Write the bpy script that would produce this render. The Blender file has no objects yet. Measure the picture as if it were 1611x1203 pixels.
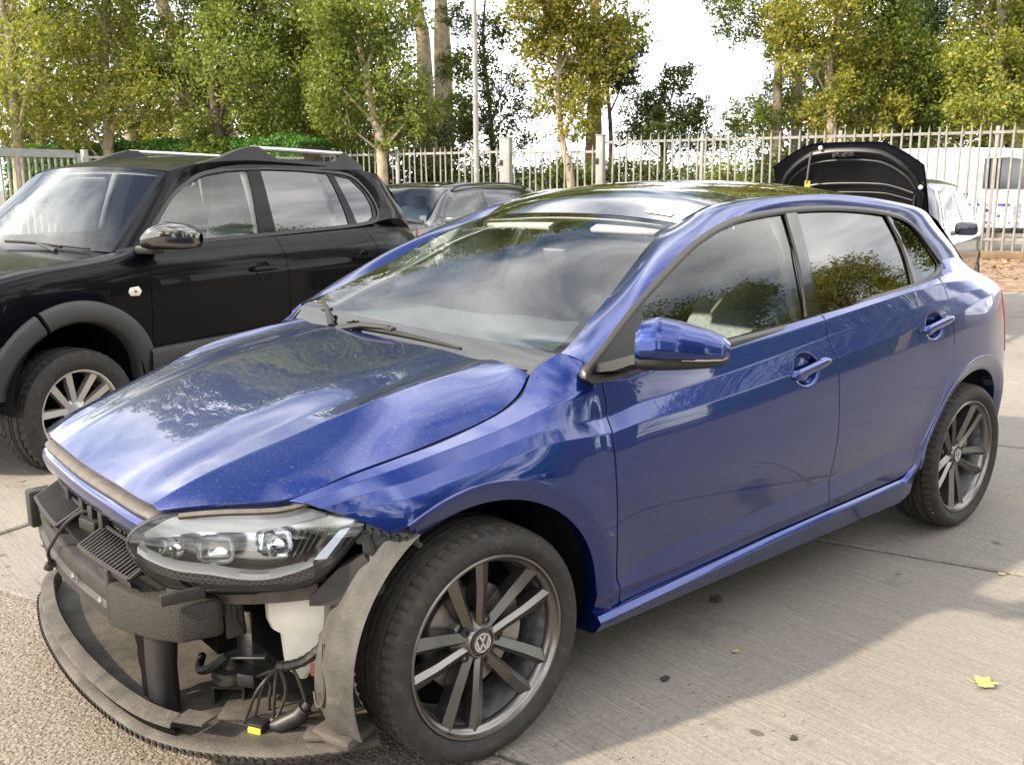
import bpy, bmesh, math, random
import numpy as np
from mathutils import Vector, Matrix, Quaternion
from mathutils.geometry import delaunay_2d_cdt

random.seed(7)
SC = bpy.context.scene
COL = SC.collection

# ------------------------------------------------------------------ camera, world, sun, exposure
cam = bpy.data.objects.new('camera', bpy.data.cameras.new('camera'))
COL.objects.link(cam)
SC.camera = cam
cam.data.sensor_fit = 'HORIZONTAL'
cam.data.sensor_width = 36.0
cam.data.lens = 33.476
cam.data.clip_start = .05
cam.data.clip_end = 2000
CAM = Vector((1.36814, 2.56038, 1.44297))
_yaw, _pit, _rol = -2.27114, .206593, -.006225
_f = Vector((math.cos(_yaw)*math.cos(_pit), math.sin(_yaw)*math.cos(_pit), -math.sin(_pit)))
_r = _f.cross(Vector((0, 0, 1))).normalized()
_u = _r.cross(_f)
_r, _u = _r*math.cos(_rol) + _u*math.sin(_rol), _u*math.cos(_rol) - _r*math.sin(_rol)
cam.matrix_world = Matrix(((_r.x, _u.x, -_f.x, CAM.x), (_r.y, _u.y, -_f.y, CAM.y), (_r.z, _u.z, -_f.z, CAM.z), (0, 0, 0, 1)))

SUN = Vector((1.42, -.40, 1.02)).normalized()            # towards the sun
sun = bpy.data.objects.new('sun', bpy.data.lights.new('sun', 'SUN'))
COL.objects.link(sun)
sun.data.energy = 4.6
sun.data.angle = math.radians(1.6)
sun.data.color = (1.0, .86, .66)
sun.rotation_euler = SUN.to_track_quat('Z', 'Y').to_euler()

W = bpy.data.worlds.new('World')
SC.world = W
W.use_nodes = True
nt = W.node_tree
nt.nodes.clear()
N = nt.nodes.new
L = nt.links.new
sky = N('ShaderNodeTexSky')
sky.sky_type = 'NISHITA'
sky.sun_disc = False
sky.sun_elevation = math.asin(SUN.z)
sky.sun_rotation = math.atan2(SUN.x, SUN.y)
sky.air_density = 1.2
sky.dust_density = 2.0
tc = N('ShaderNodeTexCoord')
sep = N('ShaderNodeSeparateXYZ')
L(tc.outputs['Generated'], sep.inputs[0])
# clouds: the view direction laid on a flat ceiling, so that they shrink to the horizon
zz = N('ShaderNodeMath'); zz.operation = 'MAXIMUM'; zz.inputs[1].default_value = 0.0
L(sep.outputs['Z'], zz.inputs[0])
za = N('ShaderNodeMath'); za.operation = 'ADD'; za.inputs[1].default_value = .18
L(zz.outputs[0], za.inputs[0])
dv = N('ShaderNodeVectorMath'); dv.operation = 'DIVIDE'
cb = N('ShaderNodeCombineXYZ')
L(za.outputs[0], cb.inputs[0]); L(za.outputs[0], cb.inputs[1]); cb.inputs[2].default_value = 1
L(tc.outputs['Generated'], dv.inputs[0]); L(cb.outputs[0], dv.inputs[1])
mv = N('ShaderNodeVectorMath'); mv.operation = 'ADD'; mv.inputs[1].default_value = (13.38, -3.64, 0.0)      # where the clouds drift
L(dv.outputs[0], mv.inputs[0])
nz = N('ShaderNodeTexNoise'); nz.inputs['Scale'].default_value = 1.15; nz.inputs['Detail'].default_value = 7; nz.inputs['Roughness'].default_value = .55
L(mv.outputs[0], nz.inputs['Vector'])
cr = N('ShaderNodeValToRGB')
cr.color_ramp.elements[0].position = .38; cr.color_ramp.elements[0].color = (0, 0, 0, 1)
cr.color_ramp.elements[1].position = .53; cr.color_ramp.elements[1].color = (1, 1, 1, 1)
L(nz.outputs['Fac'], cr.inputs[0])
n2 = N('ShaderNodeTexNoise'); n2.inputs['Scale'].default_value = 2.6; n2.inputs['Detail'].default_value = 5
mv2 = N('ShaderNodeVectorMath'); mv2.operation = 'ADD'; mv2.inputs[1].default_value = (19.48, -1.54, 0.0); L(dv.outputs[0], mv2.inputs[0])
L(mv2.outputs[0], n2.inputs['Vector'])
c2 = N('ShaderNodeValToRGB')
c2.color_ramp.elements[0].position = .36; c2.color_ramp.elements[0].color = (6.8, 7.1, 7.8, 1)
c2.color_ramp.elements[1].position = .74; c2.color_ramp.elements[1].color = (26.0, 25.2, 24.0, 1)
L(n2.outputs['Fac'], c2.inputs[0])
mx = N('ShaderNodeMix'); mx.data_type = 'RGBA'
hz = N('ShaderNodeMapRange'); hz.inputs['From Min'].default_value = .06; hz.inputs['From Max'].default_value = .30; hz.inputs['To Min'].default_value = 1; hz.inputs['To Max'].default_value = 0
L(zz.outputs[0], hz.inputs['Value'])                        # bright haze all round the horizon
hm = N('ShaderNodeMath'); hm.operation = 'MAXIMUM'; L(cr.outputs[0], hm.inputs[0]); L(hz.outputs[0], hm.inputs[1])
L(hm.outputs[0], mx.inputs['Factor']); L(sky.outputs[0], mx.inputs['A']); L(c2.outputs[0], mx.inputs['B'])
bg = N('ShaderNodeBackground'); bg.inputs['Strength'].default_value = .125
L(mx.outputs['Result'], bg.inputs['Color'])
wo = N('ShaderNodeOutputWorld'); L(bg.outputs[0], wo.inputs[0])

SC.view_settings.view_transform = 'Standard'
SC.view_settings.look = 'None'
SC.view_settings.gamma = 1
SC.view_settings.use_curve_mapping = False
SC.view_settings.exposure = .93
SC.render.engine = 'CYCLES'
SC.cycles.max_bounces = 10
SC.cycles.transparent_max_bounces = 16
SC.cycles.diffuse_bounces = 3
SC.cycles.glossy_bounces = 4
SC.cycles.caustics_reflective = False
SC.cycles.caustics_refractive = False
SC.cycles.sample_clamp_indirect = 6
SC.cycles.use_denoising = True
SC.cycles.denoiser = 'OPENIMAGEDENOISE'


# ------------------------------------------------------------------ helpers
def node(t, typ, **kw):
    n = t.nodes.new(typ)
    for k, v in kw.items():
        if k in n.inputs: n.inputs[k].default_value = v
        else: setattr(n, k, v)
    return n


def M(name, col, rough=.5, metal=0., spec=.5, coat=0., crough=.03, var=0., vscale=6., vcol=None, bump=0., bscale=60.,
      stretch=None, dust=0., dscale=90., dcol=(.35, .32, .28), emit=None, trans=0., cior=1.5):
    m = bpy.data.materials.new(name); m.use_nodes = True
    t = m.node_tree; p = t.nodes['Principled BSDF']
    p.inputs['Base Color'].default_value = (*col, 1); p.inputs['Roughness'].default_value = rough
    p.inputs['Metallic'].default_value = metal; p.inputs['Specular IOR Level'].default_value = spec
    p.inputs['Coat Weight'].default_value = coat; p.inputs['Coat IOR'].default_value = cior; p.inputs['Coat Roughness'].default_value = crough
    tc = t.nodes.new('ShaderNodeTexCoord'); vec = tc.outputs['Object']
    if stretch:
        mp = node(t, 'ShaderNodeMapping'); mp.inputs['Scale'].default_value = stretch[:3]
        if len(stretch) > 3: mp.inputs['Rotation'].default_value = (0, 0, stretch[3])
        t.links.new(vec, mp.inputs[0]); vec = mp.outputs[0]
    src = None
    if var:
        n = node(t, 'ShaderNodeTexNoise', Scale=vscale, Detail=6, Roughness=.65); t.links.new(vec, n.inputs['Vector'])
        r = t.nodes.new('ShaderNodeValToRGB')
        r.color_ramp.elements[0].position = .5 - .22; r.color_ramp.elements[1].position = .5 + .22
        lo = vcol or tuple(c*(1 - var) for c in col)
        r.color_ramp.elements[0].color = (*lo, 1); r.color_ramp.elements[1].color = (*[min(1, c*(1 + var)) for c in col], 1)
        t.links.new(n.outputs['Fac'], r.inputs[0]); src = r.outputs[0]
    if dust:
        n = node(t, 'ShaderNodeTexNoise', Scale=dscale, Detail=8, Roughness=.8); t.links.new(tc.outputs['Object'], n.inputs['Vector'])
        r = t.nodes.new('ShaderNodeValToRGB'); r.color_ramp.elements[0].position = .56; r.color_ramp.elements[1].position = .72
        r.color_ramp.elements[1].color = (dust, dust, dust, 1)
        t.links.new(n.outputs['Fac'], r.inputs[0])
        x = node(t, 'ShaderNodeMix', data_type='RGBA'); x.inputs['A'].default_value = (*col, 1); x.inputs['B'].default_value = (*dcol, 1)
        if src: t.links.new(src, x.inputs['A'])
        t.links.new(r.outputs[0], x.inputs['Factor']); src = x.outputs['Result']
        if coat:
            cw = node(t, 'ShaderNodeMath', operation='MULTIPLY_ADD'); cw.inputs[1].default_value = -.8; cw.inputs[2].default_value = coat
            t.links.new(r.outputs[0], cw.inputs[0]); t.links.new(cw.outputs[0], p.inputs['Coat Weight'])
    if src: t.links.new(src, p.inputs['Base Color'])
    if bump:
        n = node(t, 'ShaderNodeTexNoise', Scale=bscale, Detail=5); t.links.new(vec, n.inputs['Vector'])
        b = node(t, 'ShaderNodeBump', Strength=bump, Distance=.01); t.links.new(n.outputs['Fac'], b.inputs['Height'])
        t.links.new(b.outputs[0], p.inputs['Normal'])
    if emit:
        p.inputs['Emission Color'].default_value = (*emit[:3], 1); p.inputs['Emission Strength'].default_value = emit[3]
    if trans:
        p.inputs['Transmission Weight'].default_value = trans
    return m


def glass_mat(name, tint, ior=1.6, frit=None, rough=0.0):
    """Thin pane: tinted see-through plus a clear mirror of the surroundings."""
    m = bpy.data.materials.new(name); m.use_nodes = True; t = m.node_tree; t.nodes.clear()
    o = t.nodes.new('ShaderNodeOutputMaterial')
    tr = t.nodes.new('ShaderNodeBsdfTransparent'); tr.inputs[0].default_value = (*tint, 1)
    gl = t.nodes.new('ShaderNodeBsdfGlossy'); gl.inputs['Roughness'].default_value = rough; gl.inputs[0].default_value = (1, 1, 1, 1)
    fr = t.nodes.new('ShaderNodeFresnel'); fr.inputs[0].default_value = ior
    mx = t.nodes.new('ShaderNodeMixShader')
    t.links.new(fr.outputs[0], mx.inputs[0]); t.links.new(tr.outputs[0], mx.inputs[1]); t.links.new(gl.outputs[0], mx.inputs[2])
    out = mx.outputs[0]
    if frit:                                    # printed black border, by UV: (left/right, bottom, top)
        uv = t.nodes.new('ShaderNodeUVMap'); sp = t.nodes.new('ShaderNodeSeparateXYZ'); t.links.new(uv.outputs[0], sp.inputs[0])
        def cmp(sock, op, val):
            n = node(t, 'ShaderNodeMath', operation=op); n.inputs[1].default_value = val; t.links.new(sock, n.inputs[0]); return n.outputs[0]
        def mxm(a, b):
            n = node(t, 'ShaderNodeMath', operation='MAXIMUM'); t.links.new(a, n.inputs[0]); t.links.new(b, n.inputs[1]); return n.outputs[0]
        k = mxm(mxm(cmp(sp.outputs[0], 'LESS_THAN', frit[0]), cmp(sp.outputs[0], 'GREATER_THAN', 1 - frit[0])),
                mxm(cmp(sp.outputs[1], 'LESS_THAN', frit[1]), cmp(sp.outputs[1], 'GREATER_THAN', 1 - frit[2])))
        bk = t.nodes.new('ShaderNodeBsdfPrincipled'); bk.inputs['Base Color'].default_value = (.008, .008, .009, 1); bk.inputs['Roughness'].default_value = .03
        m2 = t.nodes.new('ShaderNodeMixShader'); t.links.new(k, m2.inputs[0]); t.links.new(out, m2.inputs[1]); t.links.new(bk.outputs[0], m2.inputs[2])
        out = m2.outputs[0]
    t.links.new(out, o.inputs[0])
    return m


def link(name, me, mat, parent=None, smooth=None):
    o = bpy.data.objects.new(name, me); COL.objects.link(o)
    if mat and not me.materials: me.materials.append(mat)
    if parent: o.parent = parent
    return o


def tag(o, label=None, cat=None, group=None, kind=None):
    if label: o['label'] = label
    if cat: o['category'] = cat
    if group: o['group'] = group
    if kind: o['kind'] = kind
    return o


def thing(name, label, cat, loc=(0, 0, 0), rz=0., group=None):
    o = bpy.data.objects.new(name, None); COL.objects.link(o)
    o.location = loc; o.rotation_euler = (0, 0, rz); o.empty_display_size = .2
    return tag(o, label, cat, group)


def kids(o): return [c for c in bpy.data.objects if c.parent is o]


def copy_tree(o, parent=None, **kw):
    kd = kids(o)
    c = o.copy(); COL.objects.link(c)
    if parent: c.parent = parent
    for k in kd: copy_tree(k, c)
    return c


class MB:
    """Collects shapes into one mesh."""
    def __init__(s): s.v = []; s.f = []
    def add(s, v, f):
        b = len(s.v); s.v += [tuple(map(float, q)) for q in v]; s.f += [tuple(i + b for i in q) for q in f]; return s
    def box(s, c, size, rot=None, bev=0.):
        bm = bmesh.new(); bmesh.ops.create_cube(bm, size=1)
        bmesh.ops.scale(bm, vec=size, verts=bm.verts)
        if bev: bmesh.ops.bevel(bm, geom=bm.edges[:], offset=bev, segments=2, affect='EDGES', profile=.5)
        if rot is not None:
            R = rot if isinstance(rot, Matrix) else Matrix.Rotation(rot, 3, 'Z')
            bmesh.ops.transform(bm, matrix=R.to_4x4(), verts=bm.verts)
        bm.verts.index_update()
        s.add([v.co + Vector(c) for v in bm.verts], [[v.index for v in f.verts] for f in bm.faces]); bm.free(); return s
    def tube(s, pts, r, n=8, cap=True, closed=False, flat=None):
        P = [Vector(p) for p in pts]; k = len(P); rr = r if hasattr(r, '__len__') else [r]*k
        up = None; rings = []
        for i in range(k):
            a = P[i - 1] if (i or closed) else P[i]; b = P[(i + 1) % k] if (i < k - 1 or closed) else P[i]
            d = (b - a).normalized()
            if up is None: up = d.orthogonal().normalized()
            up = (up - d*up.dot(d)).normalized(); q = d.cross(up)
            rings.append([P[i] + (up*math.cos(2*math.pi*j/n) + q*math.sin(2*math.pi*j/n)*(flat or 1))*rr[i] for j in range(n)])
        v = [q for g in rings for q in g]; f = []
        for i in range(k if closed else k - 1):
            for j in range(n):
                a = i*n + j; b = i*n + (j + 1) % n; i2 = (i + 1) % k
                f.append((a, b, i2*n + (j + 1) % n, i2*n + j))
        if cap and not closed: f += [tuple(range(n))[::-1], tuple(range((k - 1)*n, k*n))]
        return s.add(v, f)
    def lathe(s, prof, axis='y', c=(0, 0, 0), n=48, a0=0., a1=2*math.pi):
        full = abs(a1 - a0 - 2*math.pi) < 1e-6; m = n if full else n + 1; v = []
        for i in range(m):
            a = a0 + (a1 - a0)*i/n
            for r, h in prof:
                x, z = r*math.cos(a), r*math.sin(a)
                q = (x, h, z) if axis == 'y' else ((h, x, z) if axis == 'x' else (x, z, h))
                v.append((q[0] + c[0], q[1] + c[1], q[2] + c[2]))
        k = len(prof); f = []
        for i in range(n):
            i2 = (i + 1) % m
            for j in range(k - 1): f.append((i*k + j, i*k + j + 1, i2*k + j + 1, i2*k + j))
        return s.add(v, f)
    def grid(s, G, close=False):
        G = np.asarray(G, float); a, b = G.shape[:2]; f = []
        for i in range(a - 1):
            for j in range(b - 1 + (1 if close else 0)):
                j2 = (j + 1) % b; f.append((i*b + j, i*b + j2, (i + 1)*b + j2, (i + 1)*b + j))
        return s.add(G.reshape(-1, 3), f)
    def prism(s, poly, d, fn=None):
        """poly: 2-D outline, extruded 0..d; fn(x, y, h) -> xyz."""
        fn = fn or (lambda x, y, h: (x, y, h)); n = len(poly)
        v = [fn(x, y, 0) for x, y in poly] + [fn(x, y, d) for x, y in poly]
        f = [tuple(range(n))[::-1], tuple(range(n, 2*n))] + [(i, (i + 1) % n, n + (i + 1) % n, n + i) for i in range(n)]
        return s.add(v, f)
    def build(s, name, mat, parent=None, smooth=True, sharp=35., fix=True, bev=0.):
        me = bpy.data.meshes.new(name); me.from_pydata(s.v, [], s.f)
        if fix or bev:
            bm = bmesh.new(); bm.from_mesh(me); bmesh.ops.recalc_face_normals(bm, faces=bm.faces)
            if bev:
                ed = [e for e in bm.edges if len(e.link_faces) == 2 and e.calc_face_angle(0) > .5]
                bmesh.ops.bevel(bm, geom=ed, offset=bev, segments=2, affect='EDGES', profile=.5, clamp_overlap=True)
            bm.to_mesh(me); bm.free()
        if smooth:
            me.polygons.foreach_set('use_smooth', [True]*len(me.polygons))
            if sharp and sharp < 180: me.set_sharp_from_angle(angle=math.radians(sharp))
        me.update()
        return link(name, me, mat, parent)


def cr_path(P, n=8, closed=False):
    """Smooth curve through points."""
    P = [np.array(p, float) for p in P]; k = len(P); out = []
    for i in range(k if closed else k - 1):
        p1, p2 = P[i], P[(i + 1) % k]
        p0 = P[i - 1] if (i or closed) else 2*p1 - p2
        p3 = P[(i + 2) % k] if (i + 2 < k or closed) else 2*p2 - p1
        for j in range(n):
            t = j/n
            out.append(.5*((2*p1) + (p2 - p0)*t + (2*p0 - 5*p1 + 4*p2 - p3)*t*t + (3*p1 - p0 - 3*p2 + p3)*t**3))
    if not closed: out.append(P[-1])
    return out


def resample(P, n):
    P = np.array(P, float); d = np.r_[0, np.cumsum(np.linalg.norm(np.diff(P, axis=0), axis=1))]
    t = np.linspace(0, d[-1], n)
    return np.stack([np.interp(t, d, P[:, k]) for k in range(P.shape[1])], 1)


def poly_mask(pts, poly):
    x, y = pts[:, 0], pts[:, 1]; ins = np.zeros(len(pts), bool); dist = np.full(len(pts), 9.)
    for i in range(len(poly)):
        (x1, y1), (x2, y2) = poly[i - 1], poly[i]
        with np.errstate(divide='ignore', invalid='ignore'):
            c = ((y1 > y) != (y2 > y)) & (x < (x2 - x1)*(y - y1)/(y2 - y1) + x1)
        ins ^= c
        dx, dy = x2 - x1, y2 - y1; l2 = dx*dx + dy*dy + 1e-12
        t = np.clip(((x - x1)*dx + (y - y1)*dy)/l2, 0, 1)
        dist = np.minimum(dist, np.hypot(x - x1 - t*dx, y - y1 - t*dy))
    return ins, dist


def inset(poly, d):
    P = np.array(poly, float); a = P - np.roll(P, 1, 0); b = np.roll(P, -1, 0) - P
    a /= np.linalg.norm(a, axis=1)[:, None] + 1e-12; b /= np.linalg.norm(b, axis=1)[:, None] + 1e-12
    area = np.sum(P[:, 0]*np.roll(P[:, 1], -1) - P[:, 1]*np.roll(P[:, 0], -1)); sg = 1 if area > 0 else -1
    n = np.stack([-(a + b)[:, 1], (a + b)[:, 0]], 1)*sg; l = np.linalg.norm(n, axis=1)[:, None]; n /= l + 1e-12
    k = np.clip(1/np.maximum(l[:, 0]/2, .5), 1, 1.6)[:, None]
    return P + n*d*k


def panel(name, F, outline, mat, parent, du=.02, dw=.02, wl=None, gap=.002, flange=.014, holes=(), flip=False, out=(0, 1, 0), step=.012, rim=True, fine=()):
    """Trimmed sheet of a skin: F(u, w) -> xyz; outline in (u, w), roughly metric. Rounded edge and a flange turned inwards."""
    ol = np.array(outline, float)
    ol = resample(np.vstack([ol, ol[:1]]), max(12, int(np.linalg.norm(np.diff(np.vstack([ol, ol[:1]]), axis=0), axis=1).sum()/step)))[:-1]
    inner = inset(ol, gap + .0015); edge = inset(ol, gap)
    us = np.arange(ol[:, 0].min(), ol[:, 0].max(), du); ws = np.arange(ol[:, 1].min(), ol[:, 1].max(), dw)
    if wl is not None: ws = np.unique(np.r_[ws, [w for w in wl if ol[:, 1].min() < w < ol[:, 1].max()]])
    g = np.stack(np.meshgrid(us + du*.37, ws), -1).reshape(-1, 2)
    ins, dist = poly_mask(g, inner); g = g[ins & (dist > .006)]
    hp = []
    for h in holes:
        h = np.array(h, float); h = resample(np.vstack([h, h[:1]]), max(12, int(np.linalg.norm(np.diff(np.vstack([h, h[:1]]), axis=0), axis=1).sum()/step)))[:-1]
        hp.append(h); i2, d2 = poly_mask(g, h); g = g[~i2 & (d2 > .004)]
    for fu, fw, fa, fb, fs in fine:
        e_ = ((g[:, 0] - fu)/fa)**2 + ((g[:, 1] - fw)/fb)**2; g = g[e_ > 1]
        q_ = np.stack(np.meshgrid(np.arange(fu - fa, fu + fa, fs), np.arange(fw - fb, fw + fb, fs)), -1).reshape(-1, 2)
        q_ = q_[((q_[:, 0] - fu)/fa)**2 + ((q_[:, 1] - fw)/fb)**2 < .97]; i_, d_ = poly_mask(q_, inner); g = np.vstack([g, q_[i_ & (d_ > .004)]])
    pts = [tuple(q) for q in inner]; n0 = len(pts); ed = [(i, (i + 1) % n0) for i in range(n0)]
    for h in hp:
        b = len(pts); pts += [tuple(q) for q in h]; ed += [(b + i, b + (i + 1) % len(h)) for i in range(len(h))]
    pts += [tuple(q) for q in g]
    vo, eo, fo, ov, oe, of = delaunay_2d_cdt([Vector(q) for q in pts], ed, [], 1, 1e-7)
    uv = np.array([(q.x, q.y) for q in vo]); fo = [tuple(f) for f in fo]
    if hp:
        cen = np.array([uv[list(f)].mean(0) for f in fo]); keep = np.ones(len(fo), bool)
        for h in hp: keep &= ~poly_mask(cen, h)[0]
        fo = [f for f, k in zip(fo, keep) if k]
    P3 = F(uv[:, 0], uv[:, 1]); e = .004
    nn = np.cross(F(uv[:, 0] + e, uv[:, 1]) - F(uv[:, 0] - e, uv[:, 1]), F(uv[:, 0], uv[:, 1] + e) - F(uv[:, 0], uv[:, 1] - e))
    nn /= np.linalg.norm(nn, axis=1)[:, None] + 1e-12
    if nn.mean(0) @ np.array(out, float) < 0: nn = -nn
    V = list(map(tuple, P3)); NR = list(map(tuple, nn))
    if rim:
        where = {}
        for i, l in enumerate(ov):
            for j in l:
                if j < n0: where[j] = i
        loop = [where[j] for j in range(n0) if j in where]
        eo3 = F(edge[:, 0], edge[:, 1]); k = [j for j in range(n0) if j in where]
        b1 = len(V)
        for j, i in zip(k, loop):
            o_ = eo3[j] - P3[i]; o_ = o_/(np.linalg.norm(o_) + 1e-9); m_ = nn[i]*.5 + o_
            V.append(tuple(eo3[j] - nn[i]*.0015)); NR.append(tuple(m_/(np.linalg.norm(m_) + 1e-9)))
        b2 = len(V)
        for j, i in zip(k, loop):
            o_ = eo3[j] - P3[i]; o_ = o_/(np.linalg.norm(o_) + 1e-9)
            V.append(tuple(eo3[j] - nn[i]*flange)); NR.append(tuple(o_))
        m_ = len(loop)
        for q in range(m_):
            q2 = (q + 1) % m_
            fo.append((loop[q], loop[q2], b1 + q2, b1 + q)); fo.append((b1 + q, b1 + q2, b2 + q2, b2 + q))
    # face winding to agree with the normals
    VA = np.array(V); NA = np.array(NR); ff = []
    for f in fo:
        a = VA[list(f)]; fn_ = np.cross(a[1] - a[0], a[2] - a[0])
        ff.append(f if fn_ @ NA[list(f)].sum(0) >= 0 else f[::-1])
    me = bpy.data.meshes.new(name); me.from_pydata(V, [], ff)
    me.polygons.foreach_set('use_smooth', [True]*len(me.polygons))
    me.normals_split_custom_set_from_vertices(NR)
    me.update()
    return link(name, me, mat, parent)


def mirrored(o, parent=None):
    c = o.copy(); COL.objects.link(c); c.scale = (1, -1, 1)
    if parent: c.parent = parent
    return c
def pslopes(h, d):
    # monotone cubic slopes, d (..., n-1) secants, h (n-1,) spacings
    n = d.shape[-1] + 1
    m = np.zeros(d.shape[:-1] + (n,))
    if n == 2:
        m[..., 0] = m[..., 1] = d[..., 0]
        return m
    a, b = d[..., :-1], d[..., 1:]
    w1 = 2*h[1:] + h[:-1]; w2 = h[1:] + 2*h[:-1]
    ok = a*b > 1e-14
    with np.errstate(divide='ignore', invalid='ignore'):
        hm = (w1 + w2)/(w1/np.where(ok, a, 1) + w2/np.where(ok, b, 1))
    m[..., 1:-1] = np.where(ok, hm, 0)
    m[..., 0] = 1.5*d[..., 0] - .5*m[..., 1]
    m[..., -1] = 1.5*d[..., -1] - .5*m[..., -2]
    return m


def pchip(X, Y, x):
    # X (n,) ascending; Y (..., n); x (k,) -> (..., k)
    X = np.asarray(X, float); Y = np.asarray(Y, float); x = np.asarray(x, float)
    h = np.diff(X); d = np.diff(Y)/h
    m = pslopes(h, d)
    i = np.clip(np.searchsorted(X, x, side='right') - 1, 0, len(X) - 2)
    t = (x - X[i])/h[i]; hh = h[i]
    t2, t3 = t*t, t*t*t
    return ((2*t3 - 3*t2 + 1)*Y[..., i] + (t3 - 2*t2 + t)*hh*m[..., i]
            + (3*t2 - 2*t3)*Y[..., i + 1] + (t3 - t2)*hh*m[..., i + 1])


class Sect:
    """Skin through section curves: control j of station i is (z, y); creases at the listed controls."""
    def __init__(s, stations, creases):
        st = sorted(stations)
        s.X = np.array([q[0] for q in st]); s.C = np.array([q[1] for q in st], float)   # (n, J, 2)
        s.J = s.C.shape[1]
        cr = [0] + list(creases) + [s.J - 1]
        s.seg = list(zip(cr[:-1], cr[1:]))
    def ctrl(s, x):
        return np.moveaxis(pchip(s.X, np.moveaxis(s.C, 0, -1), x), -1, 0)               # (k, J, 2)
    def zy(s, x, v):
        x = np.asarray(x, float); v = np.clip(np.asarray(v, float), 0, s.J - 1)
        c = s.ctrl(x); out = np.zeros((len(x), s.C.shape[2]))
        for a, b in s.seg:
            q = (v >= a) & (v <= b)
            if not q.any(): continue
            cc = c[q][:, a:b + 1]; vv = v[q] - a
            d = np.diff(np.moveaxis(cc, 1, -1)); m = pslopes(np.ones(b - a), d)
            i = np.clip(vv.astype(int), 0, b - a - 1); t = (vv - i)[:, None]; r = np.arange(len(i))
            t2, t3 = t*t, t*t*t
            out[q] = ((2*t3 - 3*t2 + 1)*cc[r, i] + (t3 - 2*t2 + t)*m[r, :, i]
                      + (3*t2 - 2*t3)*cc[r, i + 1] + (t3 - t2)*m[r, :, i + 1])
        return out
    def vz(s, x, z):
        v = np.linspace(0, s.J - 1, 163); o = []
        for a, b in zip(x, z):
            zz = s.zy(np.full(163, a), v)[:, 0]
            o.append(np.interp(b, np.maximum.accumulate(zz), v))
        return np.array(o)


def door_st(x, P, swl, swu, C, M, U, B, dm=1.0):
    return (x, [(.225, P - .042), (.30, P - .026), (swl, P - .013), (swu, P - .013 - .009*min(1, (swu - swl)/.06)),
                (.62, P), (.62 + .6*(C - .62), P - .008), (C, P - .021), (M, P - .021 - .027*dm),
                (U, P - .047 - .015), (B, P - .079)])


BODY = [
    (.52, [(.20, .66), (.30, .665), (.40, .67), (.50, .67), (.58, .665), (.63, .655), (.67, .648), (.70, .64), (.71, .635), (.72, .63)]),
    (.44, [(.20, .70), (.30, .71), (.40, .714), (.50, .715), (.58, .714), (.65, .710), (.69, .705), (.715, .698), (.735, .688), (.746, .672)]),
    (.30, [(.20, .77), (.30, .78), (.40, .786), (.50, .789), (.60, .788), (.67, .780), (.72, .768), (.75, .755), (.775, .738), (.788, .718)]),
    (.20, [(.20, .82), (.30, .832), (.40, .839), (.50, .842), (.61, .840), (.69, .830), (.74, .812), (.77, .792), (.797, .765), (.808, .735)]),
    (.05, [(.20, .84), (.30, .86), (.40, .867), (.50, .871), (.62, .870), (.71, .856), (.766, .834), (.796, .814), (.824, .785), (.832, .745)]),
    (-.10, [(.20, .84), (.30, .86), (.40, .868), (.50, .874), (.62, .874), (.73, .862), (.788, .845), (.818, .828), (.850, .800), (.866, .745)]),
    (-.20, [(.21, .836), (.30, .852), (.36, .863), (.42, .869), (.62, .875), (.74, .865), (.800, .851), (.830, .838), (.874, .808), (.899, .73)]),
    (-.28, [(.22, .834), (.30, .850), (.345, .864), (.39, .866), (.62, .875), (.735, .867), (.796, .855), (.832, .838), (.888, .812), (.958, .694)]),
    (-.355, [(.22, .833), (.30, .849), (.343, .862), (.368, .862), (.62, .875), (.73, .868), (.793, .856), (.830, .834), (.898, .813), (.998, .735)]),
    door_st(-.405, .875, .342, .366, .79, .826, .904, .982),
    door_st(-.55, .875, .338, .392, .80, .846, .917, .960),
    door_st(-.70, .875, .337, .405, .803, .857, .927, .956),
    door_st(-1.0, .875, .345, .411, .818, .882, .950, .968),
    door_st(-1.25, .876, .353, .42, .838, .906, .967, .985),
    door_st(-1.50, .877, .36, .43, .858, .932, .988, 1.003),
    door_st(-1.90, .878, .385, .45, .894, .965, 1.024, 1.036, .8),
    door_st(-2.07, .878, .395, .43, .910, .978, 1.038, 1.048, .7),
    (-2.30, [(.225, .835), (.30, .848), (.39, .866), (.41, .868), (.62, .878), (.80, .874), (.930, .860), (.992, .832), (1.048, .802), (1.066, .782)]),
    (-2.60, [(.225, .825), (.30, .84), (.39, .858), (.41, .86), (.62, .87), (.83, .866), (.970, .846), (1.005, .820), (1.040, .785), (1.085, .735)]),
    (-2.85, [(.25, .79), (.32, .81), (.39, .826), (.41, .828), (.62, .838), (.84, .825), (.985, .80), (1.005, .775), (1.03, .735), (1.06, .675)]),
    (-3.02, [(.27, .72), (.33, .74), (.39, .755), (.41, .757), (.62, .768), (.84, .745), (.985, .71), (1.0, .685), (1.02, .65), (1.035, .60)]),
    (-3.15, [(.29, .60), (.34, .62), (.39, .635), (.41, .637), (.62, .645), (.84, .615), (.96, .58), (.975, .56), (.99, .53), (1.0, .49)]),
    (-3.22, [(.30, .44), (.34, .46), (.39, .47), (.41, .472), (.62, .475), (.84, .45), (.94, .42), (.95, .41), (.96, .39), (.97, .36)]),
]
SB = Sect(BODY, [2, 3, 6, 7, 8])
WHX = (0.0, -2.555)


def SP(x, v, flare=True):
    """Body side skin at station x, section parameter v -> xyz."""
    x = np.asarray(x, float); zy = SB.zy(x, v); z, y = zy[:, 0], zy[:, 1]
    for wx in WHX:                                     # the wings swell a little towards the arches
        r = np.hypot(x - wx, z - .315); y = y + .005*np.exp(-((np.maximum(r, .428) - .428)/.06)**2)
    return np.stack([x, y, z], 1)


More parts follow.
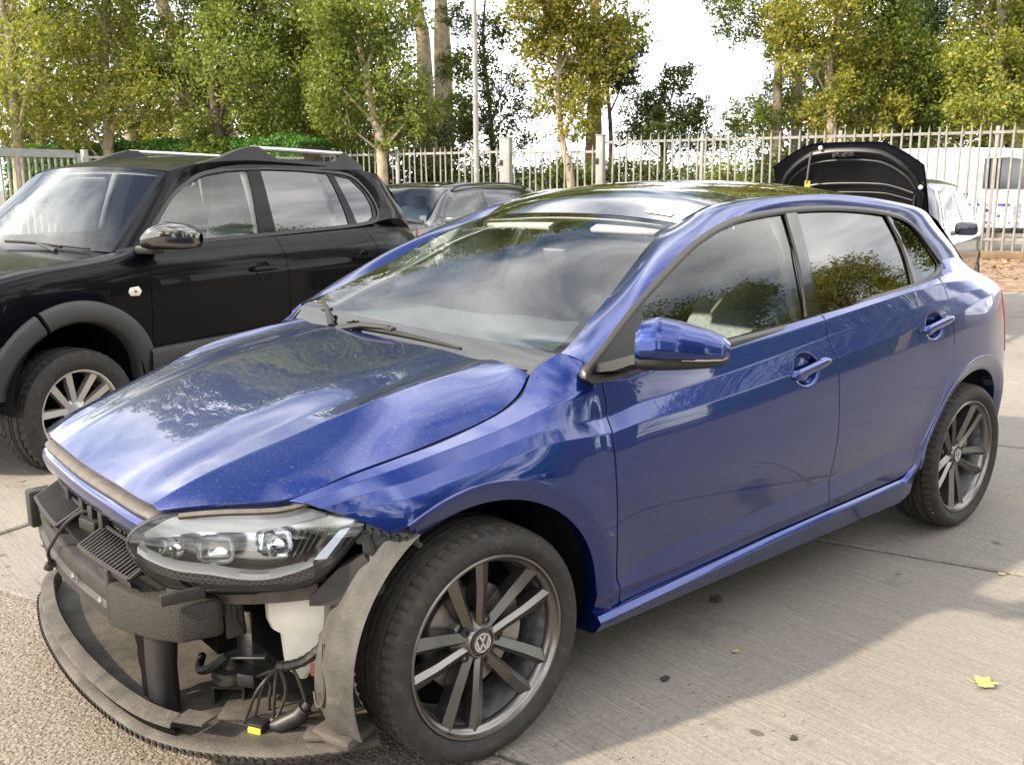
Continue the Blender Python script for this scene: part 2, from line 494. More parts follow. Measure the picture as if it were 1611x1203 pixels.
def GY(x, z):
    """Side glass skin."""
    yb = np.interp(x, [-3, -2.5, -2.2, -1.5, -.4], [.70, .762, .785, .797, .800])
    h = z - .98
    return yb - .40*h - .22*h*h


# ------------------------------------------------------------------ ground: concrete plates of about two metres with open joints, coarse asphalt at the near edge
def concrete():
    m = bpy.data.materials.new('worn_concrete'); m.use_nodes = True; t = m.node_tree; p = t.nodes['Principled BSDF']; lk = t.links.new
    geo = t.nodes.new('ShaderNodeNewGeometry')
    def noise(scale, det=6, rough=.6, st=None, rot=.352):
        v = geo.outputs['Position']
        if st:
            mp = node(t, 'ShaderNodeMapping'); mp.inputs['Rotation'].default_value = (0, 0, -rot); mp.inputs['Scale'].default_value = st
            lk(v, mp.inputs[0]); v = mp.outputs[0]
        n = node(t, 'ShaderNodeTexNoise', Scale=scale, Detail=det, Roughness=rough); lk(v, n.inputs['Vector']); return n.outputs['Fac']
    def ramp(s, a, b, c0, c1):
        r = t.nodes.new('ShaderNodeValToRGB'); e = r.color_ramp.elements; e[0].position = a; e[1].position = b; e[0].color = (*c0, 1); e[1].color = (*c1, 1); lk(s, r.inputs[0]); return r.outputs[0]
    def mix(f, a, b, mode='MIX'):
        x = node(t, 'ShaderNodeMix', data_type='RGBA', blend_type=mode)
        if isinstance(f, float): x.inputs['Factor'].default_value = f
        else: lk(f, x.inputs['Factor'])
        for s_, i in ((a, 'A'), (b, 'B')):
            if isinstance(s_, tuple): x.inputs[i].default_value = (*s_, 1)
            else: lk(s_, x.inputs[i])
        return x.outputs['Result']
    base = ramp(noise(1.1, 8, .7), .3, .7, (.200, .185, .166), (.302, .280, .250))
    fine = ramp(noise(60, 4, .8), .3, .72, (.74, .74, .74), (1.16, 1.15, 1.13))
    c = mix(1.0, base, fine, 'MULTIPLY')
    grain = ramp(noise(330, 2, .8), .40, .60, (.62, .60, .58), (1.25, 1.25, 1.25))
    c = mix(.5, c, grain, 'MULTIPLY')
    brush = ramp(noise(1., 6, .75, (120, 2.2, 1)), .38, .64, (.74, .73, .72), (1.14, 1.14, 1.12))
    c = mix(.85, c, brush, 'MULTIPLY')
    stain = ramp(noise(2.3, 5, .62), .60, .72, (0, 0, 0), (.75, .75, .75)); c = mix(stain, c, (.10, .088, .075))
    wide = ramp(noise(.55, 6, .7), .48, .68, (0, 0, 0), (.42, .42, .42)); c = mix(wide, c, (.13, .115, .10))
    drag = ramp(noise(1., 5, .6, (7, .5, 1), 1.9), .60, .72, (0, 0, 0), (.25, .25, .25)); c = mix(drag, c, (.12, .105, .09))
    spots = ramp(noise(7.0, 2, .4), .725, .75, (0, 0, 0), (.8, .8, .8)); c = mix(spots, c, (.07, .06, .055))
    rust = ramp(noise(1.7, 4, .5, (1, 1, 7)), .64, .78, (0, 0, 0), (.5, .5, .5)); c = mix(rust, c, (.33, .22, .12))
    lk(c, p.inputs['Base Color']); p.inputs['Roughness'].default_value = .82; p.inputs['Specular IOR Level'].default_value = .3
    b = node(t, 'ShaderNodeBump', Strength=.22, Distance=.006); lk(noise(150, 6, .75), b.inputs['Height'])
    b2 = node(t, 'ShaderNodeBump', Strength=.22, Distance=.006); lk(noise(1., 5, .7, (150, 3, 1)), b2.inputs['Height']); lk(b.outputs[0], b2.inputs['Normal']); lk(b2.outputs[0], p.inputs['Normal'])
    return m


CONC = concrete()
ASPH = M('coarse_asphalt', (.225, .195, .158), rough=.9, var=.45, vscale=95, vcol=(.055, .043, .032), bump=1., bscale=85)
DIRT = M('leafy_dirt', (.20, .13, .085), rough=.95, var=.6, vscale=4, vcol=(.10, .065, .045), bump=.8, bscale=30)
UV_, VV_ = np.array([-.345, .939]), np.array([.939, .345])


def gz(u):
    """The yard falls a hand's breadth beyond the second row of plates."""
    k = min(1., max(0., (-1.75 - u)/1.6)); return -.10*k*k*(3 - 2*k)


def gp(u, v, z=0.): q = UV_*u + VV_*v; return (q[0], q[1], z + gz(u))


m = MB(); m.add([(-400, -400, -.17), (400, -400, -.17), (400, 400, -.17), (-400, 400, -.17)], [(0, 1, 2, 3)])
ground = tag(m.build('ground', M('yard_base', (.12, .10, .08), rough=.95, var=.3, vscale=3), smooth=False), kind='structure')
rng = random.Random(3)
for i in range(15):
    v1 = .27 - 1.93*i; v0 = v1 - 1.93
    for j in range(-14, 12):
        u0 = .07 + 1.93*j; u1 = u0 + 1.93
        q = UV_*(u0 + u1)/2 + VV_*(v0 + v1)/2
        rel = Vector((q[0], q[1], 0)) - CAM; dep = rel.dot(_f); lat = rel.dot(_r)
        if dep < -9 or abs(lat) > 13 + .55*max(dep, 0): continue
        g_ = .010; dz = rng.uniform(-.004, .003); bm = MB()
        jit = [rng.uniform(0, .006) for _ in range(8)]
        top = [(u0 + g_ + jit[0], v0 + g_ + jit[1]), (u1 - g_ - jit[2], v0 + g_ + jit[3]), (u1 - g_ - jit[4], v1 - g_ - jit[5]), (u0 + g_ + jit[6], v1 - g_ - jit[7])]
        bev = .007
        ins_ = [(top[0][0] + bev, top[0][1] + bev), (top[1][0] - bev, top[1][1] + bev), (top[2][0] - bev, top[2][1] - bev), (top[3][0] + bev, top[3][1] - bev)]
        V = [gp(*a, dz) for a in ins_] + [gp(*a, dz - .007) for a in top] + [gp(*a, -.10) for a in top]
        bm.add(V, [(0, 1, 2, 3)] + [(k, k + 4, (k + 1) % 4 + 4, (k + 1) % 4) for k in range(4)] + [(k + 4, k + 8, (k + 1) % 4 + 8, (k + 1) % 4 + 4) for k in range(4)])
        bm.build('concrete_slab', CONC, ground, smooth=False)
m = MB(); G = []
for u in np.linspace(-9, 6, 60): G.append([gp(u, .275 + .012*math.sin(u*7) + .006*math.sin(u*23), -.004), gp(u, .30, .002), gp(u, 9., .002)])
m.grid(G); tag(m.build('asphalt', ASPH, smooth=False), kind='structure')
# loose grit on the asphalt
def ico(r):
    bm = bmesh.new(); bmesh.ops.create_icosphere(bm, subdivisions=1, radius=r); v = [tuple(q.co) for q in bm.verts]; f = [[q.index for q in x.verts] for x in bm.faces]; bm.free(); return v, f
iv, if_ = ico(1.); m = MB()
for k in range(5200):
    u = rng.uniform(-1.9, 1.5); v = .27 + abs(rng.gauss(0, .55)) if k % 6 else .27 + rng.uniform(-.9, 0)*rng.random()
    r = rng.uniform(.0016, .0042)*(1.4 if rng.random() < .08 else 1); q = gp(u, v, .002 + r*.3); a = rng.random()*6.28; s1, s2 = rng.uniform(.7, 1.3), rng.uniform(.45, .8)
    m.add([(q[0] + r*(x*math.cos(a) - y*math.sin(a))*s1, q[1] + r*(x*math.sin(a) + y*math.cos(a)), q[2] + r*z*s2) for x, y, z in iv[:12]], if_)
tag(m.build('grit', M('grit', (.23, .185, .135), rough=.9, var=.5, vscale=40), smooth=False), kind='stuff')


def leaf(name, label, loc, size, rz, mat, tilt=.12, grp=None):
    """A fallen maple leaf: five lobes, slightly curled, with its stalk."""
    m = MB(); P = []
    for i, (a, r) in enumerate(((0, 1.), (18, .62), (34, .72), (52, .92), (66, .60), (88, .58), (112, .74), (128, .5), (150, .30), (180, .22))): P.append((a, r))
    P = P + [(-a, r) for a, r in P[-2:0:-1]]
    ring = [(r*math.cos(math.radians(a)), r*math.sin(math.radians(a))) for a, r in P]
    f = lambda x, y: (x*size, y*size, size*(.20*(x*x)*tilt*4 + .25*y*y*tilt*4 + .05*math.sin(5*x + 3*y)) + .006)
    V = [f(0, 0)] + [f(x*.5, y*.5) for x, y in ring] + [f(x, y) for x, y in ring]; n = len(ring)
    F = [(0, 1 + i, 1 + (i + 1) % n) for i in range(n)] + [(1 + i, 1 + n + i, 1 + n + (i + 1) % n, 1 + (i + 1) % n) for i in range(n)]
    m.add(V, F); m.tube([f(-.1, 0), f(-.5, .04), f(-.85, .16)], size*.025, 5)
    o = m.build(name, mat, smooth=True); o.location = loc; o.rotation_euler = (0, 0, rz); return tag(o, label, 'leaf', grp)


LEAFY = M('yellow_leaf', (.44, .37, .10), rough=.7, var=.35, vscale=30)
LEAFB = M('brown_leaf', (.24, .13, .05), rough=.7, var=.3, vscale=30)
leaf('fallen_leaf', 'large yellow maple leaf lying alone on sunlit concrete at right', (-1.31, 1.50, .002), .046, 2.2, LEAFY, .22)
leaf('fallen_leaf', 'small pale yellow leaf beside the joint behind the rear wheel', (-2.17, 1.19, .002), .018, .4, LEAFY)
leaf('fallen_leaf', 'small yellow leaf lying in the shade under the door sill', (-.93, .91, .002), .016, 1.4, LEAFY)
o = leaf('fallen_leaf', 'yellow leaf caught on the windscreen behind the wiper blade', (-.325, -.30, .963), .035, 1.1, LEAFY); o.rotation_euler = (.15, -.45, 1.1)
for lb, px_, py_, s_, rz in (('small dark square chip stuck to the shaded concrete below the front door', -.64, .875, .018, .5), ('dark ragged chip on the concrete just outside the door sill', -1.19, .62, .017, 1.2), ('round dark fleck in the sunlit concrete', -.66, 1.30, .012, .1)):
    m = MB(); rr = [(s_*(1 + .3*math.sin(3*k + px_*9))*math.cos(k*.785), s_*.7*(1 + .3*math.cos(2*k + py_*7))*math.sin(k*.785)) for k in range(8)]
    m.prism(rr, .004, lambda x, y, h: (x, y, h)); o = m.build('tar_chip', M('tar', (.035, .03, .028), rough=.8), smooth=False); o.location = (px_, py_, .001); o.rotation_euler = (0, 0, rz); tag(o, lb, 'tar chip')
# litter along the fence: a strip of dirt, a kerb, scattered leaves
FA, FB = np.array([-17.35, -4.4]), np.array([-11.05, -19.6]); FD = (FB - FA)/np.linalg.norm(FB - FA); FN = np.array([FD[1], -FD[0]])
if FN @ (np.array([CAM.x, CAM.y]) - FA) < 0: FN = -FN
def fp(t, n, z=0.): q = FA + FD*t + FN*n; return (q[0], q[1], z)
m = MB(); G = []
for t in np.linspace(-9, 40, 120): G.append([fp(t, 5.2 + .5*math.sin(t*1.3) + .35*math.sin(t*3.1), .004), fp(t, 3.5, .012), fp(t, 1.5, .02), fp(t, .35, .022)])
m.grid(G); tag(m.build('leaf_litter_strip', DIRT), kind='structure')
m = MB()
for k in range(2600):
    t = rng.uniform(-5, 9); n = abs(rng.gauss(1.6, 2.0)) + .3; q = fp(t, n, .03); a = rng.random()*6.28; s_ = rng.uniform(.03, .07); h_ = rng.uniform(-.02, .03)
    m.add([(q[0] + s_*math.cos(a), q[1] + s_*math.sin(a), q[2]), (q[0] - s_*.6*math.sin(a), q[1] + s_*.6*math.cos(a), q[2] + h_), (q[0] - s_*math.cos(a), q[1] - s_*math.sin(a), q[2]), (q[0] + s_*.6*math.sin(a), q[1] - s_*.6*math.cos(a), q[2] - .005)], [(0, 1, 2, 3)])
tag(m.build('scattered_leaves', M('scattered_leaf', (.26, .17, .075), rough=.8, var=.6, vscale=9, vcol=(.12, .06, .03)), smooth=False), kind='stuff')


# ------------------------------------------------------------------ materials of the cars
BLUE = M('blue_metallic_paint', (.003, .020, .145), rough=.30, metal=.8, coat=1., crough=.015, cior=1.52)
BLUE_DUSTY = M('blue_metallic_paint_dusty', (.003, .020, .145), rough=.30, metal=.8, coat=1., crough=.015, cior=1.52, dust=.55, dscale=120)
ROOFBLK = M('black_roof_gloss', (.006, .006, .007), rough=.05, coat=1., cior=1.9, crough=.01)
PIANO = M('piano_black', (.005, .005, .006), rough=.06, spec=.3, coat=.5)
TRIM = M('satin_trim', (.030, .027, .025), rough=.36, spec=.5)
PLAS = M('dusty_black_plastic', (.020, .018, .016), rough=.5, var=.5, vscale=25, dust=.22, dscale=70, dcol=(.11, .085, .062))
PLASB = M('black_plastic', (.013, .013, .014), rough=.45)
DUSTY = M('dirty_grey_plastic', (.062, .053, .043), rough=.7, var=.55, vscale=11, vcol=(.022, .020, .018), dust=.55, dscale=28, dcol=(.19, .15, .11), bump=.25, bscale=160)
FOAM = M('speckled_black_foam', (.020, .018, .015), rough=.8, dust=.36, dscale=220, dcol=(.15, .12, .085), bump=.5, bscale=240)
SEAL = M('dusty_rubber_seal', (.085, .072, .058), rough=.6, var=.35, vscale=30)
RUB = M('tyre_rubber', (.022, .020, .019), rough=.78, var=.4, vscale=30, dust=.55, dscale=30, dcol=(.10, .08, .06))
RUBT = M('tyre_tread_rubber', (.032, .028, .024), rough=.85, var=.4, vscale=40, dust=.7, dscale=40, dcol=(.15, .115, .08))
RIM = M('grey_alloy', (.17, .163, .155), rough=.27, metal=.92)
BARREL = M('silver_barrel', (.42, .42, .44), rough=.35, metal=.8, var=.6, vscale=18, vcol=(.07, .065, .06))
CHROME = M('chrome', (.75, .75, .76), rough=.08, metal=1.)
STEEL = M('worn_steel', (.33, .31, .29), rough=.4, metal=.8, var=.3, vscale=40)
BLACK = M('deep_black', (.004, .004, .004), rough=.9, spec=.1)
WHITEP = M('milky_plastic', (.80, .77, .68), rough=.45, var=.12, vscale=12)
PINK = M('pink_coolant', (.62, .20, .17), rough=.3)
GSCREEN = glass_mat('windscreen_glass', (.90, .97, .98), 1.52, frit=(.022, .10, .035))
GCLEAR = glass_mat('clear_side_glass', (.86, .94, .88), 1.6)
GDARK = glass_mat('privacy_glass', (.035, .04, .038), 1.95)
GLENS = glass_mat('lamp_lens', (.93, .94, .95), 1.6)
CREAM = M('cream_trim', (.78, .76, .66), rough=.7)
SEAT = M('grey_seat_cloth', (.26, .27, .29), rough=.85, var=.25, vscale=60)
DASH = M('dash_plastic', (.045, .055, .06), rough=.6, bump=.2, bscale=300)
REDL = M('red_lamp', (.45, .03, .02), rough=.12, coat=1.)

# ------------------------------------------------------------------ the blue hatchback: axes x forward from the front axle, y to its left, z up
car = thing('hatchback_car', 'blue hatchback with its front bumper missing, parked in the middle of the yard', 'car', (0, 0, 0))


KW = .09


def FS(u, w): return SP(u, np.asarray(w)/KW)


# dished pockets behind the door handles
POCK = [(-1.325, .842, .066, .050), (-2.165, .902, .064, .048)]


def FSD(u, w):
    P = FS(u, w)
    for px, pz, a, b in POCK:
        d = np.sqrt(((P[:, 0] - px)/a)**2 + ((P[:, 2] - pz)/b)**2)
        k = np.clip((1.10 - d)/.36, 0, 1); k = k*k*(3 - 2*k)
        P[:, 1] -= .024*k*(1 - .3*np.clip(d, 0, 1)**2)
    return P


def OW(seq):
    o = []
    for q in seq:
        if len(q) == 3: o.append((q[0], q[2]*KW))
        else: o.append((q[0], SB.vz([q[0]], [q[1]])[0]*KW))
    return o


def arc(cx, cz, r0, r1, a0, a1, n=28):
    return [(cx + (r0 + (r1 - r0)*t)*math.cos(math.radians(a0 + (a1 - a0)*t)), cz + (r0 + (r1 - r0)*t)*math.sin(math.radians(a0 + (a1 - a0)*t)))
            for t in np.linspace(0, 1, n)]


def dens(P, n=6):
    o = []
    for a, b in zip(P[:-1], P[1:]):
        o += [tuple(np.array(a) + (np.array(b) - np.array(a))*t) for t in np.linspace(0, 1, n, endpoint=False)]
    return o + [P[-1]]


CR_W = [(c + e)*KW for c in (2, 3, 6, 7, 8) for e in (-.07, 0, .07)]
cutA = [(-.424, .915), (-.43, .853), (-.418, .775), (-.418, .654), (-.434, .396), (-.462, .290)]
cutB = [(-1.481, .985), (-1.478, .931), (-1.491, .879), (-1.503, .852), (-1.504, .70), (-1.503, .467), (-1.494, .326)]
cutC = [(-2.315, .99), (-2.304, .95), (-2.305, .90), (-2.312, .83), (-2.306, .77), (-2.272, .69), (-2.196, .56), (-2.13, .47), (-2.075, .40), (-2.045, .345)]
fender_o = OW([(x, None, 9) for x in np.linspace(.44, -.28, 24)] + [(-.32, None, 9), (-.355, None, 9), (-.392, None, 9)] + dens(cutA)
              + dens([(-.455, .288), (-.424, .285)]) + arc(0, .315, .420, .422, 184, 54) + dens([(.258, .662), (.301, .687), (.41, .740)]))
fdoor_o = OW([(x, None, 9) for x in np.linspace(-1.478, -.43, 40)] + dens(cutA) + dens([(-.47, .287), (-1.1, .315), (-1.49, .325)], 14) + dens(cutB[::-1]))
rdoor_o = OW([(x, None, 9) for x in np.linspace(-2.325, -1.487, 34)] + dens(cutB) + dens([(-1.50, .326), (-1.98, .334)], 14) + dens(cutC[::-1]))
qtr_o = OW([(x, None, 9) for x in np.linspace(-2.92, -2.335, 30)] + dens(cutC) + dens([(-2.035, .338), (-2.05, .262), (-2.075, .25), (-2.125, .36)])
           + arc(-2.555, .315, .425, .416, 14, 80) + arc(-2.555, .315, .416, .418, 84, 184) + dens([(-2.99, .262), (-3.2, .31), (-3.2, .69), (-2.908, .705), (-2.865, .962)]))
BODYPARTS = []


def part2(name, *a, **k):
    o = panel(name, *a, **k); BODYPARTS.append(o); m = mirrored(o, car); return o, m


fender, fender_r = part2('front_fender', FS, fender_o, BLUE, car, .016, KW*.16, CR_W)
PV = [(px, float(SB.vz([px], [pz])[0])*KW, a*1.25, b*1.75, .0036) for px, pz, a, b in POCK]
fdoor, fdoor_r = part2('front_door', FSD, fdoor_o, BLUE, car, .016, KW*.12, CR_W, fine=PV[:1])
rdoor, rdoor_r = part2('rear_door', FSD, rdoor_o, BLUE, car, .016, KW*.12, CR_W, fine=PV[1:])
qtr, qtr_r = part2('quarter_panel', FS, qtr_o, BLUE, car, .018, KW*.14, CR_W)

# flat arch lips: a band round each wheel opening that turns down and in
for wx, a0, a1, ri in ((0., 189, 58.5, .372), (-2.555, 187, 4, .366)):
    G = []
    for a in np.linspace(math.radians(a0), math.radians(a1), 60):
        def P(r, d):
            x, z = wx + r*math.cos(a), max(.245, .315 + r*math.sin(a)); xx = wx + .424*math.cos(a); zz = max(.285, .315 + .424*math.sin(a))
            return (x, float(SP(np.array([xx]), SB.vz([xx], [zz]))[0][1]) + d, z)
        G.append([P(.430, -.012), P(.4285, -.001), P(.426, .0035), P(.421, .004), P(.40, -.004), P(ri + .006, -.0115), P(ri + .001, -.014), P(ri, -.020), P(ri + .002, -.06)])
    o = MB().grid(G).build('arch_lip', BLUE, car, sharp=32); mirrored(o, car)

# dark inner shell behind the shut lines
m = MB(); G = []
for x in np.linspace(.30, -3.1, 110):
    v = np.linspace(.8, 8.9, 40); G.append(SP(np.full(40, x), v, False) - np.array([0, .036, 0]))
G = np.array(G); vv = G.reshape(-1, 3); ff = []
for i in range(109):
    for j in range(39):
        q = [i*40 + j, i*40 + j + 1, (i + 1)*40 + j + 1, (i + 1)*40 + j]; c = vv[q].mean(0)
        if all(math.hypot(c[0] - w, c[2] - .315) > .395 for w in WHX): ff.append(q)
m.add(vv, ff); shell = m.build('inner_body_shell', M('door_lining', (.07, .072, .08), rough=.8), car, fix=False); mirrored(shell, car)

# side skirts
m = MB(); G = []
for x in np.linspace(-.366, -2.09, 60):
    zb = np.interp(x, [-2.06, -1.5, -1.13, -.37], [.334, .325, .316, .284]); up = .05*max(0, (-2.0 - x)/.09)**1.5
    yo = .874
    G.append([(x, yo - .05, zb + .004 + up), (x, yo - .014, zb - .004 + up), (x, yo - .002, zb - .017 + up), (x, yo, zb - .021 + up), (x, yo - .002, zb - .026 + up), (x, yo - .020, .232 + up*.5),
              (x, yo - .034, .224 + up*.4), (x, yo - .12, .217 + up*.3)])
m.grid(G); n_ = 8; m.f += [tuple(range(n_)), tuple(range(59*n_, 60*n_))[::-1]]
o = m.build('side_skirt', BLUE, car, sharp=24); mirrored(o, car)

# ---- hood
HS = [0, .08, .18, .39, .60, .76, .89, 1.0]
HC = {0: [(-.27, 0, .962), (-.2, 0, .954), (-.1, 0, .941), (.1, 0, .913), (.3, 0, .868), (.45, 0, .824), (.575, 0, .779), (.690, 0, .727)],
      1: [(-.27, .28, .963), (-.2, .28, .955), (-.1, .28, .943), (.1, .27, .914), (.3, .26, .868), (.45, .245, .822), (.573, .235, .777), (.683, .22, .726)],
      2: [(-.27, .46, .957), (-.2, .465, .949), (-.1, .47, .936), (.1, .46, .905), (.3, .42, .853), (.45, .395, .808), (.566, .385, .766), (.671, .37, .720)],
      3: [(-.27, .54, .966), (-.2, .552, .959), (-.1, .560, .948), (.1, .55, .914), (.3, .494, .850), (.45, .462, .804), (.56, .445, .768), (.662, .422, .718)],
      4: [(-.27, .625, .963), (-.2, .645, .938), (-.1, .66, .912), (.1, .655, .876), (.3, .612, .823), (.45, .57, .780), (.556, .51, .753), (.6615, .429, .715)],
      5: [(-.27, .690, .954), (-.195, .729, .899), (-.1, .744, .863), (.1, .741, .823), (.3, .717, .788), (.44, .673, .747), (.552, .578, .739), (.661, .436, .711)]}
HSt = []
for i, s_ in enumerate(HS):
    row = [(HC[j][i][0], -HC[j][i][1], HC[j][i][2]) for j in (5, 4, 3, 2, 1)] + [HC[j][i] for j in range(6)]
    HSt.append((s_, row))
HSEC = Sect(HSt, [2, 8])
KH = .13


def FH(u, w): return HSEC.zy(np.clip(np.asarray(u), -.02, 1.02), np.asarray(w)/KH + 5)


hood_o = [(0, w) for w in np.linspace(-5*KH, 5*KH, 40)] + [(s_, 5*KH) for s_ in np.linspace(.03, .97, 30)] + [(1, w) for w in np.linspace(5*KH, -5*KH, 40)] + [(s_, -5*KH) for s_ in np.linspace(.97, .03, 30)]
hood = panel('hood', FH, hood_o, BLUE_DUSTY, car, .022, KH*.16, [c + e for c in (-3*KH, 3*KH) for e in (-.012, 0, .012)], gap=.0085, flange=.02, out=(0, 0, 1), step=.016)

# front edge: shadow gap, rubber strip and painted lip under the hood edge
fe = np.array([FH(np.array([1.]), np.array([w]))[0] for w in np.linspace(-4.9*KH, 4.9*KH, 61)])
tt = np.linspace(-1, 1, 61)
def sweep(name, prof, mat, parent, sharp=40):
    G = [[(p[0] + dx, p[1]*(1 + ds), p[2] + dz) for dx, dz, ds in prof] for p in fe]
    return MB().grid(G).build(name, mat, parent, sharp=sharp, fix=True)
sweep('front_seal', [(-.05, -.010, 0), (-.010, -.014, 0), (.002, -.018, 0), (.007, -.024, -.005), (.006, -.031, -.01), (-.01, -.034, -.01)], SEAL, car)
G = []
for p, t in zip(fe, tt):
    e = abs(t)**3; dz = -.092 + .012*e; ds = -.02 - .15*max(0, abs(t) - .72)
    G.append([(p[0] - .012, p[1]*.985, p[2] - .031), (p[0] + .010, p[1]*.985, p[2] - .034), (p[0] + .017, p[1]*.985, p[2] - .040), (p[0] + .019, p[1]*(1 + ds*.5), p[2] - .062),
              (p[0] + .012, p[1]*(1 + ds), p[2] + dz + .006), (p[0] + .004, p[1]*(1 + ds), p[2] + dz), (p[0] - .03, p[1]*(1 + ds), p[2] + dz + .004)])
MB().grid(G).build('front_lip', BLUE, car, sharp=50)

# ---- roof, windscreen, pillars, glass
RE = np.array([(-1.078, .500, 1.310), (-1.119, .505, 1.330), (-1.197, .52, 1.362), (-1.319, .53, 1.383), (-1.491, .535, 1.390), (-1.722, .535, 1.396), (-2.03, .53, 1.388), (-2.264, .53, 1.366), (-2.50, .53, 1.335), (-2.70, .535, 1.295)])
RCX = [-2.78, -2.6, -2.4, -2.1, -1.8, -1.6, -1.42, -1.27, -1.18, -1.092]; RCZ = [1.352, 1.378, 1.408, 1.436, 1.449, 1.449, 1.441, 1.422, 1.386, 1.3335]
G = []
rx = np.linspace(0, 1, 48)
for r_ in rx:
    e = np.array([np.interp(r_, np.linspace(0, 1, len(RE)), RE[:, k]) for k in range(3)])
    cx = e[0] - .014 - .066*r_; cz = np.interp(cx, RCX, RCZ); row = []
    for t in np.linspace(-1, 1, 33):
        a = abs(t); row.append((e[0] + (cx - e[0])*(1 - a**2), e[1]*t, e[2] + (cz - e[2])*(1 - a**2.3)))
    G.append(row)
G = np.array(G)
for k in range(2): G[1:-1] = (G[:-2] + 2*G[1:-1] + G[2:])/4
MB().grid(G).build('roof', ROOFBLK, car, sharp=180)
roofG = G

WE = np.array([(-.285, .692, .950), (-.325, .705, .978), (-.368, .712, 1.000), (-.416, .700, 1.014), (-.523, .665, 1.068), (-.64, .625, 1.121), (-.763, .585, 1.183), (-.891, .545, 1.249), (-1.004, .512, 1.289), (-1.074, .500, 1.3085)])
we = resample(cr_path(WE, 6), 40)
G = []; UV = []
for i, e in enumerate(we):
    s_ = i/39; c = np.array([-.300 - .786*s_, 0, .935 + .397*s_ + .030*math.sin(math.pi*s_)])
    row = []
    for t in np.linspace(-1, 1, 41):
        a = abs(t)**2.1; row.append((c[0] + (e[0] - c[0])*a, e[1]*t, c[2] + (e[2] - c[2])*a)); UV.append((t*.5 + .5, s_))
    G.append(row)
WG = np.array(G)
o = MB().grid(WG).build('windscreen', GSCREEN, car, sharp=180)
uvl = o.data.uv_layers.new(name='UVMap')
for l in o.data.loops: uvl.data[l.index].uv = UV[l.vertex_index]
windscreen = o
# cowl panel and black scuttle below the glass
G = []
for t in np.linspace(-1, 1, 31):
    a = abs(t)**2.1; y = .70*t
    G.append([(-.255 - .0*a, y, .925 - .0*a), (-.285 - .01*a, y, .925 + .02*a), (-.33 - .03*a, y, .945 + .035*a)])
MB().grid(G).build('scuttle_panel', PLASB, car)

DLO = [(-.453, .0, 1.020), (-.545, 0, 1.073), (-.664, 0, 1.135), (-.871, 0, 1.230), (-.994, 0, 1.277), (-1.146, 0, 1.318), (-1.298, 0, 1.340), (-1.567, 0, 1.356), (-1.854, 0, 1.354), (-2.119, 0, 1.335), (-2.297, 0, 1.305),
       (-2.391, 0, 1.254), (-2.455, 0, 1.173), (-2.500, 0, 1.118), (-2.500, 0, 1.100), (-2.443, 0, 1.069), (-2.273, 0, 1.037), (-2.059, 0, 1.018), (-1.866, 0, .998), (-1.517, 0, .982), (-1.284, 0, .967),
       (-.966, 0, .952), (-.65, 0, .935), (-.416, 0, .923), (-.362, 0, .931), (-.352, 0, .955), (-.394, 0, .987)]
dlo2 = [(p[0], p[2]) for p in DLO]
dlo_s = [tuple(q) for q in resample(cr_path(dlo2 + [dlo2[0]], 6), 200)[:-1]]


def FG(u, w): return np.stack([u, GY(u, w), w], 1)


def FGi(d): return lambda u, w: np.stack([u, GY(u, w) + d, w], 1)


gF = [(-.640, .96), (-.640, 1.104), (-.85, 1.200), (-.986, 1.252), (-1.13, 1.292), (-1.283, 1.319), (-1.488, 1.335), (-1.465, 1.25), (-1.435, 1.16), (-1.41, 1.06), (-1.402, .997), (-1.2, .981), (-.98, .966)]
gR = [(-1.572, 1.338), (-1.70, 1.340), (-1.839, 1.338), (-2.0, 1.330), (-2.156, 1.314), (-2.19, 1.21), (-2.178, 1.11), (-2.163, 1.050), (-1.98, 1.034), (-1.791, 1.017), (-1.505, 1.003), (-1.520, 1.10), (-1.540, 1.20)]
gQ = [(-2.205, 1.302), (-2.28, 1.290), (-2.335, 1.268), (-2.391, 1.205), (-2.447, 1.115), (-2.447, 1.098), (-2.40, 1.077), (-2.30, 1.060), (-2.275, 1.12), (-2.25, 1.20)]
fr = panel('window_frame', FGi(-.002), dlo_s, PIANO, car, .04, .04, gap=0, flange=.02, holes=[gF, gR, gQ], step=.02); mirrored(fr, car)
for nm, g_, mt, pa, pr in (('front_window', gF, GCLEAR, fdoor, fdoor_r), ('rear_window', gR, GDARK, rdoor, rdoor_r), ('quarter_window', gQ, GDARK, car, car)):
    g2 = inset(np.array(g_), -.004)
    o = panel(nm, FGi(-.006), g2, mt, pa, .05, .05, gap=0, rim=False, step=.03)
    c = o.copy(); COL.objects.link(c); c.parent = pr
    if pa is car: c.scale = (1, -1, 1)
# mirror triangle and pillar cover
o = panel('mirror_corner_cover', FGi(.003), [(-.39, .962), (-.632, .958), (-.634, 1.098), (-.56, 1.062), (-.46, 1.008)], PLASB, fdoor, .03, .03, gap=.001, step=.015)
bp_ = panel('pillar_cover', FGi(.003), [(-1.492, 1.338), (-1.566, 1.340), (-1.535, 1.20), (-1.514, 1.10), (-1.498, 1.003), (-1.409, .998), (-1.417, 1.06), (-1.441, 1.16), (-1.470, 1.25)], PIANO, car, .03, .03, gap=.003, step=.015); mirrored(bp_, car)
qp_ = panel('pillar_cover', FGi(.003), [(-2.163, 1.312), (-2.196, 1.304), (-2.243, 1.20), (-2.268, 1.12), (-2.292, 1.060), (-2.170, 1.048), (-2.184, 1.11), (-2.197, 1.21)], PIANO, car, .03, .03, gap=.002, step=.015); mirrored(qp_, car)


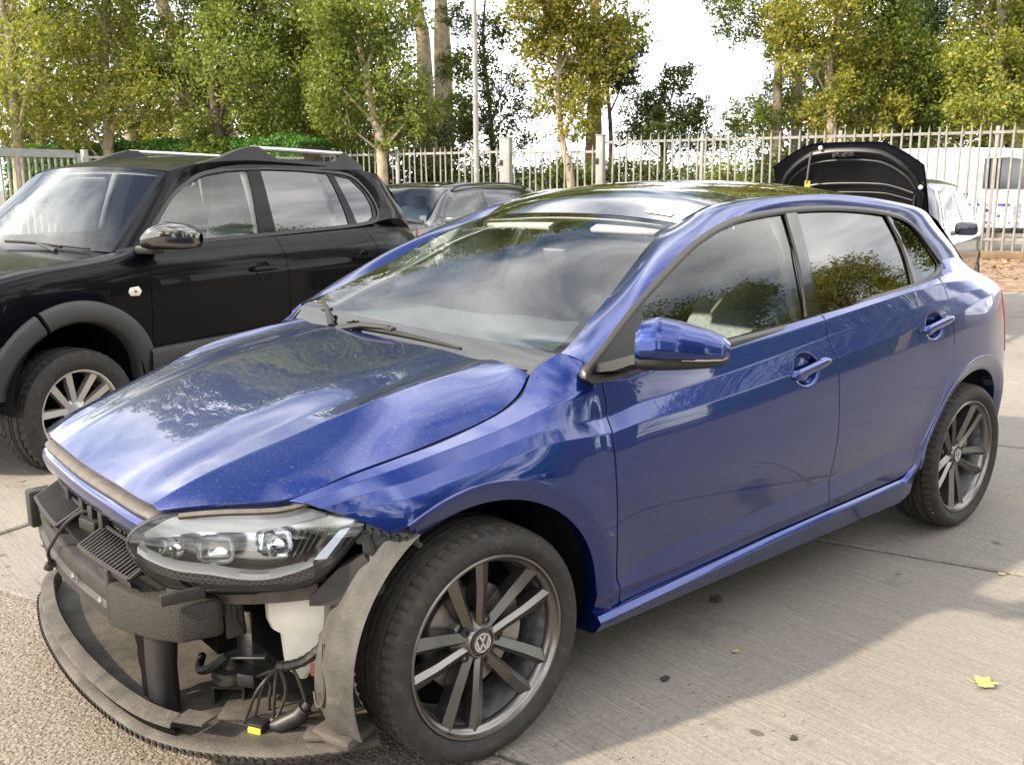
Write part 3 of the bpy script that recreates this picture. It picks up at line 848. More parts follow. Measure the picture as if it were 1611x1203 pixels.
def ribbon(name, loop, wd, lift, mat, parent, closed=True, thick=.012):
    Lp = np.array(loop); I = inset(Lp, wd); I2 = inset(Lp, wd*.5); rows = []
    for a, b, c in zip(Lp, I2, I):
        rows.append([(a[0], GY(a[0], a[1]) - thick, a[1]), (a[0], GY(a[0], a[1]) + lift*.5, a[1]), (b[0], GY(b[0], b[1]) + lift, b[1]), (c[0], GY(c[0], c[1]) + lift*.4, c[1]), (c[0], GY(c[0], c[1]) - thick, c[1])])
    if closed: rows.append(rows[0])
    return MB().grid(rows).build(name, mat, parent, sharp=60)


o = ribbon('window_trim', dlo_s, .020, .007, TRIM, car); mirrored(o, car)
# vertical edge strips beside the pillar covers
m = MB()
for a, b in (((-1.486, 1.336), (-1.401, .999)), ((-2.160, 1.313), (-2.164, 1.05))):
    P = [(a[0] + (b[0] - a[0])*t - .012*math.sin(math.pi*t)*(1 if a[0] > -2 else 2), a[1] + (b[1] - a[1])*t) for t in np.linspace(0, 1, 14)]
    m = MB(); m.tube([(x, GY(x, z) + .001, z) for x, z in P], .0045, 6); o = m.build('window_divider', RUB, car); mirrored(o, car)

# painted pillar and roof rail from the windscreen base over the doors to the tail
A = [(-.352, GY(-.352, .958) + .001, .958), (-.394, GY(-.394, .987), .987)] + [(p[0], GY(p[0], p[2]), p[2]) for p in DLO[:15]]
A = [(-.372, GY(-.372, .972), .972)] + A[1:]
Bc = [(-.352, .724, .995), (-.440, .694, 1.027), (-.523, .665, 1.068), (-.64, .625, 1.121), (-.84, .562, 1.222), (-.95, .528, 1.272), (-1.085, .501, 1.313), (-1.26, .525, 1.374), (-1.567, .536, 1.392), (-1.854, .535, 1.394),
      (-2.15, .53, 1.378), (-2.45, .53, 1.342), (-2.66, .54, 1.303), (-2.74, .565, 1.225), (-2.83, .60, 1.135), (-2.86, .625, 1.074)]
A_s = resample(cr_path(A, 6), 120); n_a = len(A)
ia = np.linspace(0, 1, len(A))
Ap = np.array(cr_path(A, 8)); Bp = np.array(cr_path(Bc, 8))
k_ = min(len(Ap), len(Bp)); G = []
for i in range(k_):
    a, b = Ap[i], Bp[i]; row = []
    f_ = i/(k_ - 1)
    for t in np.linspace(0, 1, 11):
        q = a + (b - a)*t; bl = math.sin(math.pi*t)*np.linalg.norm(b - a)*.085
        q = q + np.array([0, .70, .72])*bl*(1 - .0*f_); row.append(q)
    G.append(row)
G = np.array(G)
for _ in range(3): G[1:-1] = (G[:-2] + 2*G[1:-1] + G[2:])/4
lastrow = G[-1].copy()
rail = MB().grid(G).build('roof_pillar', BLUE, car, sharp=180); mirrored(rail, car)
# the rear pillar below the quarter window down to the shoulder
top = [(-2.500, GY(-2.5, 1.10), 1.100), (-2.443, GY(-2.443, 1.069), 1.069), (-2.36, GY(-2.36, 1.052), 1.052)]
rb = resample(np.vstack([[(-2.95, .575, 1.075)], lastrow[::-1] + np.array([0, 0, .004]), [(-2.47, GY(-2.47, 1.088), 1.088), (-2.35, GY(-2.35, 1.054), 1.055)]]), 40)
lb = np.array([SP(np.array([x]), np.array([8.95]))[0] for x in np.linspace(-2.97, -2.33, 40)])
G = [[a + (b - a)*t for t in np.linspace(0, 1, 6)] for a, b in zip(rb, lb)]
o = MB().grid(G).build('rear_pillar', BLUE, car, sharp=180); mirrored(o, car)
# tailgate, rear glass, spoiler and rear bumper
G = []
for t in np.linspace(-1, 1, 21):
    a = abs(t)**2.5
    G.append([(-2.70 - .08*(1 - a), .535*t, 1.30 + .05*(1 - a)), (-2.80 - .16*(1 - a), .525*t, 1.27 + .06*(1 - a)), (-2.80 - .16*(1 - a), .56*t, 1.225 + .05*(1 - a)), (-2.85 - .13*(1 - a), .60*t, 1.14 + .02*(1 - a)),
              (-3.02 - .13*(1 - a), .62*t, .99), (-3.07 - .14*(1 - a), .63*t, .93), (-3.11 - .14*(1 - a), .60*t, .80), (-3.10 - .14*(1 - a), .60*t, .55)])
MB().grid(G).build('tailgate', BLUE, car, sharp=40)
G = []
for t in np.linspace(-1, 1, 21):
    a = abs(t)**3
    G.append([(-3.14 - .13*(1 - a), .62*t, .60), (-3.17 - .13*(1 - a), .64*t, .50), (-3.15 - .12*(1 - a), .64*t, .36), (-3.02 - .14*(1 - a), .66*t, .27)])
MB().grid(G).build('rear_bumper', BLUE, car, sharp=60)
tl = panel('tail_light', lambda u, w: FS(u, w) + np.array([0, .004, 0]), OW(dens([(-2.872, .962), (-2.915, .71), (-3.17, .70), (-3.17, .90), (-3.06, .972), (-2.89, .992)], 5)), REDL, car, .03, KW*.3, gap=.001); mirrored(tl, car)

# ---- handles
for (px, pz, a, b), dr, dr_r in ((POCK[0], fdoor, fdoor_r), (POCK[1], rdoor, rdoor_r)):
    x0, x1 = (px + .088, px - .128); G = []
    for i, t in enumerate(np.linspace(0, 1, 17)):
        x = x0 + (x1 - x0)*t; z = pz - .012 + .030*t*(1 if a > .065 else 1.1); e = (1 - (2*t - 1)**8)**.5 if 0 < t < 1 else .02
        yb = float(FS(np.array([x]), np.array([SB.vz([x], [z])[0]*KW]))[0][1]); hh = (.0165 - .003*t)*e; yo = yb + (.019 if .04 < t < .97 else .005)
        yi = yb + (.004 if .1 < t < .8 else -.01)
        G.append([(x, yi, z + hh), (x, yo - .007, z + hh), (x, yo, z + hh*.55), (x, yo, z - hh*.3), (x, yo - .006, z - hh), (x, yi, z - hh)])
    o = MB().grid(G, close=True).build('door_handle', BLUE, dr, sharp=50)
    c = o.copy(); COL.objects.link(c); c.parent = dr_r

# ---- door mirror
def mirror(parent):
    ax = [(0, (-.442, .912, 1.034), .082, .044), (.05, (-.452, .922, 1.040), .108, .062), (.18, (-.482, .950, 1.045), .117, .074), (.45, (-.530, .985, 1.038), .106, .074), (.75, (-.590, 1.024, 1.026), .086, .064),
          (.93, (-.628, 1.049, 1.017), .064, .050), (1.0, (-.642, 1.058, 1.013), .040, .030)]
    fw = np.array([.80, .60, 0.]); cap = []; low = []; back = []
    T = np.r_[np.linspace(0, .12, 6), np.linspace(.16, .9, 18), np.linspace(.92, 1, 5)]
    def at(t): return [np.array([np.interp(t, [q[0] for q in ax], [q[1][k] for q in ax]) for k in range(3)]), np.interp(t, [q[0] for q in ax], [q[2] for q in ax]), np.interp(t, [q[0] for q in ax], [q[3] for q in ax])]
    upper = cr_path([(.98, -.10), (.86, .16), (.62, .36), (.30, .475), (-.10, .50), (-.45, .47)], 4)
    face = cr_path([(.98, -.10), (.985, -.16), (.93, -.27), (.80, -.36)], 3)
    under = cr_path([(.80, -.36), (.78, -.50), (.50, -.63), (.0, -.66), (-.45, -.56)], 3)
    for t in T:
        c, h, d = at(t)
        def pt(q): return c + fw*d*q[0] + np.array([0, 0, h*q[1]])
        cap.append([pt(q) for q in face[::-1]] + [pt(q) for q in upper])
        low.append([pt(q) for q in under])
        back.append([pt(upper[-1]), c - fw*d*.48 + np.array([0, 0, h*.40]), c - fw*d*.48 - np.array([0, 0, h*.40]), pt(under[-1])])
    o = MB().grid(cap); o.f.append(tuple(range(len(cap[0])))); a = o.build('mirror_cap', BLUE, parent, sharp=28)
    MB().grid(low).build('mirror_base', PLASB, parent, sharp=60)
    MB().grid(back).build('mirror_back', PLASB, parent, sharp=60)
    G = []
    for t in np.linspace(.48, .985, 12):
        c, h, d = at(t); k_ = .16*max(0, min(1, (t - .62)/.15)); G.append([c + fw*d*(.86 + .10*k_) + np.array([0, 0, -h*(.345 - k_)]), c + fw*d*.86 + np.array([0, 0, -h*.365]), c + fw*d*.78 + np.array([0, 0, -h*.39])])
    MB().grid(G).build('turn_signal', CHROME, parent, sharp=60)
    arm = [[(-.40, .800, .968), (-.40, .812, .950), (-.47, .83, .945), (-.60, .80, .950), (-.60, .795, .975)], [(-.425, .845, .984), (-.425, .850, .957), (-.48, .86, .950), (-.56, .84, .955), (-.56, .835, .985)],
           [(-.440, .895, 1.003), (-.437, .90, .978), (-.49, .915, .968), (-.545, .895, .972), (-.545, .89, 1.0)], [(-.475, .945, 1.008), (-.470, .950, .988), (-.515, .962, .978), (-.56, .945, .982), (-.56, .94, 1.0)],
           [(-.55, 1.005, 1.005), (-.548, 1.01, .992), (-.575, 1.015, .985), (-.60, 1.0, .990), (-.60, 1.0, 1.0)]]
    MB().grid(arm, close=True).build('mirror_arm', PLASB, parent, sharp=50)
mt_ = thing('wing_mirror', None, None); mt_.parent = car
mirror(mt_)

# ---- wheels
def emblem(mb, r, h, w):
    """Ring with a V above a W."""
    mb.lathe([(r - w, h), (r - w, h + .003), (r, h + .003), (r, h)], n=40)
    def stroke(a, b):
        a, b = np.array(a)*r, np.array(b)*r; d = (b - a)/np.linalg.norm(b - a); n = np.array([-d[1], d[0]])*w*.55
        q = [a + n, b + n, b - n, a - n]; mb.prism([tuple(z) for z in q], .003, lambda x, y, k: (x, h + k, y))
    for s_ in (-1, 1):
        stroke((s_*.40, .86), (0, .12)); stroke((s_*.78, .52), (s_*.40, -.84)); stroke((s_*.40, -.84), (0, .02))


def tyre_mb(R, wd, r0, side=None, nth=150, sip=3, deep=.007):
    h = wd/2
    side = [(r0 - .004, h*.80), (r0 + .004, h*.90), (r0 + .008, h*.93), (r0 + (R - r0)*.30, h*.985), (r0 + (R - r0)*.36, h*1.0), (r0 + (R - r0)*.55, h*.995), (r0 + (R - r0)*.74, h*.95), (R - .011, h*.885)]
    tread = [(R - .0065, h*.83), (R - .003, h*.72), (R - .0015, h*.56), (R - .009, h*.55), (R - .009, h*.46), (R - .0005, h*.45), (R, h*.16), (R - .009, h*.15), (R - .009, h*.06), (R, h*.05)]
    full = side + tread; prof = full + [(a, -b) for a, b in full[::-1]]
    k = len(prof); G = []; ns = len(side)
    for i in range(nth):
        a = 2*math.pi*i/nth; row = []
        for j, (r, y) in enumerate(prof):
            jj = min(j, k - 1 - j); rr = r
            if jj >= ns and (i % sip == 0): rr -= deep if abs(y) > h*.5 else deep*.4
            aa = a + (abs(y) - h*.5)*.35
            row.append((rr*math.cos(aa), y, rr*math.sin(aa)))
        G.append(row)
    G.append(G[0]); return G, ns


M_LET = M('rubber_lettering', (.040, .036, .032), rough=.7)


def glyph(ch, size):
    c = bpy.data.curves.new('glyph', 'FONT'); c.body = ch; c.size = size*1.4; c.extrude = .0007; c.align_x = 'CENTER'; c.resolution_u = 2
    o = bpy.data.objects.new('glyph', c); COL.objects.link(o); dg = bpy.context.evaluated_depsgraph_get(); me = o.evaluated_get(dg).to_mesh()
    v = [tuple(q.co) for q in me.vertices]; f = [tuple(p.vertices) for p in me.polygons]; o.evaluated_get(dg).to_mesh_clear(); bpy.data.objects.remove(o); bpy.data.curves.remove(c); return v, f


def make_wheel(parent, loc):
    w = thing('wheel', None, None, loc); w.parent = parent
    G, ns = tyre_mb(.3055, .215, .2405, nth=252, sip=4, deep=.006)
    o = MB().grid(G).build('tyre', RUB, w, sharp=40)
    o.data.materials.append(RUBT)
    k = len(G[0])
    for f in o.data.polygons:
        y = f.center.y
        r = math.hypot(f.center.x, f.center.z)
        f.material_index = 1 if r > .297 else 0
    m = MB(); word = 'AllSeasonContact'
    for i, ch in enumerate(word):
        a = math.radians(22 + 5.6*i); v, f = glyph(ch, .019); r0_ = .262
        if v: m.add([(math.cos(a)*(r0_ + y) - math.sin(a)*x, .1068 + z, math.sin(a)*(r0_ + y) + math.cos(a)*x) for x, y, z in v], f)
    m.build('sidewall_lettering', M_LET, w, smooth=False)
    MB().lathe([(.2395, .0865), (.2405, .092), (.237, .0955), (.2315, .0945), (.2285, .088), (.2255, .082), (.2205, .080), (.2155, .072), (.213, .060)], n=96).build('rim', RIM, w, sharp=50)
    MB().lathe([(.2135, .061), (.209, .03), (.206, -.04), (.214, -.09), (.225, -.10)], n=72).build('rim_barrel', BARREL, w, sharp=50)
    m = MB()
    m.lathe([(.0, .054), (.034, .054), (.036, .058), (.040, .058), (.046, .050), (.060, .040), (.078, .030), (.082, .0)], n=50)
    for p in range(5):
        for s_ in (-1, 1):
            G = []
            ax = math.radians(90 - 14 + 72*p)
            for r in np.linspace(.040, .219, 12):
                t = (r - .04)/.179
                b = s_*(np.interp(r, [.04, .08, .14, .22], [.017, .024, .036, .0475])); hw = np.interp(r, [.04, .09, .15, .22], [.0155, .0175, .0195, .0225])
                h = np.interp(r, [.04, .08, .15, .219], [.056, .062, .074, .083]); sec = []
                for q, dz in ((-1, -.045), (-.93, -.011), (s_*-.30, .0), (.93, -.011), (1, -.045)):
                    bb = b + q*hw; sec.append((r*math.cos(ax) - bb*math.sin(ax), h + dz*(1 if abs(dz) < .02 else 1), r*math.sin(ax) + bb*math.cos(ax)))
                G.append(sec)
            m.grid(G)
    o = m.build('spokes', RIM, w, sharp=10)
    for p in range(5):
        a = math.radians(90 - 14 + 36 + 72*p); q = (.0565*math.cos(a), 0, .0565*math.sin(a))
        MB().lathe([(0, .046), (.005, .046), (.006, .053), (.0115, .053), (.0145, .048), (.0145, .03)], c=q, n=12).build('wheel_bolt', PLASB, w)
    MB().lathe([(0, .060), (.027, .060), (.031, .058), (.033, .052)], n=36).build('hub_cap', M_CAP, w)
    m = MB(); emblem(m, .0255, .0602, .0042); m.build('emblem', M_EMB, w, sharp=30)
    MB().lathe([(.0, .010), (.14, .010), (.142, .004), (.142, -.012), (.06, -.014), (.05, -.05)], n=48).build('brake_disc', STEEL, w)
    m = MB(); G = []
    for a in np.linspace(.75*math.pi - .1, 1.1*math.pi, 9):
        G.append([(r*math.cos(a), y, r*math.sin(a)) for r, y in ((.095, .026), (.15, .030), (.156, .02), (.156, -.03), (.095, -.03))])
    m.grid(G, close=True); m.build('brake_caliper', STEEL, w)
    MB().lathe([(.0, -.02), (.19, -.03), (.205, -.05)], n=40).build('inner_wheel_cover', BLACK, w)
    return w
M_CAP = M('hub_cap_grey', (.035, .033, .032), rough=.35)
M_EMB = M('emblem_silver', (.62, .60, .56), rough=.3, metal=.6)
wh = make_wheel(car, (0, .755, .3095))
wh.rotation_euler = (0, 0, math.radians(-.1))
for x, y in ((-2.555, .755), (0, -.755), (-2.555, -.755)):
    c = copy_tree(wh, car); c.location = (x, y, .3095); c.rotation_euler = (0, math.radians(23 if x < -1 else 0), 0 if y > 0 else math.pi)

# wheel-arch liners
for wx in WHX:
    for sd in (1, -1):
        m = MB(); G = []
        for a in np.linspace(math.radians(-12 if wx < -1 else 62), math.radians(190), 26):
            xx, zz = wx + .392*math.cos(a), .315 + .392*math.sin(a); yb = float(SP(np.array([xx]), SB.vz([xx], [max(zz, .30)]), False)[0][1]) - .02
            G.append([(xx, sd*min(y, yb), zz) for y in (.845, .80, .56, .50)])
        m.grid(G); m.build('wheel_arch_liner', PLASB, car)
# underbody and engine block: what closes the car below and behind the nose
m = MB()
m.box((-1.30, 0, .27), (1.9, 1.50, .12)).box((-2.7, 0, .36), (1.0, 1.02, .2)).box((.0, 0, .40), (.72, .98, .36)).box((-.30, 0, .62), (.06, 1.44, .64))
m.build('underbody', BLACK, car, smooth=False)


# ------------------------------------------------------------------ inside the blue car
m = MB()
G = []
for t in np.linspace(-1, 1, 25):
    y = .69*t; hump = .035*math.exp(-((y - .37)/.19)**2); c_ = .02*math.exp(-(y/.16)**2)
    G.append([(-.36 - .06*t*t, y, .925 + .01*t*t), (-.45 - .05*t*t, y, .938 + .02*t*t), (-.62, y, .955 + .2*hump), (-.78, y, .962 + hump + c_*.5), (-.87, y, .955 + hump*1.1 + c_), (-.90, y, .925 + hump), (-.88, y, .80), (-.80, y, .62)])
m.grid(G); m.build('dashboard', DASH, car, sharp=60)
m = MB()
R = Matrix.Rotation(math.radians(-65), 3, 'Y')
ring = [Vector((-.96, .37, .90)) + R @ Vector((.185*math.cos(a), .185*math.sin(a), 0)) for a in np.linspace(0, 2*math.pi, 40, endpoint=False)]
m.tube(ring, .015, 8, closed=True)
for a in (0, math.pi*.5, math.pi, math.pi*1.5)[1:]:
    m.tube([Vector((-.95, .37, .90)), Vector((-.96, .37, .90)) + R @ Vector((.18*math.cos(a + math.pi/2), .18*math.sin(a + math.pi/2), 0))], .02, 6)
m.lathe([(0, .0), (.06, .0), (.065, -.03)], axis='x', c=(-.95, .37, .90), n=20)
m.build('steering_wheel', PLASB, car)


def seat(y, x=-1.42):
    s = thing('front_seat', None, None); s.parent = car
    MB().box((x + .22, y, .52), (.52, .50, .16), bev=.05).build('cushion', SEAT, s)
    G = []
    for z, hw, dp in ((.55, .23, .14), (.70, .25, .15), (.90, .25, .13), (1.02, .215, .11), (1.10, .15, .08)):
        xx = x - .10 - (z - .55)*.36
        G.append([(xx + dp*.5*math.copysign(abs(math.cos(a))**.6, math.cos(a)), y + hw*math.copysign(abs(math.sin(a))**.6, math.sin(a)), z) for a in np.linspace(0, 2*math.pi, 28, endpoint=False)])
    m = MB().grid(G, close=True); m.f += [tuple(range(4*28, 5*28))]; m.build('backrest', SEAT, s, sharp=70)
    G = []
    for z, k in ((1.115, .75), (1.14, .95), (1.20, 1.), (1.26, .93), (1.295, .7), (1.305, .3)):
        xx = x - .10 - (z - .55)*.36 + .03
        G.append([(xx + .05*k*math.copysign(abs(math.cos(a))**.7, math.cos(a)), y + .13*k*math.copysign(abs(math.sin(a))**.7, math.sin(a)), z) for a in np.linspace(0, 2*math.pi, 24, endpoint=False)])
    m = MB().grid(G, close=True); m.f += [tuple(range(5*24, 6*24))]
    for q in (-.05, .05): m.tube([(x - .29, y + q, 1.06), (x - .295, y + q, 1.13)], .006, 6)
    m.build('headrest', SEAT, s, sharp=70)
seat(.36); seat(-.36)
MB().box((-2.32, 0, .62), (.5, 1.2, .3), bev=.06).box((-2.58, 0, .86), (.16, 1.22, .48), Matrix.Rotation(-.3, 3, 'Y'), bev=.05).box((-2.63, .36, 1.14), (.09, .24, .13), bev=.03).box((-2.63, -.36, 1.14), (.09, .24, .13), bev=.03).build('rear_bench', SEAT, car)
for sd in (1, -1):
    m = MB(); G = []
    for z in np.linspace(.70, 1.345, 14):
        x = -1.435 - .20*(z - 1.0) ; y = sd*(GY(x, z) - .045); q = .050 if z < 1.2 else .050 + .3*(z - 1.2)
        G.append([(x + q, y + sd*.02, z), (x + q*.8, y - sd*.012, z), (x - q*.8, y - sd*.018, z), (x - q, y + sd*.02, z)])
    m.grid(G); m.build('pillar_trim', CREAM, car, sharp=50)
    G = []
    for e in we[3::3]:
        a, b, c = e
        G.append([(a - .012, sd*(b - .005), c - .035), (a - .03, sd*(b - .035), c - .035), (a - .09, sd*(b + .01), c - .045)])
    MB().grid(G).build('pillar_trim', CREAM, car, sharp=60)
    # belt webbing behind the front pane
    MB().tube([(-1.47, sd*.60, 1.22), (-1.44, sd*.66, .95), (-1.40, sd*.66, .60)], .022, 6, flat=.15).build('seat_belt', PLASB, car)
    MB().tube([(-1.50, sd*.585, 1.26), (-1.44, sd*.50, 1.13), (-1.40, sd*.40, .98)], .020, 6, flat=.15).build('seat_belt', M('belt_grey', (.12, .12, .11), rough=.8), car)
hl = roofG.copy(); hl[:, :, 2] -= .032; hl[:, :, 1] *= .97; hl[0, :, 0] += -.02
MB().grid(hl).build('headliner', CREAM, car, sharp=180)
for y in (.33, -.33): MB().box((-1.135, y, 1.305), (.15, .44, .018), Matrix.Rotation(math.radians(24), 3, 'Y'), bev=.006).build('sun_visor', CREAM, car)
m = MB(); m.box((-.92, .0, 1.185), (.03, .24, .065), Matrix.Rotation(.25, 3, 'Z'), bev=.012).tube([(-.91, 0, 1.195), (-.86, 0, 1.215)], .012, 8); m.build('rear_view_mirror', PLASB, car)
m = MB(); m.box((-.865, -.02, 1.205), (.10, .09, .03), Matrix.Rotation(math.radians(28), 3, 'Y'), bev=.01); m.build('camera_housing', PLASB, car)

# wipers
m = MB(); P = cr_path([(-.290, -.352, .957), (-.292, -.18, .968), (-.294, -.02, .973), (-.299, .16, .971), (-.303, .345, .965)], 6)
m.tube(P, [.006 + .007*math.sin(math.pi*min(1, i/(len(P) - 1)*1.02)) for i in range(len(P))], 6, flat=.7)
m.box((-.292, -.02, .985), (.022, .05, .014), bev=.004); m.tube([(-.262, -.30, .958), (-.275, -.16, .984), (-.291, -.02, .988)], [.013, .010, .008], 6)
m.build('wiper', PLAS, car)
m = MB(); m.tube([(-.300, -.395, .965), (-.325, -.47, .985), (-.36, -.56, 1.005), (-.385, -.62, 1.018)], [.008, .011, .010, .006], 6); m.tube([(-.27, -.36, .955), (-.30, -.42, .972), (-.335, -.50, .998)], [.014, .011, .009], 6); m.box((-.337, -.503, .998), (.022, .04, .014), .5, bev=.004)
m.build('wiper', PLAS, car)
# white paper label on the roof edge, green sticker in the glass
def roof_pt(y, k): 
    row = roofG[k]; i = np.interp(y, row[:, 1], np.arange(len(row))); a = int(i); return row[a] + (row[a + 1] - row[a])*(i - a)
m = MB(); G = [[roof_pt(y, k) + np.array([0, 0, .003]) for y in np.linspace(.33, .45, 4)] for k in (3, 4, 5)]; m.grid(G)
m.build('paper_label', M('label_paper', (.75, .78, .62), rough=.7), car)

# ------------------------------------------------------------------ bared nose
HN = np.array([.66, .75, 0.]); HD = np.array([-.75, .66, 0.]); HP = np.array([.513, .583, 0.])
HL3 = [(.711, .41, .626), (.711, .41, .650), (.690, .431, .678), (.650, .469, .700), (.566, .538, .712), (.489, .605, .723), (.429, .659, .731), (.38, .701, .724), (.303, .769, .689), (.323, .752, .645), (.352, .727, .599), (.381, .701, .563),
       (.409, .676, .547), (.465, .627, .540), (.553, .549, .538), (.631, .481, .543), (.658, .457, .556), (.69, .429, .588)]
hl_o = [((np.array(q) - HP) @ HD, q[2]) for q in HL3]
hl_o = [tuple(q) for q in resample(cr_path(hl_o + [hl_o[0]], 5), 90)[:-1]]


def FL(d, k=1.):
    def f(u, w):
        u = np.asarray(u, float); w = np.asarray(w, float)
        b = .040*(1 - ((u - .0)/.30)**2) - .16*(w - .61) - 3.2*np.clip(w - .635, 0, 1)**2 + 1.2*np.minimum(w - .58, 0)*np.abs(np.minimum(w - .58, 0))*4 + d
        return HP + HD*(u*1.)[:, None] + HN*b[:, None] + np.array([0, 0, 1.])*w[:, None]
    return f


def headlight(side):
    h = thing('headlight', None, None); h.parent = car
    panel('lens', FL(0), hl_o, GLENS, h, .03, .03, gap=.0, flange=.004, out=HN, step=.012)
    # rim of the housing
    o_ = np.array(hl_o); I = inset(o_, -.006); rows = []
    for a, b in zip(o_, I):
        rows.append([FL(.001)(np.array([a[0]]), np.array([a[1]]))[0], FL(-.004)(np.array([b[0]]), np.array([b[1]]))[0], FL(-.07)(np.array([b[0]]), np.array([b[1]]))[0]])
    rows.append(rows[0]); MB().grid(rows).build('housing', PLASB, h, sharp=60)
    panel('back_plate', FL(-.075), inset(o_, -.004), M_LAMPIN, h, .03, .03, gap=0, rim=False, out=HN)
    F = FL(-.0)
    def G3(uz, d): return [FL(d)(np.array([u]), np.array([z]))[0] for u, z in uz]
    # upper cover, coloured white to stand for glare on chrome, curving back under the top edge
    us = np.linspace(-.232, .19, 26); G = []
    for u in us:
        zt = np.interp(u, [-.24, -.17, -.10, .13, .19], [.655, .694, .712, .722, .706]); zl = np.interp(u, [-.24, -.1, .05, .13, .19], [.640, .664, .664, .684, .694])
        G.append([FL(-.012)(np.array([u]), np.array([zt]))[0], FL(-.018)(np.array([u]), np.array([(zt + zl)/2 + .006]))[0], FL(-.030)(np.array([u]), np.array([zl]))[0], FL(-.055)(np.array([u]), np.array([zl - .006]))[0]])
    MB().grid(G).build('upper_cover', M_LAMPTOP, h, sharp=60)
    # day-running strip
    P = [(-.245, .622), (-.215, .606), (-.15, .588), (-.07, .582), (.0, .572), (.06, .571), (.12, .583), (.165, .598)]
    Pz = resample(cr_path(P, 6), 40); G = []
    for u, z in Pz:
        k = .0095 if u < .1 else .0085
        G.append([FL(-.030)(np.array([u]), np.array([z + k]))[0], FL(-.013)(np.array([u]), np.array([z + k*.6]))[0], FL(-.010)(np.array([u]), np.array([z - k*.7]))[0], FL(-.030)(np.array([u]), np.array([z - k]))[0]])
    MB().grid(G).build('light_strip', M_STRIP, h, sharp=60)
    # lower black web with a honeycomb relief
    G = []
    for u, z in Pz:
        G.append([FL(-.028)(np.array([u]), np.array([z - .010]))[0], FL(-.022)(np.array([u]), np.array([max(.546, z - .034)]))[0]])
    MB().grid(G).build('lower_web', PLASB, h)
    m = MB()
    for i, u in enumerate(np.linspace(-.17, .15, 23)):
        for r in range(2):
            zc = np.interp(u, Pz[:, 0], Pz[:, 1]) - .017 - r*.011
            if zc < .550: continue
            uu = u + r*.007
            P6 = [FL(-.020)(np.array([uu + .0068*math.cos(a)]), np.array([zc + .0058*math.sin(a)]))[0] for a in np.linspace(0, 2*math.pi, 6, endpoint=False)]
            m.tube(P6, .0011, 4, closed=True)
    o = m.build('honeycomb', M_HEX, h); o['kind'] = 'stuff'
    # reflector bowls, projector and slanted fins
    def bowl(name, u, z, r, depth, mat, n=24):
        c = FL(-.024)(np.array([u]), np.array([z]))[0]; U = HD; Wv = np.array([0, 0, 1.]); G = []
        for k, d in ((1, 0), (.97, .2), (.85, .6), (.5, .95), (.02, 1)):
            G.append([c + U*r*k*1.25*math.copysign(abs(math.cos(a))**.6, math.cos(a)) + Wv*r*k*math.copysign(abs(math.sin(a))**.6, math.sin(a)) - HN*depth*d for a in np.linspace(0, 2*math.pi, n, endpoint=False)])
        MB().grid(G, close=True).build(name, mat, h, sharp=70)
    bowl('projector', .075, .643, .034, .035, CHROME)
    bowl('reflector', -.06, .627, .036, .03, M_LAMPIN)
    bowl('reflector', -.165, .628, .024, .03, M_LAMPIN)
    c = FL(-.03)(np.array([.078]), np.array([.640]))[0]
    MB().tube([c - HN*.02, c + HN*.004, c + HN*.010], [.024, .021, .010], 16).build('bulb_glass', GLENS, h)
    m = MB()
    for i in range(4):
        u0 = .118 + i*.013
        a, b = FL(-.022)(np.array([u0 - .012]), np.array([.598]))[0], FL(-.022)(np.array([u0 + .022]), np.array([.668 - i*.004]))[0]
        m.tube([a, b], .0045, 6)
    m.build('fin', PLASB, h)
    G = [G3([(.165, .603), (.225, .668)], -.016), G3([(.195, .606), (.248, .672)], -.012), G3([(.215, .615), (.262, .680)], -.02)]
    MB().grid(G).build('side_reflector', M_STRIP2, h)
    return h
M_LAMPIN = M('lamp_inner_chrome', (.50, .50, .49), rough=.18, metal=.9)
M_LAMPTOP = M('lamp_bright_cover', (.88, .87, .85), rough=.3, metal=.15, coat=.6)
M_STRIP = M('lamp_white_strip', (.82, .82, .80), rough=.25, coat=.5)
M_STRIP2 = M('lamp_clear_reflector', (.42, .45, .48), rough=.2, metal=.6)
M_HEX = M('honeycomb_grey', (.30, .28, .26), rough=.5)
hl_ = headlight(1)


def along(a, b, s_): return np.array(a) + (np.array(b) - np.array(a))*s_


# bumper beam with foam blocks
m = MB(); G = []
for y in np.linspace(-.52, .34, 30):
    x = .738 - .11*(y/.75)**2 - .012*(y > .3)
    G.append([(x - .11, y, .495), (x - .02, y, .492), (x - .004, y, .484), (x, y, .470), (x - .004, y, .440), (x + .006, y, .430), (x + .006, y, .405), (x - .01, y, .392), (x - .11, y, .385)])
m.grid(G); k = 9; m.f += [tuple(range(k)), tuple(range(29*k, 30*k))[::-1]]
m.build('bumper_beam', PLAS, car, sharp=30)
for c_, s_ in (((.675, -.305, .512), (.085, .11, .05)), ((.672, .235, .512), (.10, .12, .056)), ((.685, -.49, .485), (.07, .05, .115)), ((.672, -.435, .51), (.06, .035, .06))):
    MB().box(c_, s_, bev=.008).build('foam_block', PLAS, car, sharp=40)
m = MB(); P = [(.737, .270), (.727, .35), (.697, .46), (.662, .535), (.650, .545), (.575, .572), (.560, .56), (.560, .27)]
m.prism(P, 1, lambda x, y, h: (x, y, .392 + .10*max(0, y - .27) + (.118 - .10*max(0, y - .27))*h))
m.build('beam_end_block', FOAM, car, bev=.010, sharp=40)
m = MB(); m.box((.70, .285, .475), (.07, .03, .14), bev=.008).box((.60, .40, .535), (.03, .25, .05), .25, bev=.006).box((.645, .545, .535), (.10, .012, .03), -.15, bev=.004)
m.build('beam_bracket', PLAS, car)
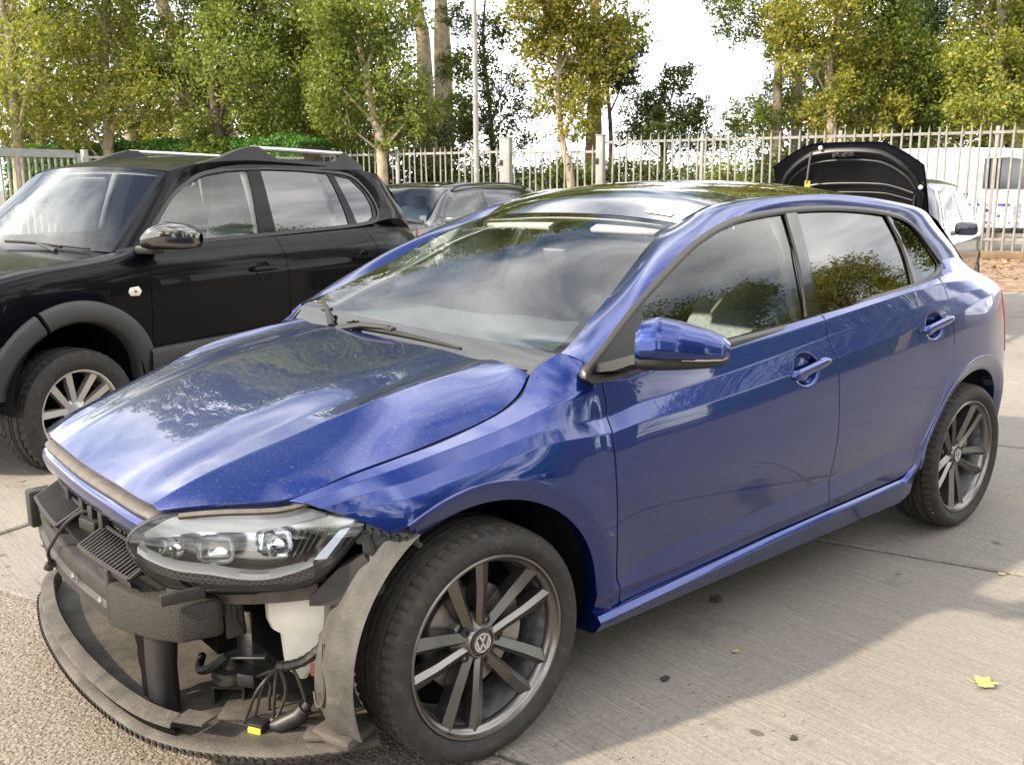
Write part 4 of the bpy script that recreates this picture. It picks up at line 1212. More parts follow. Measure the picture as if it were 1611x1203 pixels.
MB().prism([(.60, .345), (.60, .425), (.555, .475), (.545, .40)], .006, lambda x, y, h: (x, y, .533 + h)).build('rusty_plate', M('rust_plate', (.20, .11, .06), rough=.7, var=.5, vscale=30), car)
# ribbed air guides behind the beam
for y0, y1, rot in ((-.385, -.085, .0), (.105, .405, .02)):
    g = thing('air_guide', None, None); g.parent = car
    x0, x1, z0, z1 = .672, .742, .585, .548
    yy = lambda y: -.10*(y/.8)**2
    m = MB()
    for xx, zz in ((x0, z0), (x1, z1)): m.tube([(xx + yy(y), y, zz) for y in np.linspace(y0, y1, 8)], .0055, 6)
    for y in (y0, y1): m.tube([(x0 + yy(y), y, z0), (x1 + yy(y), y, z1)], .0055, 6)
    G = [[(x1 + yy(y), y, z1), (x1 + yy(y) - .004, y, z1 - .022), (x1 + yy(y) - .03, y, z1 - .03)] for y in np.linspace(y0, y1, 8)]
    m.grid(G); m.build('guide_frame', PLAS, g)
    for y in np.linspace(y0 + .014, y1 - .014, 17):
        pts = [(x0 + yy(y), y, z0 + .001), ((x0 + x1)/2 + yy(y), y + .006, (z0 + z1)/2 + .003), (x1 + yy(y), y, z1 + .001)]
        MB().tube(cr_path(pts, 3), .0028, 5).build('rib', PLAS, g)
m = MB()
for i, y in enumerate(np.linspace(-.40, .44, 38)):
    for r in range(2):
        c_ = np.array([.655 - .10*(y/.8)**2 + .004*random.random(), y + r*.011, .592 + r*.019])
        P6 = [c_ + np.array([.007*math.sin(a)*.3, .0115*math.cos(a), .010*math.sin(a)]) for a in np.linspace(0, 2*math.pi, 6, endpoint=False)]
        m.tube(P6, .003, 4, closed=True)
o = m.build('grille_honeycomb', PLAS, car); o['kind'] = 'stuff'
for y, x in ((-.06, .66), (.03, .665), (-.20, .655), (.10, .66)): MB().box((x, y, .59), (.05, .022, .07), random.random()*.4, bev=.004).build('grille_clip', PLAS, car)
MB().box((.672, .035, .575), (.06, .08, .03), .2, bev=.005).build('grille_clip', PLAS, car)
m = MB(); m.tube(cr_path([(.665, .02, .60), (.70, .0, .60), (.735, -.03, .565), (.752, -.10, .50), (.755, -.15, .455), (.748, -.155, .42)], 6), .005, 6)
m.tube([(.748, -.152, .425), (.752, -.175, .405)], [.012, .013], 8); m.tube([(.75, -.17, .408), (.755, -.20, .395)], .006, 6); m.build('loose_cable', PLASB, car)
# radiator pack in the dark behind
m = MB(); m.box((.50, 0, .47), (.05, .84, .34)).box((.48, -.2, .62), (.10, .96, .07)); m.build('radiator', BLACK, car)
# splitter, undertray and its toothed edge
SO = [(.30, .80), (.36, .775), (.45, .735), (.545, .665), (.665, .515), (.732, .335), (.762, .03), (.748, -.298), (.70, -.56), (.66, -.66), (.60, -.75), (.50, -.80)]
so = resample(cr_path(SO, 8), 90); nrm_ = np.gradient(so, axis=0); nrm_ = np.stack([nrm_[:, 1], -nrm_[:, 0]], 1); nrm_ /= np.linalg.norm(nrm_, axis=1)[:, None]
if (nrm_[45] @ np.array([1, 0])) < 0: nrm_ = -nrm_
G = []
for q, n_ in zip(so, nrm_):
    G.append([(*(q + n_*.004), .140), (*(q + n_*.007), .147), (*q, .156), (*(q - n_*.035), .158)])
m = MB().grid(G)
m.build('splitter_edge', DUSTY, car, sharp=50)
poly = [tuple(q - n_*.03) for q, n_ in zip(so[::2], nrm_[::2])] + [(.36, -.70), (.22, -.60), (.22, .60), (.28, .74)]
mm = MB(); mm.prism(poly, .008, lambda x, y, h: (x, y, .150 + h)); mm.build('undertray', DUSTY, car, smooth=False)
rim_i = [i for i in range(90) if so[i][1] < .50 and so[i][1] > -.70]
for nm_ in ('splitter_rim',):
    G = []
    for i in rim_i:
        q, n_ = so[i], nrm_[i]
        G.append([(*(q - n_*.018), .186), (*(q - n_*.004), .188), (*(q - n_*.007), .198), (*(q - n_*.024), .204), (*(q - n_*.042), .207), (*(q - n_*.047), .200), (*(q - n_*.047), .160)])
    m = MB().grid(G); m.f += [tuple(range(7)), tuple(range((len(G) - 1)*7, len(G)*7))[::-1]]; m.build(nm_, DUSTY, car, sharp=40)
MB().grid([[(*(so[i] - nrm_[i]*.022), .157), (*(so[i] - nrm_[i]*.020), .19)] for i in rim_i]).build('splitter_recess', BLACK, car)  # black strip behind the slot, its shade put into the colour
m = MB(); q = so[rim_i[0]]
m.prism([(q[0] - .01, q[1]), (q[0] - .055, q[1] + .065), (q[0] - .10, q[1] + .05), (q[0] - .06, q[1] - .02)], .006, lambda x, y, h: (x, y, .203 + h)); m.build('splitter_tab', DUSTY, car, smooth=False)
tm = None
for i in range(6, 84):
    q, n_ = so[i], nrm_[i]; t_ = np.array([-n_[1], n_[0]])
    mm = MB()
    b0, b1, tp = q - t_*.010 + n_*.005, q + t_*.008 + n_*.005, q + t_*.009 + n_*.013
    mm.add([(*b0, .150), (*b1, .150), (*tp, .150), (*b0, .134), (*b1, .134), (*(tp - n_*.004), .138)], [(0, 1, 2), (5, 4, 3), (0, 2, 5, 3), (2, 1, 4, 5), (1, 0, 3, 4)])
    mm.build('splitter_tooth', PLAS, car, smooth=False)
# post, horn, reservoir, harness, pump
G = []
for z, yo, w_ in ((.150, .330, .052), (.20, .335, .050), (.28, .335, .054), (.35, .350, .060), (.41, .36, .064)):
    x = .635 + .02*(z - .15); G.append([(x + .032*math.cos(a), yo + w_*math.copysign(abs(math.sin(a))**.6, math.sin(a)), z) for a in np.linspace(0, 2*math.pi, 20, endpoint=False)])
MB().grid(G, close=True).build('support_post', PLASB, car)
m = MB(); G = []
for z in np.linspace(.40, .17, 12): G.append([(.655 - .01*z, .275 + .008*math.sin(z*130), z), (.66, .205 + .05*(.40 - z)/.23 + .006*math.sin(z*90), z)])
m = MB().grid(G); m.build('torn_foam_flap', BLACK, car)
hc = np.array([.487, .405, .225])
m = MB().lathe([(0, .036), (.020, .036), (.022, .026), (.044, .022), (.046, .012), (.050, .010), (.050, -.004), (.044, -.010), (.030, -.016), (0, -.016)], axis='z', c=hc, n=32)
m.lathe([(0, .052), (.016, .052), (.018, .036)], axis='z', c=hc, n=16)
m.build('horn', PLAS, car, sharp=40)
m = MB(); c_ = hc + np.array([.005, .0, -.062]); U, V2 = HD*.042, np.array([0, 0, .046])
R_ = [c_ - U - V2, c_ + U*.9 - V2*.9, c_ + U + V2, c_ - U + V2]; R2 = [c_ + (r - c_)*.84 for r in R_]
v = [r + HN*.025 for r in R_] + [r + HN*.025 for r in R2] + [r - HN*.03 for r in R2] + [r - HN*.04 for r in R_]
m.add(v, [(0, 1, 5, 4), (1, 2, 6, 5), (2, 3, 7, 6), (3, 0, 4, 7), (4, 5, 9, 8), (5, 6, 10, 9), (6, 7, 11, 10), (7, 4, 8, 11), (8, 9, 10, 11), (0, 1, 13, 12), (1, 2, 14, 13), (2, 3, 15, 14), (3, 0, 12, 15)])
m.build('horn_mouth', PLAS, car, smooth=False)
m = MB(); m.box(hc + np.array([-.02, .035, .058]), (.02, .11, .006), .85, bev=.002).box((.446, .412, .305), (.006, .032, .13), .7, bev=.002).box((.444, .412, .36), (.012, .03, .06), .7, bev=.003)
m.tube([(.449, .405, .33), (.455, .40, .33)], .008, 8); m.build('horn_bracket', STEEL, car)
m = MB(); m.box(hc + np.array([-.015, .075, .022]), (.05, .05, .036), .6, bev=.006).tube(cr_path([(.455, .50, .246), (.44, .525, .235), (.448, .53, .20), (.452, .535, .165)], 4), .004, 6); m.build('horn_plug', PLASB, car)
m = MB(); m.box((.515, .385, .462), (.012, .20, .11), .15, bev=.003).box((.50, .47, .44), (.04, .012, .16), bev=.003).box((.50, .34, .39), (.02, .16, .03), .2, bev=.003); m.build('crash_panel', M('dull_steel', (.06, .055, .05), rough=.6, var=.4, vscale=20), car)
for P in ([(.50, .20, .33), (.53, .28, .315), (.54, .35, .33), (.52, .41, .37)], [(.49, .47, .50), (.485, .475, .42), (.475, .46, .36)], [(.52, .30, .25), (.545, .34, .235), (.54, .40, .26), (.51, .44, .30)]):
    MB().tube(cr_path(P, 6), .011, 8).build('coolant_hose', PLASB, car)
for q in ((.522, .40, .49), (.522, .33, .455), (.745, .05, .45), (.742, -.25, .45), (.739, .25, .45), (.60, .49, .515), (.45, .60, .505), (.395, .655, .50)):
    MB().lathe([(0, .007), (.006, .007), (.007, .004), (.011, .003), (.011, 0)], axis='x', c=q, n=6).build('bolt', STEEL, car, smooth=False)
# washer reservoir: wide shoulder narrowing to a foot
c0 = np.array([.375, .550, 0]); G = []
for z, a0, a1, d0, d1 in ((.462, -.062, .082, .02, .10), (.455, -.072, .090, .024, .11), (.405, -.070, .088, .026, .11), (.378, -.060, .082, .024, .11), (.362, -.038, .070, .018, .10), (.300, -.034, .064, .014, .09), (.268, -.030, .058, .012, .08), (.256, -.018, .030, .010, .06), (.238, .0, .020, .006, .05)):
    row = []
    for s1, s2 in ((a0, d0*.4), (a0 + .012, d0), (a1 - .012, d0), (a1, d0*.4), (a1, -d1), (a0, -d1)):
        q = c0 + HD*s1 + HN*s2; row.append((q[0], q[1], z))
    G.append(row)
m = MB().grid(G, close=True); m.f += [tuple(range(6)), tuple(range(8*6, 9*6))[::-1]]
m.build('washer_reservoir', WHITEP, car, bev=.004, sharp=60)
q = c0 + HD*.055 + HN*.012; MB().box((q[0], q[1], .268), (.012, .045, .035), math.atan2(HD[1], HD[0]) + math.pi/2, bev=.004).build('coolant_patch', PINK, car)
har = cr_path([(.300, .700, .54), (.309, .690, .503), (.328, .674, .438), (.344, .660, .381), (.366, .640, .344), (.392, .617, .317), (.419, .593, .304), (.443, .574, .303)], 6)
MB().tube(har, [.013 + .0012*math.sin(i*2.1) for i in range(len(har))], 8).build('wiring_loom', PLAS, car)
for k, P in enumerate(([(.443, .574, .303), (.477, .567, .266), (.491, .555, .207), (.501, .545, .16)], [(.443, .575, .302), (.49, .56, .25), (.505, .535, .19), (.518, .531, .161)], [(.445, .575, .30), (.458, .584, .241), (.464, .582, .175)],
             [(.44, .578, .302), (.436, .60, .249), (.449, .592, .198), (.463, .584, .172)], [(.417, .595, .304), (.410, .615, .275), (.402, .632, .224), (.403, .634, .214)], [(.43, .585, .302), (.462, .53, .27), (.47, .49, .245), (.463, .47, .235)])):
    MB().tube(cr_path(P, 8), .0042, 6).build('wire', PLAS, car)
MB().tube([(.405, .655, .228), (.412, .650, .215), (.413, .649, .214), (.425, .640, .194), (.462, .610, .170), (.478, .597, .168)], [.011, .012, .019, .021, .021, .012], 14).build('pump', PLASB, car)
m = MB(); m.tube([(.466, .586, .172), (.468, .586, .158)], [.009, .008], 10); m.build('white_plug', WHITEP, car)
m = MB(); m.box((.500, .575, .168), (.035, .045, .026), .5, bev=.004); m.build('connector', PLASB, car)
m = MB(); m.box((.513, .583, .164), (.012, .036, .016), .5, bev=.003); m.build('connector_tab', M('yellow_plastic', (.72, .70, .06), rough=.4), car)
m = MB(); m.box((.40, .62, .164), (.16, .05, .012), 2.2, bev=.004).box((.45, .50, .164), (.20, .12, .014), 2.4, bev=.006); m.build('tray_rib', DUSTY, car)
# front of the wheel-arch liner
G = []
for a in np.linspace(math.radians(60), math.radians(-18), 30):
    r = .386; t = (math.degrees(a) + 18)/78
    yi = .755 - .105*(1 - t)
    G.append([(r*math.cos(a), y, .315 + r*math.sin(a)) for y in (.835,)] + [((r + .003)*math.cos(a), .838, .315 + (r + .003)*math.sin(a)), ((r + .006)*math.cos(a), .828, .315 + (r + .006)*math.sin(a)),
              ((r + .012)*math.cos(a), .828 + (yi - .828)*.25, .315 + (r + .012)*math.sin(a)), ((r + .024)*math.cos(a), .828 + (yi - .828)*.36, .315 + (r + .024)*math.sin(a)), ((r + .026)*math.cos(a), .828 + (yi - .828)*.62, .315 + (r + .026)*math.sin(a)),
              ((r + .012)*math.cos(a), .828 + (yi - .828)*.74, .315 + (r + .012)*math.sin(a)), ((r + .010)*math.cos(a), yi, .315 + (r + .010)*math.sin(a)), ((r - .012)*math.cos(a), yi - .004, .315 + (r - .012)*math.sin(a))])
MB().grid(G).build('arch_liner_front', M('liner_plastic', (.050, .047, .043), rough=.7, var=.5, vscale=9, vcol=(.022, .021, .02), dust=.6, dscale=20, dcol=(.17, .14, .105), bump=.2, bscale=120), car, sharp=50)
m = MB()
P = cr_path([(.395, .715, .40), (.408, .735, .36), (.412, .75, .31), (.412, .735, .26), (.41, .705, .245), (.405, .685, .27)], 5); m.tube(P, .0035, 5)
m.build('liner_rib', DUSTY, car)
m = MB(); m.box((.36, .735, .172), (.10, .12, .03), .3, bev=.012).box((.41, .70, .168), (.05, .06, .02), .8, bev=.008).tube([(.352, .75, .16), (.352, .765, .235)], .012, 6); m.build('liner_foot', DUSTY, car)
# lamp carrier below the headlight and the bracket at its corner
m = MB(); G = []
for t in np.linspace(0, 1, 16):
    q = along((.640, .440, 0), (.372, .672, 0), t); zt = .527 - .012*math.sin(math.pi*t) + .006*t; zb = .497 - .014*math.sin(math.pi*t)
    if .30 < t < .62: zt -= .012
    G.append([(*(q[:2] - HN[:2]*.03), zt), (*(q[:2] + HN[:2]*.012), zt), (*(q[:2] + HN[:2]*.015), zb), (*(q[:2] - HN[:2]*.03), zb)])
m.grid(G, close=True); m.build('lamp_carrier', M('carrier_plastic', (.075, .062, .05), rough=.6, var=.4, vscale=20), car, smooth=False)
br = [(.391, .67, .507), (.368, .69, .538), (.340, .716, .578), (.294, .757, .612), (.276, .773, .578), (.262, .784, .520), (.300, .752, .492), (.340, .717, .490), (.392, .669, .487)]
m = MB(); v = [np.array(q) + HN*.022 for q in br] + [np.array(q) - HN*.012 for q in br]; k = len(br)
m.add(v, [tuple(range(k)), tuple(range(k, 2*k))[::-1]] + [(i, (i + 1) % k, k + (i + 1) % k, k + i) for i in range(k)]); m.build('lamp_bracket', M('bracket_plastic', (.035, .033, .033), rough=.5, var=.3, vscale=20), car, smooth=False)
m = MB(); m.tube([(.293, .765, .660), (.285, .773, .62), (.277, .782, .580)], [.008, .009, .007], 6); m.tube([(.31, .752, .656), (.345, .72, .60), (.36, .71, .575)], .005, 5); m.build('lamp_stay', PLAS, car)
m = MB(); G = []
for t in np.linspace(0, 1, 14):
    q = along((.315, .752, .685), (.195, .835, .640), t); lo = .055 - .030*math.sin(math.pi*min(1, max(0, (t - .2)/.8)))
    G.append([(q[0] - .004, q[1] - .008, q[2] + .004), (q[0], q[1] - .006, q[2] - .010), (q[0] - .008, q[1] - .012, q[2] - lo*(1 - .5*t)), (q[0] - .03, q[1] - .03, q[2] - lo*(1 - .5*t))])
m.grid(G); m.build('fender_bracket', M('grey_bracket', (.075, .085, .085), rough=.45), car)
m = MB()
for t in np.linspace(.12, .97, 7):
    q = along((.315, .750, .679), (.200, .832, .636), t); m.box(q + np.array([0, .0, -.004]), (.012, .008, .014), .9, bev=.002)
m.build('fender_clip', PLASB, car)
m = MB(); G = []
for t in np.linspace(0, 1, 20):
    q = HSEC.zy(np.array([.68 + .28*t]), np.array([10.]))[0]; G.append([q + np.array([0, .0, -.012]), q + np.array([.008, .008, -.018]), q + np.array([.003, .004, -.026])])
m.grid(G); m.build('lamp_seal', SEAL, car)


# ------------------------------------------------------------------ black off-roader beside it (own axes: x forward from its front axle, y left)
BLK = M('black_paint', (.002, .002, .003), rough=.3, coat=.24, crough=.01, spec=.06, cior=1.45)
CLAD = M('grey_cladding', (.034, .034, .035), rough=.5, var=.12, vscale=6, bump=.12, bscale=300)
SILV = M('silver_alloy', (.60, .59, .57), rough=.3, metal=.8)
SGL = glass_mat('offroader_screen', (.84, .93, .97), 1.6, frit=(.03, .12, .03))
suv = thing('off_roader', 'black off-roader with grey plastic wheel arches and roof rails beside the blue hatchback', 'car', (.20, -3.57, 0), .34)
BODY2 = [
    (.80, [(.40, .50), (.48, .52), (.55, .53), (.62, .53), (.70, .53), (.78, .52), (.84, .51), (.87, .50), (.89, .48), (.91, .44)]),
    (.62, [(.40, .70), (.48, .72), (.55, .725), (.62, .73), (.70, .73), (.80, .72), (.86, .71), (.90, .70), (.925, .67), (.94, .62)]),
    (.40, [(.40, .80), (.48, .82), (.55, .83), (.62, .835), (.72, .84), (.84, .83), (.91, .82), (.945, .805), (.965, .78), (.98, .72)]),
    (.15, [(.40, .83), (.48, .85), (.55, .862), (.62, .868), (.72, .872), (.86, .868), (.945, .855), (.985, .84), (1.01, .81), (1.025, .74)]),
    (-.25, [(.40, .84), (.48, .865), (.55, .878), (.62, .884), (.72, .888), (.88, .884), (.97, .87), (1.02, .85), (1.045, .82), (1.06, .74)]),
    (-.50, [(.40, .84), (.48, .868), (.55, .88), (.62, .886), (.72, .89), (.88, .886), (.98, .872), (1.035, .852), (1.07, .832), (1.095, .81)]),
    (-1.0, [(.40, .84), (.48, .868), (.55, .88), (.62, .886), (.72, .89), (.88, .886), (.98, .872), (1.035, .852), (1.075, .832), (1.10, .812)]),
    (-1.6, [(.40, .84), (.48, .868), (.55, .88), (.62, .886), (.72, .89), (.88, .886), (.98, .872), (1.035, .852), (1.08, .832), (1.105, .81)]),
    (-2.2, [(.40, .84), (.48, .868), (.55, .88), (.62, .886), (.72, .89), (.88, .886), (.98, .872), (1.04, .85), (1.09, .825), (1.115, .80)]),
    (-2.7, [(.40, .83), (.48, .855), (.55, .868), (.62, .875), (.72, .88), (.88, .876), (.98, .86), (1.05, .835), (1.10, .805), (1.125, .775)]),
    (-3.1, [(.42, .78), (.50, .80), (.56, .81), (.62, .815), (.72, .82), (.88, .815), (.98, .80), (1.04, .78), (1.08, .75), (1.10, .71)]),
    (-3.38, [(.45, .64), (.50, .66), (.56, .67), (.62, .67), (.72, .67), (.88, .66), (.96, .645), (1.0, .63), (1.02, .60), (1.04, .56)]),
]
SB2 = Sect(BODY2, [])


def FS2(u, w):
    zy = SB2.zy(u, np.asarray(w)/KW); return np.stack([u, zy[:, 1], zy[:, 0]], 1)


def OW2(seq):
    return [(q[0], q[2]*KW) if len(q) == 3 else (q[0], SB2.vz([q[0]], [q[1]])[0]*KW) for q in seq]


def GY2(x, z):
    yb = np.interp(x, [-3.3, -2.7, -2.2, -.5], [.70, .768, .795, .808]); h = np.asarray(z) - 1.11
    return yb - .28*h - .24*h*h


def FG2(d): return lambda u, w: np.stack([u, GY2(u, w) + d, w], 1)


W2 = (0.0, -2.63); R2 = .43
c1 = [(-.50, None, 9), (-.50, 1.06), (-.49, .92), (-.475, .70), (-.47, .55)]; c1 = OW2(c1)
c2 = OW2([(-1.56, None, 9), (-1.56, 1.09), (-1.585, .99), (-1.60, .86), (-1.595, .70), (-1.59, .55)])
c3 = OW2([(-2.50, None, 9), (-2.52, 1.08), (-2.58, .98), (-2.58, .93), (-2.50, .84)])
sb_ = .52
o = panel('front_fender', FS2, OW2([(x, None, 9) for x in np.linspace(.62, -.47, 26)]) + c1 + OW2([(-.47, .52), (-.40, .52)]) + OW2(arc(0, .345, R2, R2, 155, 50, 16)) + OW2([(.40, .66), (.62, .64)]), BLK, suv, .03, KW*.3); mirrored(o, suv)
o = panel('front_door', FS2, OW2([(x, None, 9) for x in np.linspace(-1.54, -.52, 20)]) + c1 + OW2([(x, sb_) for x in np.linspace(-.50, -1.57, 16)]) + c2[::-1], BLK, suv, .03, KW*.25); sd1 = o; mirrored(o, suv)
o = panel('rear_door', FS2, OW2([(x, None, 9) for x in np.linspace(-2.48, -1.58, 20)]) + c2 + OW2([(x, sb_) for x in np.linspace(-1.61, -2.19, 12)] + arc(-2.63, .345, .46, .46, 22, 70, 12)) + c3[::-1], BLK, suv, .03, KW*.25); sd2 = o; mirrored(o, suv)
o = panel('quarter_panel', FS2, OW2([(x, None, 9) for x in np.linspace(-3.36, -2.52, 20)]) + c3 + OW2(arc(-2.63, .345, .46, .46, 75, 155, 16)) + OW2([(-3.1, .53), (-3.36, .53), (-3.36, .8)]), BLK, suv, .03, KW*.3); mirrored(o, suv)
# cladding: arches in two pieces, sills
for wx, segs in ((0., ((178, 66), (63, 5))), (-2.63, ((176, 4),))):
    for a0, a1 in segs:
        rows = []
        for a in np.linspace(math.radians(a0), math.radians(a1), 30):
            def P(r, d):
                x = wx + r*math.cos(a); z = max(.36, .345 + r*math.sin(a)*(1.0)); y = float(FS2(np.array([min(x, .75)]), np.array([SB2.vz([min(x, .75)], [max(z, .42)])[0]*KW]))[0][1]); return (x, y + d, z)
            rows.append([P(.505, -.01), P(.50, .016), P(.485, .024), P(.43, .030), P(.405, .026), P(.388, .012), P(.385, -.06)])
        m = MB().grid(rows); m.f += [tuple(range(7)), tuple(range(29*7, 30*7))[::-1]]
        o = m.build('arch_cladding', CLAD, suv, sharp=50); mirrored(o, suv)
G = []
for x in np.linspace(-.44, -2.2, 20): G.append([(x, .86, .53), (x, .905, .525), (x, .912, .50), (x, .905, .40), (x, .86, .33), (x, .7, .32)])
o = MB().grid(G).build('sill_cladding', CLAD, suv, sharp=40); mirrored(o, suv)
# nose, hood, roof, glass
def nose(y, z, d=0.): a = abs(y/.80)**2.2; return (np.interp(z, [.40, .62, .68, .80, .95], [.88, .90, .86, .84, .74]) - .33*a + d, y, z)
MB().grid([[nose(y, z, .02 if z < .63 else 0) for z in (.40, .46, .58, .62, .635)] for y in np.linspace(-.79, .79, 25)]).build('front_bumper', CLAD, suv, sharp=40)
MB().grid([[nose(y, z) for z in (.62, .68, .74, .80, .86, .90, .93)] for y in np.linspace(-.755, .755, 25)]).build('front_fascia', BLK, suv, sharp=60)
for sd in (1, -1):
    h = thing('headlight', None, None); h.parent = suv
    MB().grid([[nose(sd*y, z, .014) for z in np.linspace(.70 + .02*(.74 - y), .88, 6)] for y in np.linspace(.42, .745, 9)]).build('lens', GLENS, h, sharp=180)
    MB().grid([[nose(sd*y, z, .006) for z in np.linspace(.70 + .02*(.74 - y), .88, 6)] for y in np.linspace(.42, .745, 9)]).build('reflector', M_LAMPTOP, h, sharp=180)
    for y in (.52, .66): MB().lathe([(0, -.02), (.04, -.01), (.055, .02), (.06, .02)], axis='x', c=nose(sd*y, .79, .0), n=18).build('lamp_bowl', CHROME, h)
for z in (.70, .75, .80, .85): MB().tube([nose(y, z, .012) for y in np.linspace(-.38, .38, 9)], .010, 6).build('grille_bar', PLASB, suv)
MB().box((.888, 0, .53), (.03, .52, .11), bev=.004).build('plate_holder', PLASB, suv)
G = []
for t in np.linspace(-1, 1, 31):
    a = abs(t); y = .735*t; row = []
    for x, zc, ze in ((-.44, 1.115, 1.06), (-.25, 1.085, 1.06), (.15, 1.055, 1.025), (.40, 1.01, .98), (.62, .96, .94), (.76, .905, .905)):
        if x > .7: x -= .25*a**2.2
        row.append((x, y*(1 if x < .3 else .97), zc + (ze - zc)*a**2.6))
    G.append(row)
MB().grid(G).build('hood', BLK, suv, sharp=180)
G = []; xs_ = [-.86, -1.0, -1.2, -1.6, -2.0, -2.4, -2.7, -2.95]; zc_ = [1.555, 1.595, 1.62, 1.64, 1.64, 1.625, 1.60, 1.565]; ye_ = [.64, .635, .632, .63, .63, .625, .615, .60]; ze_ = [1.525, 1.548, 1.565, 1.578, 1.578, 1.57, 1.545, 1.50]
for x in np.linspace(-.86, -2.95, 30):
    zc, ye, ze = np.interp(-x, [-q for q in xs_], zc_), np.interp(-x, [-q for q in xs_], ye_), np.interp(-x, [-q for q in xs_], ze_)
    G.append([(x + (.05*(1 - t*t) if x > -.9 else .05*(1 - t*t)*max(0, 1 - (-.9 - x)/.5)), ye*t, ze + (zc - ze)*(1 - abs(t)**2.4)) for t in np.linspace(-1, 1, 25)])
MB().grid(G).build('roof', BLK, suv, sharp=180)
hl2 = np.array(G) - np.array([0, 0, .04]); MB().grid(hl2).build('headliner', CREAM, suv, sharp=180)
G = []; UV = []
for s_ in np.linspace(0, 1, 20):
    e = np.array([-.36 - .51*s_, .735 - .095*s_, 1.075 + .45*s_]); c = np.array([-.30 - .505*s_, 0, 1.09 + .465*s_ + .02*math.sin(math.pi*s_)]); row = []
    for t in np.linspace(-1, 1, 25):
        a = abs(t)**2.2; row.append((c[0] + (e[0] - c[0])*a, e[1]*t, c[2] + (e[2] - c[2])*a)); UV.append((t*.5 + .5, s_))
    G.append(row)
o = MB().grid(G).build('windscreen', SGL, suv, sharp=180); ul = o.data.uv_layers.new(name='UVMap')
for l in o.data.loops: ul.data[l.index].uv = UV[l.vertex_index]
sw_e = [g[-1] for g in G]
D2 = [(-.50, 1.095), (-.60, 1.20), (-.80, 1.37), (-.95, 1.455), (-1.12, 1.52), (-1.35, 1.55), (-1.7, 1.562), (-2.1, 1.555), (-2.45, 1.535), (-2.62, 1.495), (-2.74, 1.38), (-2.79, 1.27), (-2.77, 1.19), (-2.68, 1.150), (-2.4, 1.13), (-1.9, 1.118), (-1.3, 1.105), (-.8, 1.098)]
d2s = [tuple(q) for q in resample(cr_path(D2 + [D2[0]], 5), 130)[:-1]]
g1 = [(-.64, 1.115), (-.64, 1.20), (-.82, 1.36), (-.96, 1.435), (-1.15, 1.495), (-1.36, 1.522), (-1.525, 1.53), (-1.50, 1.40), (-1.465, 1.25), (-1.445, 1.125), (-1.0, 1.115)]
g2 = [(-1.645, 1.535), (-2.0, 1.53), (-2.315, 1.51), (-2.345, 1.38), (-2.365, 1.25), (-2.37, 1.145), (-2.0, 1.138), (-1.60, 1.128), (-1.612, 1.3)]
g3 = [(-2.385, 1.505), (-2.56, 1.478), (-2.67, 1.38), (-2.715, 1.28), (-2.70, 1.20), (-2.62, 1.165), (-2.475, 1.150), (-2.44, 1.30)]
o = panel('window_frame', FG2(-.003), d2s, BLK, suv, .06, .06, gap=0, flange=.03, holes=[g1, g2, g3], step=.03); mirrored(o, suv)
for nm, g_, mt in (('front_window', g1, GCLEAR), ('rear_window', g2, GDARK), ('quarter_window', g3, GDARK)):
    o = panel(nm, FG2(-.008), inset(np.array(g_), -.004), mt, suv, .08, .08, gap=0, rim=False, step=.04); mirrored(o, suv)
rows = []
for a, b in zip(d2s, inset(np.array(d2s), .022)):
    rows.append([(a[0], GY2(a[0], a[1]) - .02, a[1]), (a[0], GY2(a[0], a[1]) + .005, a[1]), (b[0], GY2(b[0], b[1]) + .005, b[1]), (b[0], GY2(b[0], b[1]) - .01, b[1])])
rows.append(rows[0]); o = MB().grid(rows).build('window_trim', PLASB, suv, sharp=50); mirrored(o, suv)
A2 = cr_path([(p[0], float(GY2(p[0], p[1])), p[1]) for p in D2[:14]], 8)
B2 = cr_path([tuple(sw_e[0]), tuple(sw_e[6]), tuple(sw_e[12]), tuple(sw_e[17]), tuple(sw_e[19]), (-1.0, .636, 1.548), (-1.35, .632, 1.572), (-1.9, .63, 1.578), (-2.4, .625, 1.57), (-2.75, .612, 1.54), (-2.97, .60, 1.49), (-3.12, .60, 1.35), (-3.26, .61, 1.20), (-3.32, .62, 1.08)], 8)
G = []
for i in range(min(len(A2), len(B2))):
    a, b = A2[i], B2[i]; G.append([a + (b - a)*t + np.array([0, .70, .72])*math.sin(math.pi*t)*np.linalg.norm(b - a)*.12 for t in np.linspace(0, 1, 8)])
o = MB().grid(G).build('roof_pillar', BLK, suv, sharp=180); mirrored(o, suv)
lb = np.array([FS2(np.array([x]), np.array([8.95*KW]))[0] for x in np.linspace(-3.36, -2.66, 16)])
rb = resample([(-3.32, .62, 1.08), (-3.0, .69, 1.13), (-2.66, float(GY2(-2.66, 1.155)), 1.155)], 16)
o = MB().grid([[a + (b - a)*t for t in np.linspace(0, 1, 5)] for a, b in zip(rb, lb)]).build('rear_pillar', BLK, suv, sharp=180); mirrored(o, suv)
G = []
for t in np.linspace(-1, 1, 15):
    a = abs(t)**2.5; G.append([(-2.93 - .05*(1 - a), .60*t, 1.52 + .04*(1 - a)), (-3.15 - .06*(1 - a), .60*t, 1.35), (-3.30 - .07*(1 - a), .62*t, 1.10), (-3.38 - .08*(1 - a), .62*t, .95), (-3.40 - .08*(1 - a), .64*t, .55), (-3.36, .62*t, .42)])
MB().grid(G).build('tailgate', BLK, suv, sharp=40)
